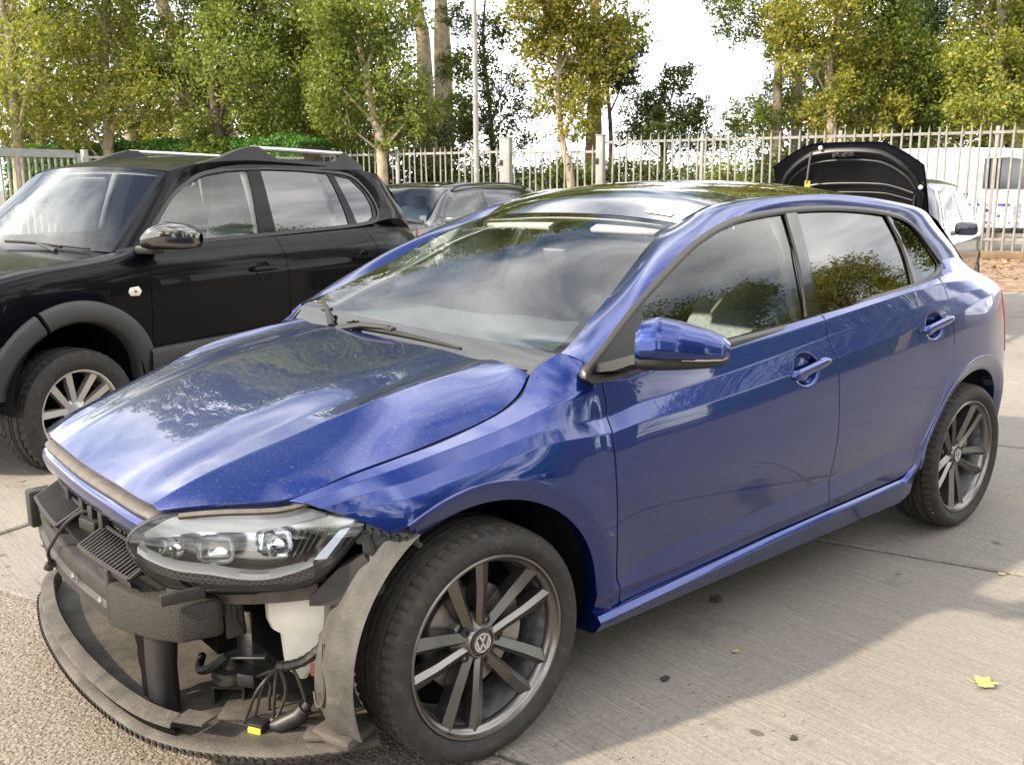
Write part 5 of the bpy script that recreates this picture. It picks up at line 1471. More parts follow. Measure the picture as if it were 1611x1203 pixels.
for sd in (1, -1):
    m = MB(); m.grid([[(-3.27 - .10*t + .0*z, sd*(.735 - .10*t*t + .01), z) for z in np.linspace(.86, 1.075 + .02*(1 - t), 6)] for t in np.linspace(0, 1, 8)]); m.build('tail_light', REDL, suv)
    r = thing('roof_rail', None, None); r.parent = suv
    ft = lambda x0, x1, h: MB().grid([[(x0 + (x1 - x0)*t, sd*(.60 + q*.035), 1.57 + h*t**1.4*(1 - abs(q)*.35)) for q in (-1, -.6, 0, .6, 1)] for t in np.linspace(0, 1, 8)])
    m = MB(); base = [(x, sd*.60, 1.590 - .0*x) for x in (-1.15, -1.35, -2.5, -2.72)]
    P = [(-1.12, 1.572, .03), (-1.30, 1.610, .035), (-1.45, 1.660, .035), (-1.58, 1.690, .032), (-1.66, 1.688, .028), (-1.75, 1.640, .028), (-1.85, 1.605, .03), (-2.2, 1.600, .03), (-2.42, 1.603, .03), (-2.48, 1.66, .026), (-2.53, 1.672, .026), (-2.62, 1.63, .028), (-2.74, 1.575, .025)]
    m.grid([[(x, sd*(.605 - w_), 1.545), (x, sd*(.605 - w_*.7), z), (x, sd*(.605 + w_*.7), z), (x, sd*(.605 + w_), 1.545)] for x, z, w_ in P]); m.build('rail_foot', PLASB, r, sharp=60)
    MB().tube([(-1.60, sd*.605, 1.678), (-2.0, sd*.605, 1.672), (-2.52, sd*.605, 1.660)], .016, 10).build('rail_bar', SILV, r)
# mirror, indicator, handles, wheels
m = MB(); G = []
for t, c, h, d in ((0, (-.46, .885, 1.135), .07, .05), (.12, (-.49, .92, 1.15), .12, .08), (.4, (-.55, .98, 1.165), .155, .10), (.75, (-.63, 1.05, 1.155), .14, .095), (.95, (-.68, 1.085, 1.145), .10, .07), (1, (-.69, 1.095, 1.145), .05, .03)):
    c = np.array(c); fw = np.array([.85, .5, 0]); G.append([c + fw*d*math.copysign(abs(math.cos(a))**.6, math.cos(a)) + np.array([0, 0, h*.5*math.copysign(abs(math.sin(a))**.6, math.sin(a))]) for a in np.linspace(0, 2*math.pi, 24, endpoint=False)])
mi = thing('wing_mirror', None, None); mi.parent = suv
m.grid(G, close=True); m.f += [tuple(range(24))]; m.build('mirror_shell', M('dark_chrome', (.16, .155, .15), rough=.1, metal=.9), mi, sharp=60)
MB().box((-.52, .86, 1.085), (.12, .12, .05), .3, bev=.012).build('mirror_arm', PLASB, mi)
o = panel('mirror_corner_cover', FG2(.004), [(-.49, 1.10), (-.63, 1.10), (-.63, 1.20), (-.55, 1.165)], PLASB, suv, .05, .05, gap=.001)
ind = thing('side_indicator', None, None); ind.parent = suv
m = MB(); m.prism([(-.33, .86), (-.345, .885), (-.40, .888), (-.42, .86), (-.40, .835), (-.345, .838)], .014, lambda x, z, h: (x, .878 + h, z)); m.build('indicator_lens', M('clear_lens', (.75, .74, .66), rough=.15, coat=1.), ind, bev=.004)
MB().lathe([(0, .004), (.009, .003), (.010, 0)], c=(-.375, .893, .862), n=12).build('indicator_bulb', M('amber', (.5, .18, .05), rough=.3), ind)
for x0, par in ((-1.25, sd1), (-2.27, sd2)):
    G = []
    for t in np.linspace(0, 1, 12):
        x = x0 - .24*t; z = .915 - .002*t; e = (1 - (2*t - 1)**6)**.5 if 0 < t < 1 else .05
        G.append([(x, .885, z + .018*e), (x, .915*1 if .05 < t < .95 else .89, z + .015*e), (x, .918 if .05 < t < .95 else .89, z - .006*e), (x, .905, z - .018*e), (x, .885, z - .018*e)])
    m = MB().grid(G, close=True); m.lathe([(.0, -.0), (.058, .0), (.062, .006), (.066, .002), (.066, -.01)], c=(x0 - .12, .884, .895), n=24); m.build('door_handle', BLK, par, sharp=50)


def simple_wheel(parent, loc, R, r0, wd, mat, name='wheel', ns=5, nth=96, face=1, pair=.30, deep=.007, sip=3, rot=.2):
    w = thing(name, None, None, loc); w.parent = parent
    if face < 0: w.rotation_euler = (0, 0, math.pi)
    G, k = tyre_mb(R, wd, r0, nth=nth, sip=sip, deep=deep); MB().grid(G).build('tyre', RUB, w, sharp=40)
    h = wd/2
    m = MB(); m.lathe([(r0 + .002, h*.78), (r0 + .002, h*.88), (r0 - .008, h*.86), (r0 - .014, h*.72), (r0 - .020, h*.3), (r0 - .02, -h*.8)], n=64)
    m.lathe([(0, h*.50), (.045, h*.50), (.07, h*.40), (.075, 0)], n=24)
    for p in range(ns):
        for s_ in (-1, 1):
            G = []; a = rot + 2*math.pi*p/ns
            for t in np.linspace(0, 1, 7):
                r = .04 + (r0 - .055)*t; b = s_*r0*pair*(.28 + .55*t); hw = r0*.085*(1 + .25*t); y = h*(.46 + .26*t)
                G.append([(r*math.cos(a) - (b + q*hw)*math.sin(a), y + dz, r*math.sin(a) + (b + q*hw)*math.cos(a)) for q, dz in ((-1, -.03), (-.8, 0), (.8, 0), (1, -.03))])
            m.grid(G)
    m.build('rim', mat, w, sharp=30)
    MB().lathe([(0, h*.05), (r0*.6, h*.05), (r0*.62, -.02), (r0 - .02, -.04)], n=32).build('brake_disc', BLACK, w)
    return w


simple_wheel(suv, (.02, .775, .248), .345, .232, .235, SILV, deep=.012, sip=2, nth=90, rot=1.1)
simple_wheel(suv, (-2.63, .775, .248), .345, .232, .235, SILV, deep=.012, sip=2, nth=90)
simple_wheel(suv, (.02, -.775, .248), .345, .232, .235, SILV, face=-1); simple_wheel(suv, (-2.63, -.775, .248), .345, .232, .235, SILV, face=-1)
for wx in W2:
    for sd in (1, -1): MB().grid([[(wx + .40*math.cos(a), sd*y, .345 + .40*math.sin(a)) for y in (.89, .6, .5)] for a in np.linspace(-.1, math.pi + .1, 24)]).build('wheel_arch_liner', BLACK, suv)
MB().box((-1.35, 0, .45), (3.6, 1.0, .3)).box((-.02, 0, .70), (.95, 1.0, .40)).box((-1.35, 0, .42), (1.8, 1.6, .2)).build('underbody', BLACK, suv, smooth=False)
# dashboard, seats, wheel, wiper
MB().grid([[(-.40 - .06*t*t, .74*t, 1.03), (-.62, .74*t, 1.06 + .03*math.exp(-((t - .5)/.25)**2)), (-.85, .74*t, 1.05 + .05*math.exp(-((t - .5)/.25)**2)), (-.90, .74*t, .85)] for t in np.linspace(-1, 1, 17)]).build('dashboard', DASH, suv)
MB().tube([Vector((-1.02, .38, 1.02)) + Matrix.Rotation(math.radians(-62), 3, 'Y') @ Vector((.19*math.cos(a), .19*math.sin(a), 0)) for a in np.linspace(0, 2*math.pi, 30, endpoint=False)], .016, 8, closed=True).build('steering_wheel', PLASB, suv)
for y in (.38, -.38):
    MB().box((-1.40, y, .72), (.5, .5, .16), bev=.05).box((-1.62, y, 1.02), (.15, .5, .6), Matrix.Rotation(-.25, 3, 'Y'), bev=.06).box((-1.72, y, 1.40), (.09, .27, .17), bev=.04).build('front_seat', SEAT, suv)
for sd in (1, -1):
    MB().grid([[(-1.50 - .12*(z - 1.1) + q, sd*(GY2(-1.5, z) - .04 - abs(q)*.1), z) for q in (-.06, -.04, .04, .06)] for z in np.linspace(.8, 1.53, 8)]).build('pillar_trim', CREAM, suv)
MB().box((-.82, 0, 1.46), (.03, .24, .07), .2, bev=.012).build('rear_view_mirror', PLASB, suv)
m = MB(); m.tube(cr_path([(-.285, .40, 1.100), (-.275, .15, 1.118), (-.268, -.10, 1.120)], 5), .011, 6, flat=.6); m.tube([(-.22, .44, 1.085), (-.27, .20, 1.118)], [.014, .009], 6)
m.tube(cr_path([(-.305, .62, 1.095), (-.285, .30, 1.108), (-.275, .05, 1.118)], 4), .009, 6, flat=.6); m.build('wiper', PLAS, suv)


# ------------------------------------------------------------------ the cars further back
NAVY = M('dark_metallic_paint', (.010, .011, .016), rough=.35, metal=.2, coat=1.)
SILVP = M('silver_paint', (.42, .45, .50), rough=.35, metal=.7, coat=1.)
NAVY2 = M('deep_blue_paint', (.008, .010, .030), rough=.3, metal=.2, coat=1.)


def hull_stations(sx=0., roof=1.45, tail=-3.25):
    lo = lambda y, b=.22: [(y - .10, b), (y - .02, b + .12), (y, .62)]
    return [
        (.84, [(.50, .35), (.55, .45), (.55, .60), (.53, .66), (.50, .70), (.42, .72), (.22, .73), (0, .735)]),
        (.74, [(.62, .28), (.68, .38), (.70, .60), (.68, .70), (.64, .745), (.52, .765), (.28, .78), (0, .785)]),
        (.45, lo(.84) + [(.82, .76), (.75, .825), (.58, .845), (.30, .86), (0, .865)]),
        (.0, lo(.875) + [(.86, .80), (.78, .885), (.60, .91), (.30, .93), (0, .935)]),
        (-.42, lo(.875) + [(.865, .84), (.795, .94), (.70, .965), (.38, .985), (0, .99)]),
        (-1.12, lo(.875) + [(.868, .86), (.80, .96), (.575, roof - .115), (.36, roof - .05), (0, roof - .035)]),
        (-1.75, lo(.878) + [(.868, .87), (.80, .98), (.60, roof - .07), (.40, roof - .012), (0, roof)]),
        (-2.5, lo(.875) + [(.862, .89), (.79, 1.0), (.595, roof - .085), (.39, roof - .025), (0, roof - .012)]),
        (tail + .30, lo(.84) + [(.825, .90), (.75, 1.02), (.56, roof - .15), (.37, roof - .09), (0, roof - .075)]),
        (tail, lo(.72, .30) + [(.70, .88), (.66, .95), (.60, 1.0), (.36, 1.03), (0, 1.035)]),
        (tail - .08, [(.50, .36), (.55, .45), (.56, .62), (.55, .85), (.52, .91), (.46, .95), (.28, .97), (0, .975)]),
    ]


def hull_car(name, label, loc, rz, paint, roof=1.45, tail=-3.25, rails=False, group=None, open_nose=False, rail_mat=None, seats=True):
    t = thing(name, label, 'car', loc, rz, group); st = hull_stations(0, roof, tail); H = Sect(st, [])
    def P(x, k): return H.zy(x, k)
    xs = np.concatenate([np.linspace(.84, .3, 12), np.linspace(.25, -1.2, 26), np.linspace(-1.25, tail - .08, 34)]); ks = np.linspace(0, 7, 43); G = []
    for x in xs:
        zy = P(np.full(43, x), ks); half = [(x, a, b) for a, b in zy]
        G.append(half + [(x, -a, b) for a, b in zy[::-1][1:]])
    G = np.array(G); V = G.reshape(-1, 3); n = G.shape[1]; F = []
    gls = [[(-.66, .985), (-1.17, roof - .135), (-1.63, roof - .095), (-1.60, .99)], [(-1.70, .995), (-1.72, roof - .093), (-2.42, roof - .105), (-2.44, 1.02)]]
    if tail < -3.3: gls.append([(-2.52, 1.03), (-2.50, roof - .11), (-3.02, roof - .165), (-3.18, 1.06)])
    for i in range(len(xs) - 1):
        for j in range(n - 1):
            q = [i*n + j, i*n + j + 1, (i + 1)*n + j + 1, (i + 1)*n + j]; c = V[q].mean(0)
            if any(math.hypot(c[0] - w, c[2] - .31) < .37 for w in (0, -2.58)) and abs(c[1]) > .5: continue
            if open_nose and -.36 < c[0] < .70 and c[2] > .72 and abs(c[1]) < .74: continue
            if -1.08 < c[0] < -.50 and abs(c[1]) < np.interp(c[0], [-1.1, -.5], [.50, .66]) and c[2] > .95: continue
            if abs(c[1]) > .55 and any(poly_mask(np.array([[c[0], c[2]]]), g_)[0][0] and poly_mask(np.array([[c[0], c[2]]]), g_)[1][0] > .02 for g_ in gls[:1]): continue
            F.append(q)
    MB().add(V, F).build('body', paint, t, sharp=60, fix=False)
    kz = np.linspace(0, 7, 240)
    def side(sd):
        def f(u, w):
            u = np.asarray(u, float); w = np.asarray(w, float); y = np.empty(len(u))
            for i in range(len(u)):
                zy = P(np.full(240, u[i]), kz); y[i] = np.interp(w[i], np.maximum.accumulate(zy[:, 1]), zy[:, 0])
            return np.stack([u, sd*(y + .006), w], 1)
        return f
    for sd in (1, -1):
        for i, g_ in enumerate(gls):
            panel('side_window', side(sd), g_, GCLEAR if i == 0 else GDARK, t, .10, .07, gap=0, flange=.01, out=(0, sd, 0), step=.05)
        allp = [(-.52, .955), (-1.10, roof - .105), (-1.7, roof - .075)] + ([(-2.55, roof - .085), (-3.06, roof - .145), (-3.26, 1.04)] if tail < -3.3 else [(-2.45, roof - .085), (-2.62, 1.0)]) + [(-1.7, .975)]
        f0 = side(sd); f1 = lambda u, w: f0(u, w) - np.array([0, sd*.004, 0])
        panel('window_frame', f1, allp, PIANO, t, .12, .1, gap=0, flange=.01, holes=[list(inset(np.array(g_), .004)) for g_ in gls], out=(0, sd, 0), step=.06)
    G = []; UV = []
    for x in np.linspace(-.44, -1.12, 12):
        row = []
        kmin = np.interp(x, [-1.12, -.44], [5.15, 5.3])
        for k in np.concatenate([np.linspace(kmin, 7, 10), -np.linspace(kmin, 7, 10)[::-1][1:]]):
            a, b = P(np.array([x]), np.array([abs(k)]))[0]; row.append((x + .004, math.copysign(a, k), b + .006)); UV.append((.5 + .5*math.copysign(7 - abs(k), k)/2, (-.44 - x)/.68))
        G.append(row)
    o = MB().grid(G).build('windscreen', SGL, t, sharp=180); ul = o.data.uv_layers.new(name='UVMap')
    for l in o.data.loops: ul.data[l.index].uv = UV[l.vertex_index]
    for sd in (1, -1):
        h = thing('headlight', None, None); h.parent = t
        Gl = [[(x + .012, sd*(P(np.array([x]), np.array([k]))[0][0] + .012), P(np.array([x]), np.array([k]))[0][1]) for k in np.linspace(2.25, 3.9, 7)] for x in np.linspace(.835, .42, 14)]
        MB().grid(Gl).build('lens', GLENS, h, sharp=180)
        MB().grid([[(x - .03, y - sd*.03, z) for x, y, z in r] for r in Gl]).build('reflector', M_LAMPTOP, h, sharp=180)
        for x, y in ((.70, .60), (.56, .72)):
            MB().lathe([(0, -.03), (.04, -.01), (.055, .03), (.06, .03)], axis='x', c=(x, sd*y, .68), n=18).build('lamp_bowl', CHROME, h)
        MB().box((-.62, sd*.97, 1.0), (.12, .20, .12), sd*.2, bev=.04).tube([(-.60, sd*.84, .955), (-.60, sd*.93, .97)], .02, 6).build('wing_mirror', paint, t)
        if rails: MB().tube(cr_path([(-1.15, sd*.57, roof - .10), (-1.30, sd*.585, roof - .045), (-2.0, sd*.60, roof - .015), (-2.7, sd*.575, roof - .045), (-2.95, sd*.55, roof - .11)], 5), .014, 8).build('roof_rail', rail_mat or PLASB, t)
        MB().grid([[(tail + .03 - .0*z - .10*u, sd*(.70 - .12*u), z) for z in np.linspace(.70, .93, 5)] for u in np.linspace(0, 1, 5)]).build('tail_light', REDL, t)
        for x in (0, -2.58): simple_wheel(t, (x, sd*.76, .31), .31, .215, .20, SILV, nth=48, face=sd)
    MB().box((-1.3, 0, .36), (3.4, 1.0, .25)).box((.05, 0, .52), (.7, 1.0, .25)).build('underbody', BLACK, t, smooth=False)
    MB().grid([[(-.46, y, .95), (-.75, y, .97), (-.85, y, .80)] for y in (-.68, 0, .68)]).build('dashboard', DASH, t)
    if seats:
        for y in (.36, -.36): MB().box((-1.55, y, .85), (.16, .5, .6), Matrix.Rotation(-.25, 3, 'Y'), bev=.06).box((-1.66, y, 1.2), (.09, .25, .15), bev=.04).build('front_seat', SEAT, t)
    return t


hull_car('estate_car', 'dark estate car with black roof rails and a bright roof patch parked behind the off-roader', (-4.55, -7.30, 0), .30, NAVY, roof=1.455, tail=-3.5, rails=True)
est = bpy.data.objects['estate_car']
MB().grid([[(x, y, 1.432 + .020*min(1, (-1.30 - x)/.3) - .04*y*y + .007) for y in np.linspace(-.36, .36, 7)] for x in np.linspace(-1.30, -1.75, 7)]).build('roof_patch', M('roof_patch_gloss', (.5, .5, .5), rough=.03, metal=.9), est)  # bright mirror-smooth patch on the front of the roof
hull_car('silver_car', 'silver car whose headlight shows through the blue hatchback\'s windscreen', (-4.95, -4.85, 0), .38, SILVP, roof=1.38, tail=-3.1)
oc = hull_car('open_hood_car', 'dark blue car with its hood propped open behind the blue hatchback', (-6.72, -2.28, 0), .30, NAVY2, roof=1.47, tail=-3.2, open_nose=True)
bay = MB(); bay.box((.15, 0, .55), (1.0, 1.40, .3)).box((.1, .2, .76), (.45, .5, .12), bev=.03).box((.25, -.45, .76), (.3, .25, .14), bev=.03).box((-.36, 0, .86), (.05, 1.40, .2)); bay.build('engine_bay', PLASB, oc)
hd = thing('raised_hood', None, None); hd.parent = oc


def HO(s_, v, off=0.):
    """s across -1..1, v from hinge 0 to tip 1; off below the skin."""
    a = math.radians(59.5); ln = .93*(1 - .17*max(0, (abs(s_) - .45)/.55)**1.3); d = ln*v; bow = .10*math.sin(math.pi*v*.5)*v - .05*v*v
    y = s_*(.70 - .03*v); lift = -.05*abs(s_)**2.5 + .03*math.sin(math.pi*v)
    x0, z0 = -.42, .985
    nx, nz = -math.sin(a), math.cos(a)
    return np.array([x0 + d*math.cos(a) + (lift - off)*nx, y, z0 + d*math.sin(a) + (lift - off)*nz - .05*abs(s_)**3*v])


MB().grid([[HO(s_, v) for v in np.linspace(0, 1, 18)] for s_ in np.linspace(-1, 1, 31)]).build('hood_skin', NAVY2, hd, sharp=180)
HUN = M('hood_underside', (.006, .006, .009), rough=.4, coat=.2, var=.5, vscale=6)
MB().grid([[HO(s_*.985, v, .022) for v in np.linspace(0.01, .985, 18)] for s_ in np.linspace(-1, 1, 31)]).build('hood_liner', HUN, hd, sharp=180)
def rib(P, r, mat=HUN, nm='stiffening_rib'): MB().tube([HO(s_, v, .035) for s_, v in cr2(P)], r, 8, flat=.7).build(nm, mat, hd)
def cr2(P): return [tuple(q) for q in cr_path([(a, b) for a, b in P], 8)]
RIBM = M('rib_edge', (.05, .05, .055), rough=.3, coat=.6)
rib([(-.92, .60), (-.80, .80), (-.45, .90), (0, .925), (.45, .90), (.80, .80), (.92, .60)], .030)
rib([(-.86, .60), (-.74, .72), (-.4, .80), (0, .82), (.4, .80), (.74, .72), (.86, .60)], .012, RIBM)
rib([(-.80, .52), (-.3, .54), (.3, .54), (.82, .52)], .013, RIBM); rib([(-.78, .42), (-.3, .44), (.3, .44), (.80, .42)], .010, RIBM)
rib([(.92, .60), (.88, .3), (.84, .05)], .035); rib([(-.92, .60), (-.88, .3), (-.84, .05)], .035)
rib([(.84, .50), (.80, .3), (.74, .12), (.3, .09), (-.3, .09), (-.74, .12), (-.80, .3), (-.84, .50)], .014, RIBM)
m = MB(); rg = random.Random(5)
m.box(HO(-.03, .90, .05), (.03, .20, .055), bev=.006)
for k in range(12): m.box(HO(-.03 + rg.uniform(-.12, .12), .90 + rg.uniform(-.03, .03), .07 + rg.uniform(0, .012)), (.012, rg.uniform(.008, .03), rg.uniform(.006, .025)), Matrix.Rotation(rg.uniform(-.4, .4), 3, 'X'))
o = m.build('hood_latch', PLASB, hd, smooth=False); o['kind'] = 'stuff'
for s_, v in ((-.93, .66), (.93, .66), (-.33, .97)): MB().lathe([(0, .012), (.017, .010), (.02, 0)], axis='x', c=HO(s_, v, .045), n=14).build('rubber_stop', WHITEP, hd)
MB().tube([HO(-.46, .93, .05), HO(-.62, .30, .12), HO(-.70, .0, .22)], .0095, 8).build('prop_rod', STEEL, hd)
q = HO(-.53, .60, .105); MB().box(q, (.008, .05, .07), bev=.003).build('prop_tag', M('orange_tag', (.72, .36, .03), rough=.5), hd)

# white van beyond the fence: x towards its nose
VW = M('van_white', (.80, .81, .82), rough=.3, coat=.7)
vdir = -FD; vn = FN
van_o = FA - FN*1.55 + FD*.55
van = thing('white_van', 'white delivery van with blue lettering standing beyond the right end of the fence', 'van', (van_o[0], van_o[1], 0), math.atan2(vdir[1], vdir[0]))
sgn = 1 if (np.array([-math.sin(van.rotation_euler.z), math.cos(van.rotation_euler.z)]) @ vn) > 0 else -1
prof = [(-3.6, .42), (-3.66, .9), (-3.62, 1.6), (-3.45, 1.95), (-3.2, 2.02), (-1.4, 2.04), (-.1, 2.00), (.25, 1.90), (.75, 1.45), (1.05, 1.15), (1.75, .98), (1.92, .80), (1.95, .42)]
pr_ = [tuple(q) for q in resample(cr_path(prof, 5), 70)]
G = []
for y, k in ((-.92, .90), (-.95, .97), (-.90, 1.0), (-.55, 1.012), (0, 1.015), (.55, 1.012), (.90, 1.0), (.95, .97), (.92, .90)):
    G.append([(x if k > .95 else x, y*(1 if z < 1.1 else 1 - .10*(z - 1.1)), .42 + (z - .42)*(k if k > 1 else (1 - (1 - k)*.5))) for x, z in pr_])
MB().grid(G).build('body', VW, van, sharp=50)
wy = lambda z: sgn*(.93*(1 if z < 1.1 else 1 - .10*(z - 1.1)))
for sd in (1, -1):
    S_ = lambda x, z, d=0.: (x, sd*(abs(wy(z)) + d), z)
    poly = [(x, z) for x, z in pr_ if z > .42]
    m = MB(); m.prism(poly, .01, lambda x, z, h: S_(x, z, h - .012)); m.build('side_panel', VW, van, smooth=False)
    m = MB(); m.prism([(-.72, 1.28), (-.72, 1.84), (-.30, 1.86), (.05, 1.80), (.45, 1.44), (.50, 1.28)], .006, lambda x, z, h: S_(x, z, h)); m.build('door_window', M('van_glass', (.03, .035, .03), rough=.03, coat=1.) if sd > 0 else GDARK, van, smooth=False)
    for x in (-.78, .60): MB().box(S_(x, 1.05, .001), (.012, .012, 1.2)).build('door_seam', PLASB, van, smooth=False)
    for x in (-1.05, -1.62): MB().box(S_(x, 1.18, .012), (.20, .02, .035), bev=.006).build('door_handle', PLASB, van)
    MB().box(S_(-.9, .50, .012), (5.0, .03, .10), bev=.01).build('sill_trim', PLAS, van)
    for x in (1.10, -2.55): simple_wheel(van, (x, sd*.82, .33), .33, .21, .21, SILV, nth=48, face=sd)
MB().grid([[(-3.62, y, 1.2), (-3.58, y, 1.75)] for y in (-.7, .7)]).build('rear_window', GDARK, van)
MB().grid([[(.22, y, 1.86), (.98, y, 1.20)] for y in (-.80, -.4, 0, .4, .80)]).build('windscreen', GDARK, van)
LB1 = M('print_dark_blue', (.05, .07, .42), rough=.5); LB2 = M('print_pale_blue', (.50, .54, .78), rough=.5)
GL = {'S': ['0111', '1000', '0110', '0001', '1110'], 'E': ['1111', '1000', '1110', '1000', '1111'], 'G': ['0111', '1000', '1011', '1001', '0111'], 'F': ['1111', '1000', '1110', '1000', '1000'],
      'I': ['0100', '0100', '0100', '0100', '0100'], 'N': ['1001', '1101', '1011', '1001', '1001'], 'H': ['1001', '1001', '1111', '1001', '1001'], 'D': ['1110', '1001', '1001', '1001', '1110']}
def word(txt, x1, z1, s_, mats, step):
    # reads towards the nose on the side that faces the yard
    for i, ch in enumerate(txt):
        for mi_, mt in enumerate(mats):
            m = MB()
            for r, row in enumerate(GL[ch]):
                for c_, b in enumerate(row):
                    if b == '1' and ((r == 0 and i % 2 == 0) or (r == 4 and i % 3 == 0) or (r == 2 and i % 4 == 1)) == (mi_ == 0):
                        x = x1 + (i*step + c_)*s_; z = z1 - r*s_*1.02; m.add([(x + dx*s_, sgn*(abs(wy(z)) + .004), z + dz*s_*1.02) for dx, dz in ((0, 0), (1, 0), (1, 1), (0, 1))], [(0, 1, 2, 3)])
            if m.v: m.build('letter', mt, van, smooth=False)
word('EDIENSTG'.replace('T', 'F'), -1.98, .95, .052, (LB1, LB2), 5.0)
word('IFDSENGIH', -1.95, .62, .040, (LB1, LB2), 5.4)


# ------------------------------------------------------------------ fence, gates, pole
GALV = M('galvanised_pale', (.235, .232, .215), rough=.55, var=.3, vscale=5)
GALVG = M('galvanised_grey', (.22, .225, .21), rough=.5, var=.2, vscale=5)


def at(x, y, d):
    """Point seen at photo pixel x, y at depth d."""
    k = 1498.04; return CAM + (_f + _r*((x - 805.5)/k) - _u*((y - 601.5)/k))*d


def fence_t(px):
    d = at(px, 288, 1.) - CAM; A_ = np.array([[d.x, -FD[0]], [d.y, -FD[1]]]); b = FA - np.array([CAM.x, CAM.y]); return float(np.linalg.solve(A_, b)[1])


def picket_mesh(h, pale):
    m = MB(); w, d = .0205, .012
    P = [(-w, 0), (-w*.4, d), (w*.4, d), (w, 0), (w*.4, d - .008), (-w*.4, d - .008)]
    for s_ in (1,):
        v = []; zt = [h - .13, h - .10, h - .10, h - .13, h - .10, h - .10]
        for x, y in P: v.append((x, y, .12))
        for (x, y), z in zip(P, zt): v.append((x, y, z))
        v.append((0, d*.8, h)); n = 6
        m.add(v, [(i, (i + 1) % n, n + (i + 1) % n, n + i) for i in range(n)] + [(n + i, n + (i + 1) % n, 2*n) for i in range(n)])
    return m


def palisade(label, t0, t1, h, name='palisade_fence', pitch=.172, posts=(), rails=(.36, 2.22), mat=GALV):
    f = thing(name, label, 'fence', (*(FA + FD*t0), 0), math.atan2(FD[1], FD[0])); Lg = t1 - t0
    p0 = picket_mesh(h, mat).build('picket', mat, f, sharp=30); n = int(Lg/pitch); yo = .03*(1 if (np.array([-FD[1], FD[0]]) @ FN) > 0 else -1)
    p0.location = (pitch*.5, yo, 0)
    for i in range(1, n):
        c = p0.copy(); COL.objects.link(c); c.location = (pitch*(i + .5), yo + .004*math.sin(i*1.7), .01*math.sin(i*.31)); c.rotation_euler = (.008*math.sin(i*2.3), .010*math.sin(i*1.1 + .4*math.sin(i*.7)) + (.03 if i % 23 == 11 else 0), .12*math.sin(i*3.7))
    for z in rails: MB().box((Lg/2, 0, z), (Lg, .045, .05)).build('rail', mat, f, smooth=False)
    for x in posts: MB().box((x, -yo*1.6, h*.49), (.06, .10, h*.98), bev=.005).build('post', mat, f)
    return f


tA, tB, tC = fence_t(797), fence_t(945), fence_t(1680)
palisade('long pale palisade fence with spiked tops behind the blue hatchback and the open hood', tC, tB - .12, 2.45, posts=(1.2, 3.95, 6.7), rails=(.36, 2.29))
palisade('short palisade gate between the two square grey posts', tB + .10, tA - .12, 2.26, name='palisade_gate', rails=(.36, 2.10))
palisade('pale palisade fence running from the left gate post past the lamp pole to the hedge', tA + .14, tA + 6.4, 2.30, posts=(2.9, 5.7), rails=(.36, 2.14))
for t_, w_, lb in ((tA, .26, 'square grey gate post left of the palisade gate'), (tB, .17, 'narrower square gate post right of the palisade gate')):
    q = fp(t_, .02); g = thing('gate_post', lb, 'post', q, math.atan2(FD[1], FD[0])); MB().box((0, 0, 1.22), (w_, .18, 2.44), bev=.012).build('shaft', GALVG, g); MB().box((0, 0, 2.45), (w_ + .02, .20, .02)).build('cap', GALVG, g)
    MB().box((w_*.3, -.10 if FN @ np.array([-FD[1], FD[0]]) < 0 else .10, 1.9), (.06, .05, .12), bev=.008).build('hinge', PLASB, g)
kb = MB(); kb.box(((tC + tA)/2 + 0, 0, .07), (tA - tC + 14, .25, .16), bev=.01); o = kb.build('fence_kerb', M('mossy_kerb', (.17, .115, .07), rough=.9, var=.4, vscale=3)); o.location = (FA[0], FA[1], 0); o.rotation_euler = (0, 0, math.atan2(FD[1], FD[0])); tag(o, 'low brown kerb running under the palisade fence', 'kerb')
# bar gate at the left edge
a, b = at(-60, 288, 15.9), at(127, 288, 17.9); a.z = b.z = 0; dl = (b - a); Lg = dl.length
g = thing('sliding_gate', 'grey bar gate with square frame at the left edge before the hedge', 'gate', a, math.atan2(dl.y, dl.x))
for z, hh in ((1.99, .09), (.25, .1)): MB().box((Lg/2, 0, z), (Lg, .06, hh)).build('rail', GALVG, g, smooth=False)
MB().box((Lg - .02, 0, 1.05), (.08, .08, 1.95)).build('end_post', GALVG, g, smooth=False)
MB().box((Lg/2 - .1, .25, 2.06), (Lg + .4, .07, .07)).build('track', GALVG, g, smooth=False)
p0 = MB().box((0, 0, 1.1), (.028, .028, 1.75)).build('bar', GALVG, g, smooth=False); p0.location = (.06, 0, 0)
for i in range(1, int(Lg/.135)): c = p0.copy(); COL.objects.link(c); c.location = (.06 + .135*i, 0, 0)
q = b + dl.normalized()*.14; g = thing('gate_post', 'thin square post at the right end of the grey bar gate', 'post', (q.x, q.y, 0), math.atan2(dl.y, dl.x)); MB().box((0, 0, 1.05), (.10, .10, 2.1), bev=.008).build('shaft', GALVG, g)
a, b = at(135, 288, 21.5), at(480, 288, 23.2); a.z = b.z = 0; dl = b - a; Lg = dl.length
g = thing('bar_fence', 'low grey bar fence in front of the hedge behind the off-roader roof', 'fence', a, math.atan2(dl.y, dl.x))
for z in (2.06, .3): MB().box((Lg/2, 0, z), (Lg, .05, .05)).build('rail', GALVG, g, smooth=False)
p0 = MB().box((0, 0, 1.1), (.025, .025, 1.9)).build('bar', GALVG, g, smooth=False)
for i in range(1, int(Lg/.14)): c = p0.copy(); COL.objects.link(c); c.location = (.14*i, 0, 0)
q = at(750, 288, 20.3); pl = thing('lamp_pole', 'tall thin pale lamp pole in front of the palisade fence', 'lamp pole', (q.x, q.y, 0))
MB().tube([(0, 0, 0), (0, 0, 1.2), (0, 0, 1.25), (0, 0, 8.5)], [.075, .070, .062, .038], 14).build('shaft', GALV, pl)
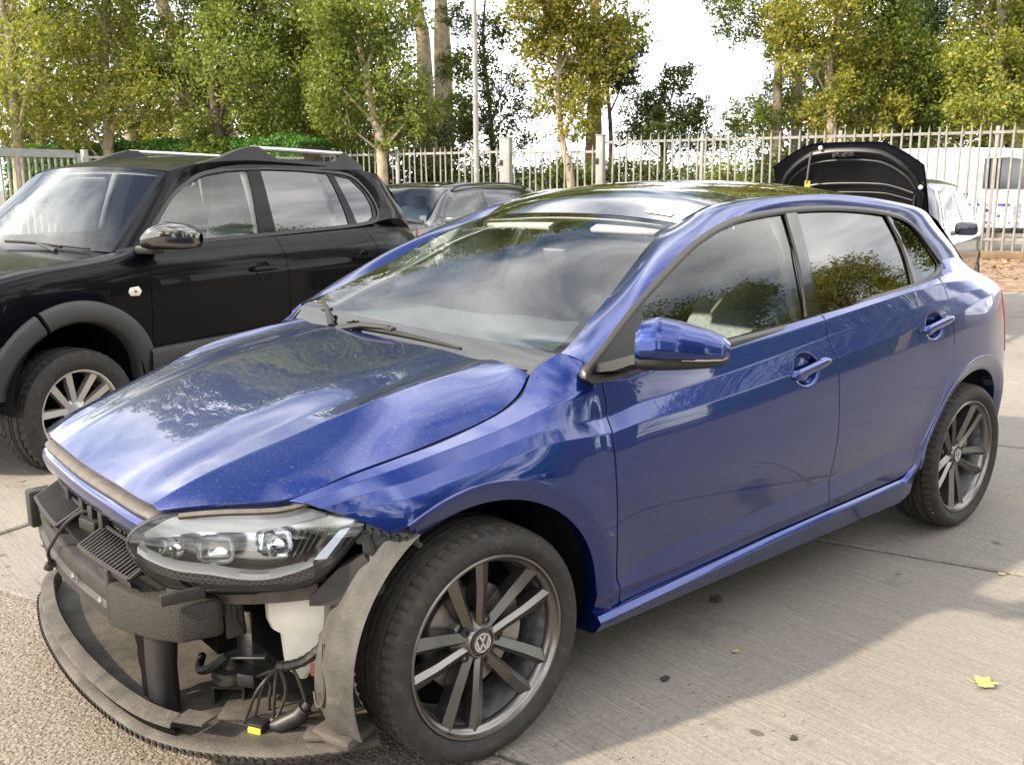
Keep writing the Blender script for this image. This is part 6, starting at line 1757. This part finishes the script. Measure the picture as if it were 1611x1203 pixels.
MB().tube([(0, 0, 8.4), (.3, .1, 8.62), (.8, .25, 8.7)], .03, 8).box((1.0, .31, 8.7), (.5, .2, .09), .3, bev=.03).build('lamp_head', GALVG, pl)

# ------------------------------------------------------------------ trees, bushes, hedge
def leaf_mat(name, c1, c2, c3, tr=.45):
    m = bpy.data.materials.new(name); m.use_nodes = True; t = m.node_tree; t.nodes.clear(); lk = t.links.new
    o = t.nodes.new('ShaderNodeOutputMaterial'); g = t.nodes.new('ShaderNodeNewGeometry'); r = t.nodes.new('ShaderNodeValToRGB')
    e = r.color_ramp.elements; e[0].position = 0; e[0].color = (*c1, 1); e[1].position = 1; e[1].color = (*c3, 1); n = e.new(.6); n.color = (*c2, 1)
    lk(g.outputs['Random Per Island'], r.inputs[0])
    p = t.nodes.new('ShaderNodeBsdfPrincipled'); p.inputs['Roughness'].default_value = .5; p.inputs['Specular IOR Level'].default_value = .35; lk(r.outputs[0], p.inputs['Base Color'])
    tl = t.nodes.new('ShaderNodeBsdfTranslucent'); b = node(t, 'ShaderNodeMix', data_type='RGBA', blend_type='MULTIPLY'); b.inputs['Factor'].default_value = 1.; b.inputs['B'].default_value = (1.2, 1.25, .62, 1); lk(r.outputs[0], b.inputs['A']); lk(b.outputs['Result'], tl.inputs[0])
    x = t.nodes.new('ShaderNodeMixShader'); x.inputs[0].default_value = tr; lk(p.outputs[0], x.inputs[1]); lk(tl.outputs[0], x.inputs[2]); lk(x.outputs[0], o.inputs[0]); return m


LG = [leaf_mat('leaf_yellow_green', (.17, .21, .04), (.27, .29, .06), (.44, .40, .09)), leaf_mat('leaf_green', (.11, .16, .035), (.18, .225, .05), (.33, .33, .075)),
      leaf_mat('leaf_dark', (.045, .07, .022), (.08, .11, .028), (.14, .155, .04), .4), leaf_mat('leaf_autumn', (.16, .20, .035), (.28, .28, .055), (.48, .37, .08)), leaf_mat('leaf_conifer', (.014, .032, .012), (.03, .06, .018), (.055, .10, .025), .2)]
BARK = M('pale_bark', (.30, .25, .175), rough=.9, var=.35, vscale=6, bump=.6, bscale=25)
BARKD = M('dark_bark', (.09, .07, .05), rough=.9, var=.4, vscale=8, bump=.6, bscale=25)


def leaves(blobs, n, size, seed, flat=.75):
    """Leaf faces on twig tufts spread through ellipsoids: (centre, radius)."""
    r = np.random.default_rng(seed); vol = np.array([b[1]**2 for b in blobs]); vol /= vol.sum(); V = []
    for (c, rad), k in zip(blobs, (vol*n).astype(int)):
        if k < 4: continue
        nt = max(4, int(k/16)); d = r.normal(size=(nt, 3)); d /= np.linalg.norm(d, axis=1)[:, None]
        tc_ = np.array(c) + d*(rad*(.30 + .75*r.random(nt)**.6))[:, None]*np.array([1, 1, flat])
        ax = r.normal(size=(nt, 3)); ax[:, 2] -= .3; ax /= np.linalg.norm(ax, axis=1)[:, None]
        i = r.integers(0, nt, k); q = tc_[i] + ax[i]*(r.random(k)*.55*rad**.4)[:, None] + r.normal(size=(k, 3))*.10*rad**.5
        nrm = r.normal(size=(k, 3)); nrm[:, 2] += .7; nrm /= np.linalg.norm(nrm, axis=1)[:, None]
        a = np.cross(nrm, r.normal(size=(k, 3))); a /= np.linalg.norm(a, axis=1)[:, None]; b = np.cross(nrm, a)
        s_ = (size*(.6 + .8*r.random(k)))[:, None]; fold = nrm*s_*.22
        V.append(np.stack([q - a*s_, q - b*s_*.55 + fold, q + a*s_, q + b*s_*.55 + fold], 1))
    V = np.concatenate(V); k = len(V); me = bpy.data.meshes.new('crown')
    me.vertices.add(k*4); me.vertices.foreach_set('co', V.reshape(-1).astype(np.float32)); me.loops.add(k*4); me.loops.foreach_set('vertex_index', np.arange(k*4, dtype=np.int32))
    me.polygons.add(k); me.polygons.foreach_set('loop_start', np.arange(0, k*4, 4, dtype=np.int32)); me.update(calc_edges=True); return me


def tree(name, label, base, trunk, blobs, n, size, lm, seed, bark=BARK, r0=.16, limbs=True, grp=None, cat='tree'):
    """trunk: points from the ground up, blobs: crown puffs, both in world space."""
    B = Vector(base); t = thing(name, label, cat, B, 0, grp); P = cr_path([tuple(Vector(p) - B) for p in trunk], 5); rg = random.Random(seed)
    m = MB(); m.tube(P, [r0*(1.15 - .8*i/(len(P) - 1)) for i in range(len(P))], 9)
    if limbs:
        for c, rad in blobs:
            if rad < r0*3: continue
            e = Vector(c) - B; k = min(range(len(P)), key=lambda i: abs(P[i][2] - (e.z - rad*1.1 - .4))); s_ = Vector(P[k]); mid = s_.lerp(e, .55) + Vector((rg.uniform(-.2, .2), rg.uniform(-.2, .2), .15*rad))
            w = max(.02, min(r0*.5, .055*rad**.7)); Q = cr_path([s_, mid, e], 4); m.tube(Q, [w*(1 - .75*i/(len(Q) - 1)) for i in range(len(Q))], 6)
            for _ in range(3):
                e2 = e + Vector((rg.gauss(0, .6), rg.gauss(0, .6), rg.gauss(.1, .5)))*rad; m.tube([Q[4], (Vector(Q[5]) + e2)/2 + Vector((0, 0, .1)), e2], [w*.5, w*.35, w*.12], 5)
    m.build('trunk', bark, t, sharp=80)
    me = leaves([(tuple(Vector(c) - B), r_) for c, r_ in blobs], n, size, seed); link('crown', me, lm, t); return t


def px_tree(name, label, px, d, trunk, blobs, n, lm, seed, size=.085, bark=BARK, r0=.16, spread=.9, grp=None):
    n = int(n*2.7); size = size*.60
    k = d/1498.; rg = random.Random(seed + 50); b = at(px, 288, d); b.z = 0
    T = [b] + [at(x, y, d + rg.uniform(-.2, .2)) for x, y in trunk]
    BL = []
    for x, y, r in blobs:
        q = at(x, y, d + rg.uniform(-1, 1)*spread*r*k); BL.append((tuple(q), r*k*.90))
        for _ in range(5):
            an, rr = rg.uniform(0, 6.28), rg.uniform(.55, 1.0)*r; q = at(x + rr*math.cos(an), y + rr*.85*math.sin(an), d + rg.uniform(-1, 1)*r*k*.9); BL.append((tuple(q), r*k*rg.uniform(.22, .42)))
    return tree(name, label, b, T, BL, n, size, lm, seed, bark, r0, grp=grp)


px_tree('maple_tree', 'yellow-green maple at the left edge above the grey bar gate', 28, 25, [(25, 200), (15, 60), (20, -60)], [(-70, 50, 130), (50, 110, 95), (-10, 180, 70), (40, 10, 80), (-40, -120, 150), (90, -140, 110)], 15000, LG[0], 1)
px_tree('maple_tree', 'full yellow-green maple left of the tall pale trunks over the hedge', 168, 26, [(170, 215), (165, 80), (175, -60)], [(160, 90, 95), (110, 160, 75), (225, 150, 75), (170, 20, 90), (250, 70, 60), (130, -110, 120), (260, -130, 120), (100, 205, 40)], 17000, LG[0], 2)
px_tree('maple_tree', 'broad green maple over the middle of the hedge', 345, 25, [(348, 230), (335, 130), (350, 20), (350, -80)], [(300, 130, 80), (370, 90, 85), (420, 165, 70), (320, 200, 50), (400, 30, 90), (330, -60, 110), (440, -130, 120)], 17000, LG[1], 3, bark=BARKD)
px_tree('maple_tree', 'green maple with browning leaves above the right end of the hedge', 462, 27, [(460, 200), (468, 100), (470, 0)], [(470, 120, 80), (445, 50, 80), (500, 180, 55), (440, 195, 45), (510, 60, 60), (480, -100, 120)], 13000, LG[0], 4)
px_tree('maple_tree', 'dark green maple with slender leaning trunk beside the lamp pole', 604, 23.5, [(600, 240), (590, 190), (578, 130), (560, 40), (555, -60)], [(560, 50, 85), (520, 110, 60), (620, 130, 55), (590, 20, 70), (650, 170, 45), (530, 180, 40), (560, -100, 120), (640, -60, 60), (620, 205, 35)], 15000, LG[1], 5, r0=.13)
px_tree('poplar_tree', 'tall pale forked poplar trunk rising left of the lamp pole', 672, 32, [(672, 200), (668, 100), (662, 40), (640, -20), (600, -120), (580, -260)], [(600, -190, 150), (560, -310, 140), (650, -330, 130), (690, 190, 55), (640, 215, 45)], 12000, LG[1], 6, r0=.30, size=.12)
px_tree('poplar_tree', 'tall pale poplar with a straight trunk just left of the lamp pole', 697, 31, [(697, 200), (693, 100), (692, 0), (690, -120), (700, -260)], [(740, -200, 130), (690, -330, 140), (790, -300, 110), (715, 175, 38), (720, 100, 30)], 10000, LG[1], 7, r0=.26, size=.12)
px_tree('poplar_tree', 'pair of pale leaning poplar stems showing high above the broad maple', 285, 33, [(287, 180), (270, 60), (248, -20), (215, -160)], [(200, -230, 150), (260, -330, 150), (330, -250, 130), (280, 215, 60)], 10000, LG[0], 8, r0=.36, size=.12)
px_tree('poplar_tree', 'pale poplar stem rising behind the browning maple', 352, 34, [(352, 150), (345, 40), (338, -40), (330, -200)], [(380, -280, 150), (420, -200, 130), (340, -360, 140)], 8000, LG[1], 9, r0=.30, size=.12)
px_tree('young_tree', 'thin open sapling with sparse leaves right of the lamp pole', 772, 26, [(775, 230), (768, 150), (760, 60), (765, -20)], [(760, 170, 45), (790, 130, 35), (740, 100, 40), (800, 215, 40), (720, 210, 40), (770, 50, 35), (825, 170, 25), (730, 30, 30)], 3800, LG[2], 10, r0=.07, bark=BARKD, size=.075)
px_tree('maple_tree', 'golden-green maple with a forked pale trunk above the palisade gate', 900, 24, [(898, 285), (885, 225), (878, 160), (880, 90), (890, 10)], [(890, 70, 70), (845, 55, 40), (945, 85, 55), (880, 150, 45), (925, 20, 60), (990, 50, 32), (840, 10, 45), (870, -80, 110), (960, -60, 80), (905, 195, 28), (930, 150, 35)], 11000, LG[3], 11, r0=.11)
px_tree('thick_trunk_tree', 'thick brown trunk wrapped in ivy right of the golden maple', 934, 27, [(934, 240), (935, 170), (936, 90), (935, 0), (930, -150)], [(936, 140, 26), (930, 100, 30), (938, 60, 30), (960, 110, 34), (900, 120, 30), (930, -180, 120), (860, -240, 100), (1000, -240, 90)], 6500, LG[2], 12, r0=.25, bark=M('brown_bark', (.24, .165, .10), rough=.9, var=.4, vscale=6, bump=.6, bscale=25))
px_tree('young_tree', 'dark bare-stemmed sapling just right of the thick ivy trunk', 960, 26, [(961, 220), (955, 130), (950, 60)], [(975, 120, 28), (945, 100, 30), (985, 80, 26), (965, 45, 25)], 1500, LG[2], 13, r0=.07, bark=BARKD)
px_tree('young_tree', 'small dark sparse tree standing alone against the open sky', 1042, 25, [(1042, 230), (1035, 180), (1050, 130)], [(1015, 165, 34), (1060, 130, 28), (1085, 180, 30), (1035, 205, 36), (1100, 215, 28), (1000, 210, 26), (1085, 110, 14)], 3600, LG[2], 14, r0=.07, bark=BARKD, size=.075)
px_tree('ivy_tree', 'ivy-covered column of foliage at the right of the open sky', 1222, 25, [(1222, 200), (1224, 100), (1226, 20), (1230, -120)], [(1222, 60, 26), (1224, 100, 26), (1224, 140, 28), (1222, 185, 32), (1190, 195, 38), (1160, 185, 30), (1250, 170, 34), (1170, 20, 45), (1140, 5, 28), (1225, 10, 45), (1200, -140, 120), (1150, -80, 50), (1165, 215, 30)], 8500, LG[1], 15, r0=.14, size=.075)
px_tree('maple_tree', 'golden maple with a pale trunk leaning between the ivy column and the dark conifer', 1312, 24, [(1308, 190), (1304, 100), (1318, 40), (1340, -40)], [(1290, 30, 65), (1345, 90, 60), (1262, 90, 40), (1300, 170, 45), (1380, 160, 55), (1330, -60, 100), (1255, 30, 50), (1240, -120, 100), (1350, 200, 40)], 12000, LG[3], 16, r0=.13)
px_tree('maple_tree', 'green maple before the dark conifer above the open hood', 1420, 25, [(1420, 190), (1412, 110), (1400, 10)], [(1410, 110, 75), (1450, 175, 60), (1380, 60, 65), (1395, -30, 90), (1470, 120, 50), (1440, 210, 40)], 13000, LG[1], 17, r0=.13, bark=BARKD)
px_tree('conifer_tree', 'dark conifer standing high behind the green maples at right', 1462, 32, [(1462, 150), (1464, 40), (1466, -200)], [(1462, 60, 60), (1480, 10, 55), (1440, 20, 50), (1465, -70, 65), (1465, 120, 60), (1465, -170, 60)], 9000, LG[4], 18, r0=.2, bark=BARKD)
px_tree('maple_tree', 'bright yellow-green maple filling the right edge above the white van', 1575, 23, [(1572, 190), (1570, 100), (1580, 0)], [(1570, 60, 75), (1600, 130, 70), (1545, 160, 55), (1585, 190, 45), (1610, -10, 85), (1530, 100, 40), (1540, -120, 110), (1640, 60, 80)], 15000, LG[0], 19, r0=.12)
# a darker belt further back
for i, (px, d, bl, lm) in enumerate(((60, 38, [(20, 150, 110), (110, 180, 90), (60, 60, 110), (60, 230, 70)], 2), (230, 38, [(200, 190, 90), (280, 170, 100), (240, 80, 110), (230, 235, 70)], 2), (410, 39, [(380, 180, 100), (460, 200, 90), (420, 90, 110), (410, 238, 70)], 1),
                                     (560, 38, [(540, 190, 90), (610, 215, 70), (560, 110, 100), (560, 245, 60)], 2), (1290, 37, [(1270, 190, 70), (1340, 170, 90), (1320, 100, 80), (1240, 235, 50)], 2), (1450, 38, [(1440, 190, 90), (1400, 120, 90), (1500, 150, 90), (1450, 240, 60)], 1), (1590, 37, [(1560, 200, 80), (1620, 150, 110), (1560, 110, 90)], 2))):
    px_tree('background_tree', 'shaded tree in the back row behind the ' + ('left maple', 'full maple over the hedge', 'browning maple', 'leaning maple', 'ivy column', 'dark conifer', 'right-edge maple')[i], px, d, [(px, 200), (px + 5, 80)], bl, 4200, LG[lm], 30 + i, size=.15, r0=.2, bark=BARKD, grp='trees in the back row')
for i, (px, d, lm) in enumerate(((-120, 30, 0), (60, 33, 1), (200, 34, 1), (330, 35, 0), (470, 34, 1), (600, 34, 1), (700, 33, 1), (1250, 33, 1), (1420, 34, 1), (1600, 32, 0))):
    rg = random.Random(200 + i); bl = []
    for j in range(9): bl.append((px + rg.uniform(-95, 95), rg.uniform(-650, -230) if j < 7 else rg.uniform(-260, -170), rg.uniform(70, 120)))
    if i in (5, 6): bl = [b for b in bl if b[1] < -250]
    px_tree('tall_tree', 'tall bare-stemmed tree whose high crown spreads above the picture, ' + ('beyond the left edge', 'over the left maple', 'over the full maple', 'over the broad maple', 'over the browning maple', 'behind the leaning maple', 'over the lamp pole', 'behind the ivy column', 'behind the conifer', 'at the right edge')[i], px, d, [(px + 4, 120), (px - 6, -60), (px + 8, -300), (px, -520)], bl, 5200, LG[lm], 220 + i, size=.17, r0=.20, bark=BARKD if i % 2 else BARK, grp='tall trees behind the fence')
# undergrowth seen between the pickets
for i, px in enumerate((520, 590, 660, 730, 800, 860, 935, 1000, 1070, 1140, 1210, 1290, 1370, 1450)):
    d = 26.5 - .0042*(px - 520); h = (52, 40, 46, 30, 24, 30, 26, 32, 22, 24, 40, 50, 46, 46)[i]
    b = at(px, 288, d); b.z = 0; k = d/1498.; bl = []
    rg = random.Random(i)
    for j in range(7):
        q = at(px + rg.uniform(-45, 45), 300 - rg.random()*(h - 5), d + rg.uniform(-.6, .6)); bl.append((tuple(q), rg.uniform(.45, .75)))
    for j in range(5):
        q = b + Vector((rg.uniform(-.8, .8), rg.uniform(-.8, .8), rg.uniform(.3, .9))); bl.append((tuple(q), .7))
    tree('bush', 'dense dark bush showing through the palings ' + ('at the end of the hedge', 'under the leaning maple', 'below the forked poplar', 'behind the lamp pole', 'right of the left gate post', 'under the golden maple', 'behind the right gate post', 'under the bare sapling', 'under the small lone tree', 'under the gap of open sky', 'under the ivy column', 'under the leaning golden maple', 'behind the top of the open hood', 'left of the white van')[i], b, [b, b + Vector((0, 0, 1.2))], bl, 9000, .05, LG[2 if i % 3 else 1], 60 + i, BARKD, .05, grp='bushes behind the palisade fence', cat='bush')
# clipped conifer hedge
a, b = at(40, 288, 29.5), at(500, 288, 24.2); a.z = b.z = 0; dl = b - a; Lg = dl.length; ex = dl.normalized(); ey = Vector((-ex.y, ex.x, 0)); r_ = np.random.default_rng(77); k = 46000
if ey.dot(CAM - a) < 0: ey = -ey
s1 = r_.random(k)*Lg; side_ = r_.random(k); z = np.where(side_ < .45, 2.50, r_.random(k)*2.5); y = np.where(side_ < .45, r_.random(k)*1.2 - .6, .62)
z = z + r_.normal(size=k)*.05 + .05*np.sin(s1*3.1) + .04*np.sin(s1*7.7); y = y + r_.normal(size=k)*.06
q = np.array(a)[None] + s1[:, None]*np.array(ex) + y[:, None]*np.array(ey) + z[:, None]*np.array([0, 0, 1.]); nr = r_.normal(size=(k, 3)); nr /= np.linalg.norm(nr, axis=1)[:, None]; aa = np.cross(nr, r_.normal(size=(k, 3))); aa[:, 2] += .5; aa /= np.linalg.norm(aa, axis=1)[:, None]; bb = np.cross(nr, aa); s_ = .085
V = np.stack([q - aa*s_*.4, q - bb*s_*.28, q + aa*s_, q + bb*s_*.28], 1); me = bpy.data.meshes.new('hedge'); me.vertices.add(k*4); me.vertices.foreach_set('co', V.reshape(-1).astype(np.float32)); me.loops.add(k*4); me.loops.foreach_set('vertex_index', np.arange(k*4, dtype=np.int32)); me.polygons.add(k); me.polygons.foreach_set('loop_start', np.arange(0, k*4, 4, dtype=np.int32)); me.update(calc_edges=True)
hg = thing('clipped_hedge', 'clipped dark green conifer hedge with flat top behind the off-roader', 'hedge', (0, 0, 0)); link('foliage', me, leaf_mat('leaf_hedge', (.05, .14, .022), (.085, .21, .035), (.13, .28, .05), .3), hg)
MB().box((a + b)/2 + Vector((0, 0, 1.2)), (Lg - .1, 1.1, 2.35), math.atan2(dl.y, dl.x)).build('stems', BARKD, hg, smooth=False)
# trees on the near side of the yard, met only as reflections in panes and paint
src = {o['label']: o for o in bpy.data.objects if o.get('category') == 'tree'}
pool = [o for o in bpy.data.objects if o.name.startswith('maple_tree')]
for i, (x, y, s_, rz) in enumerate(((-11.5, 12.5, .70, 2.0), (-6, 16, .75, 1.2), (-1, 18, 1.3, .3), (6, 18, 1.1, 4.0), (-17, 9.5, 1.02, 3.0), (12, 15, 1.1, 5.1), (-25, 11, 1.25, 4.4), (-22, 3.5, 1.15, 2.2))):
    c = copy_tree(pool[i % len(pool)]); c.location = (x, y, 0); c.rotation_euler = (0, 0, rz); c.scale = (s_, s_, s_)
    c['label'] = 'leafy maple across the yard, seen only as a reflection in the car windows and paint'; c['group'] = 'trees across the yard'
for x, y, rz in ((9, 15.5, 3.0), (-1, 16, 3.05), (-11, 15.5, 3.1), (-21, 14, 2.9)):  # hedges added out of view so the doors reflect a dark band
    c = copy_tree(hg); c.scale = (1, 1, 1.55); c.location = (x - (a.x + b.x)/2, y - (a.y + b.y)/2, 0); c['label'] = 'long hedge added across the yard, out of view, to darken the door reflections'; c['group'] = 'hedges added across the yard'
for nm, x, y, rz, lb in (('estate_car', -4.5, 11.5, -1.45, 'dark estate car added across the yard, out of view, for reflections in the doors'), ('silver_car', -8.2, 11.2, -1.35, 'silver car added across the yard, out of view, for reflections in the doors')):  # parked cars added out of view to give streaks in the door reflections
    c = copy_tree(bpy.data.objects[nm]); c.location = (x, y, 0); c.rotation_euler = (0, 0, rz); c['label'] = lb
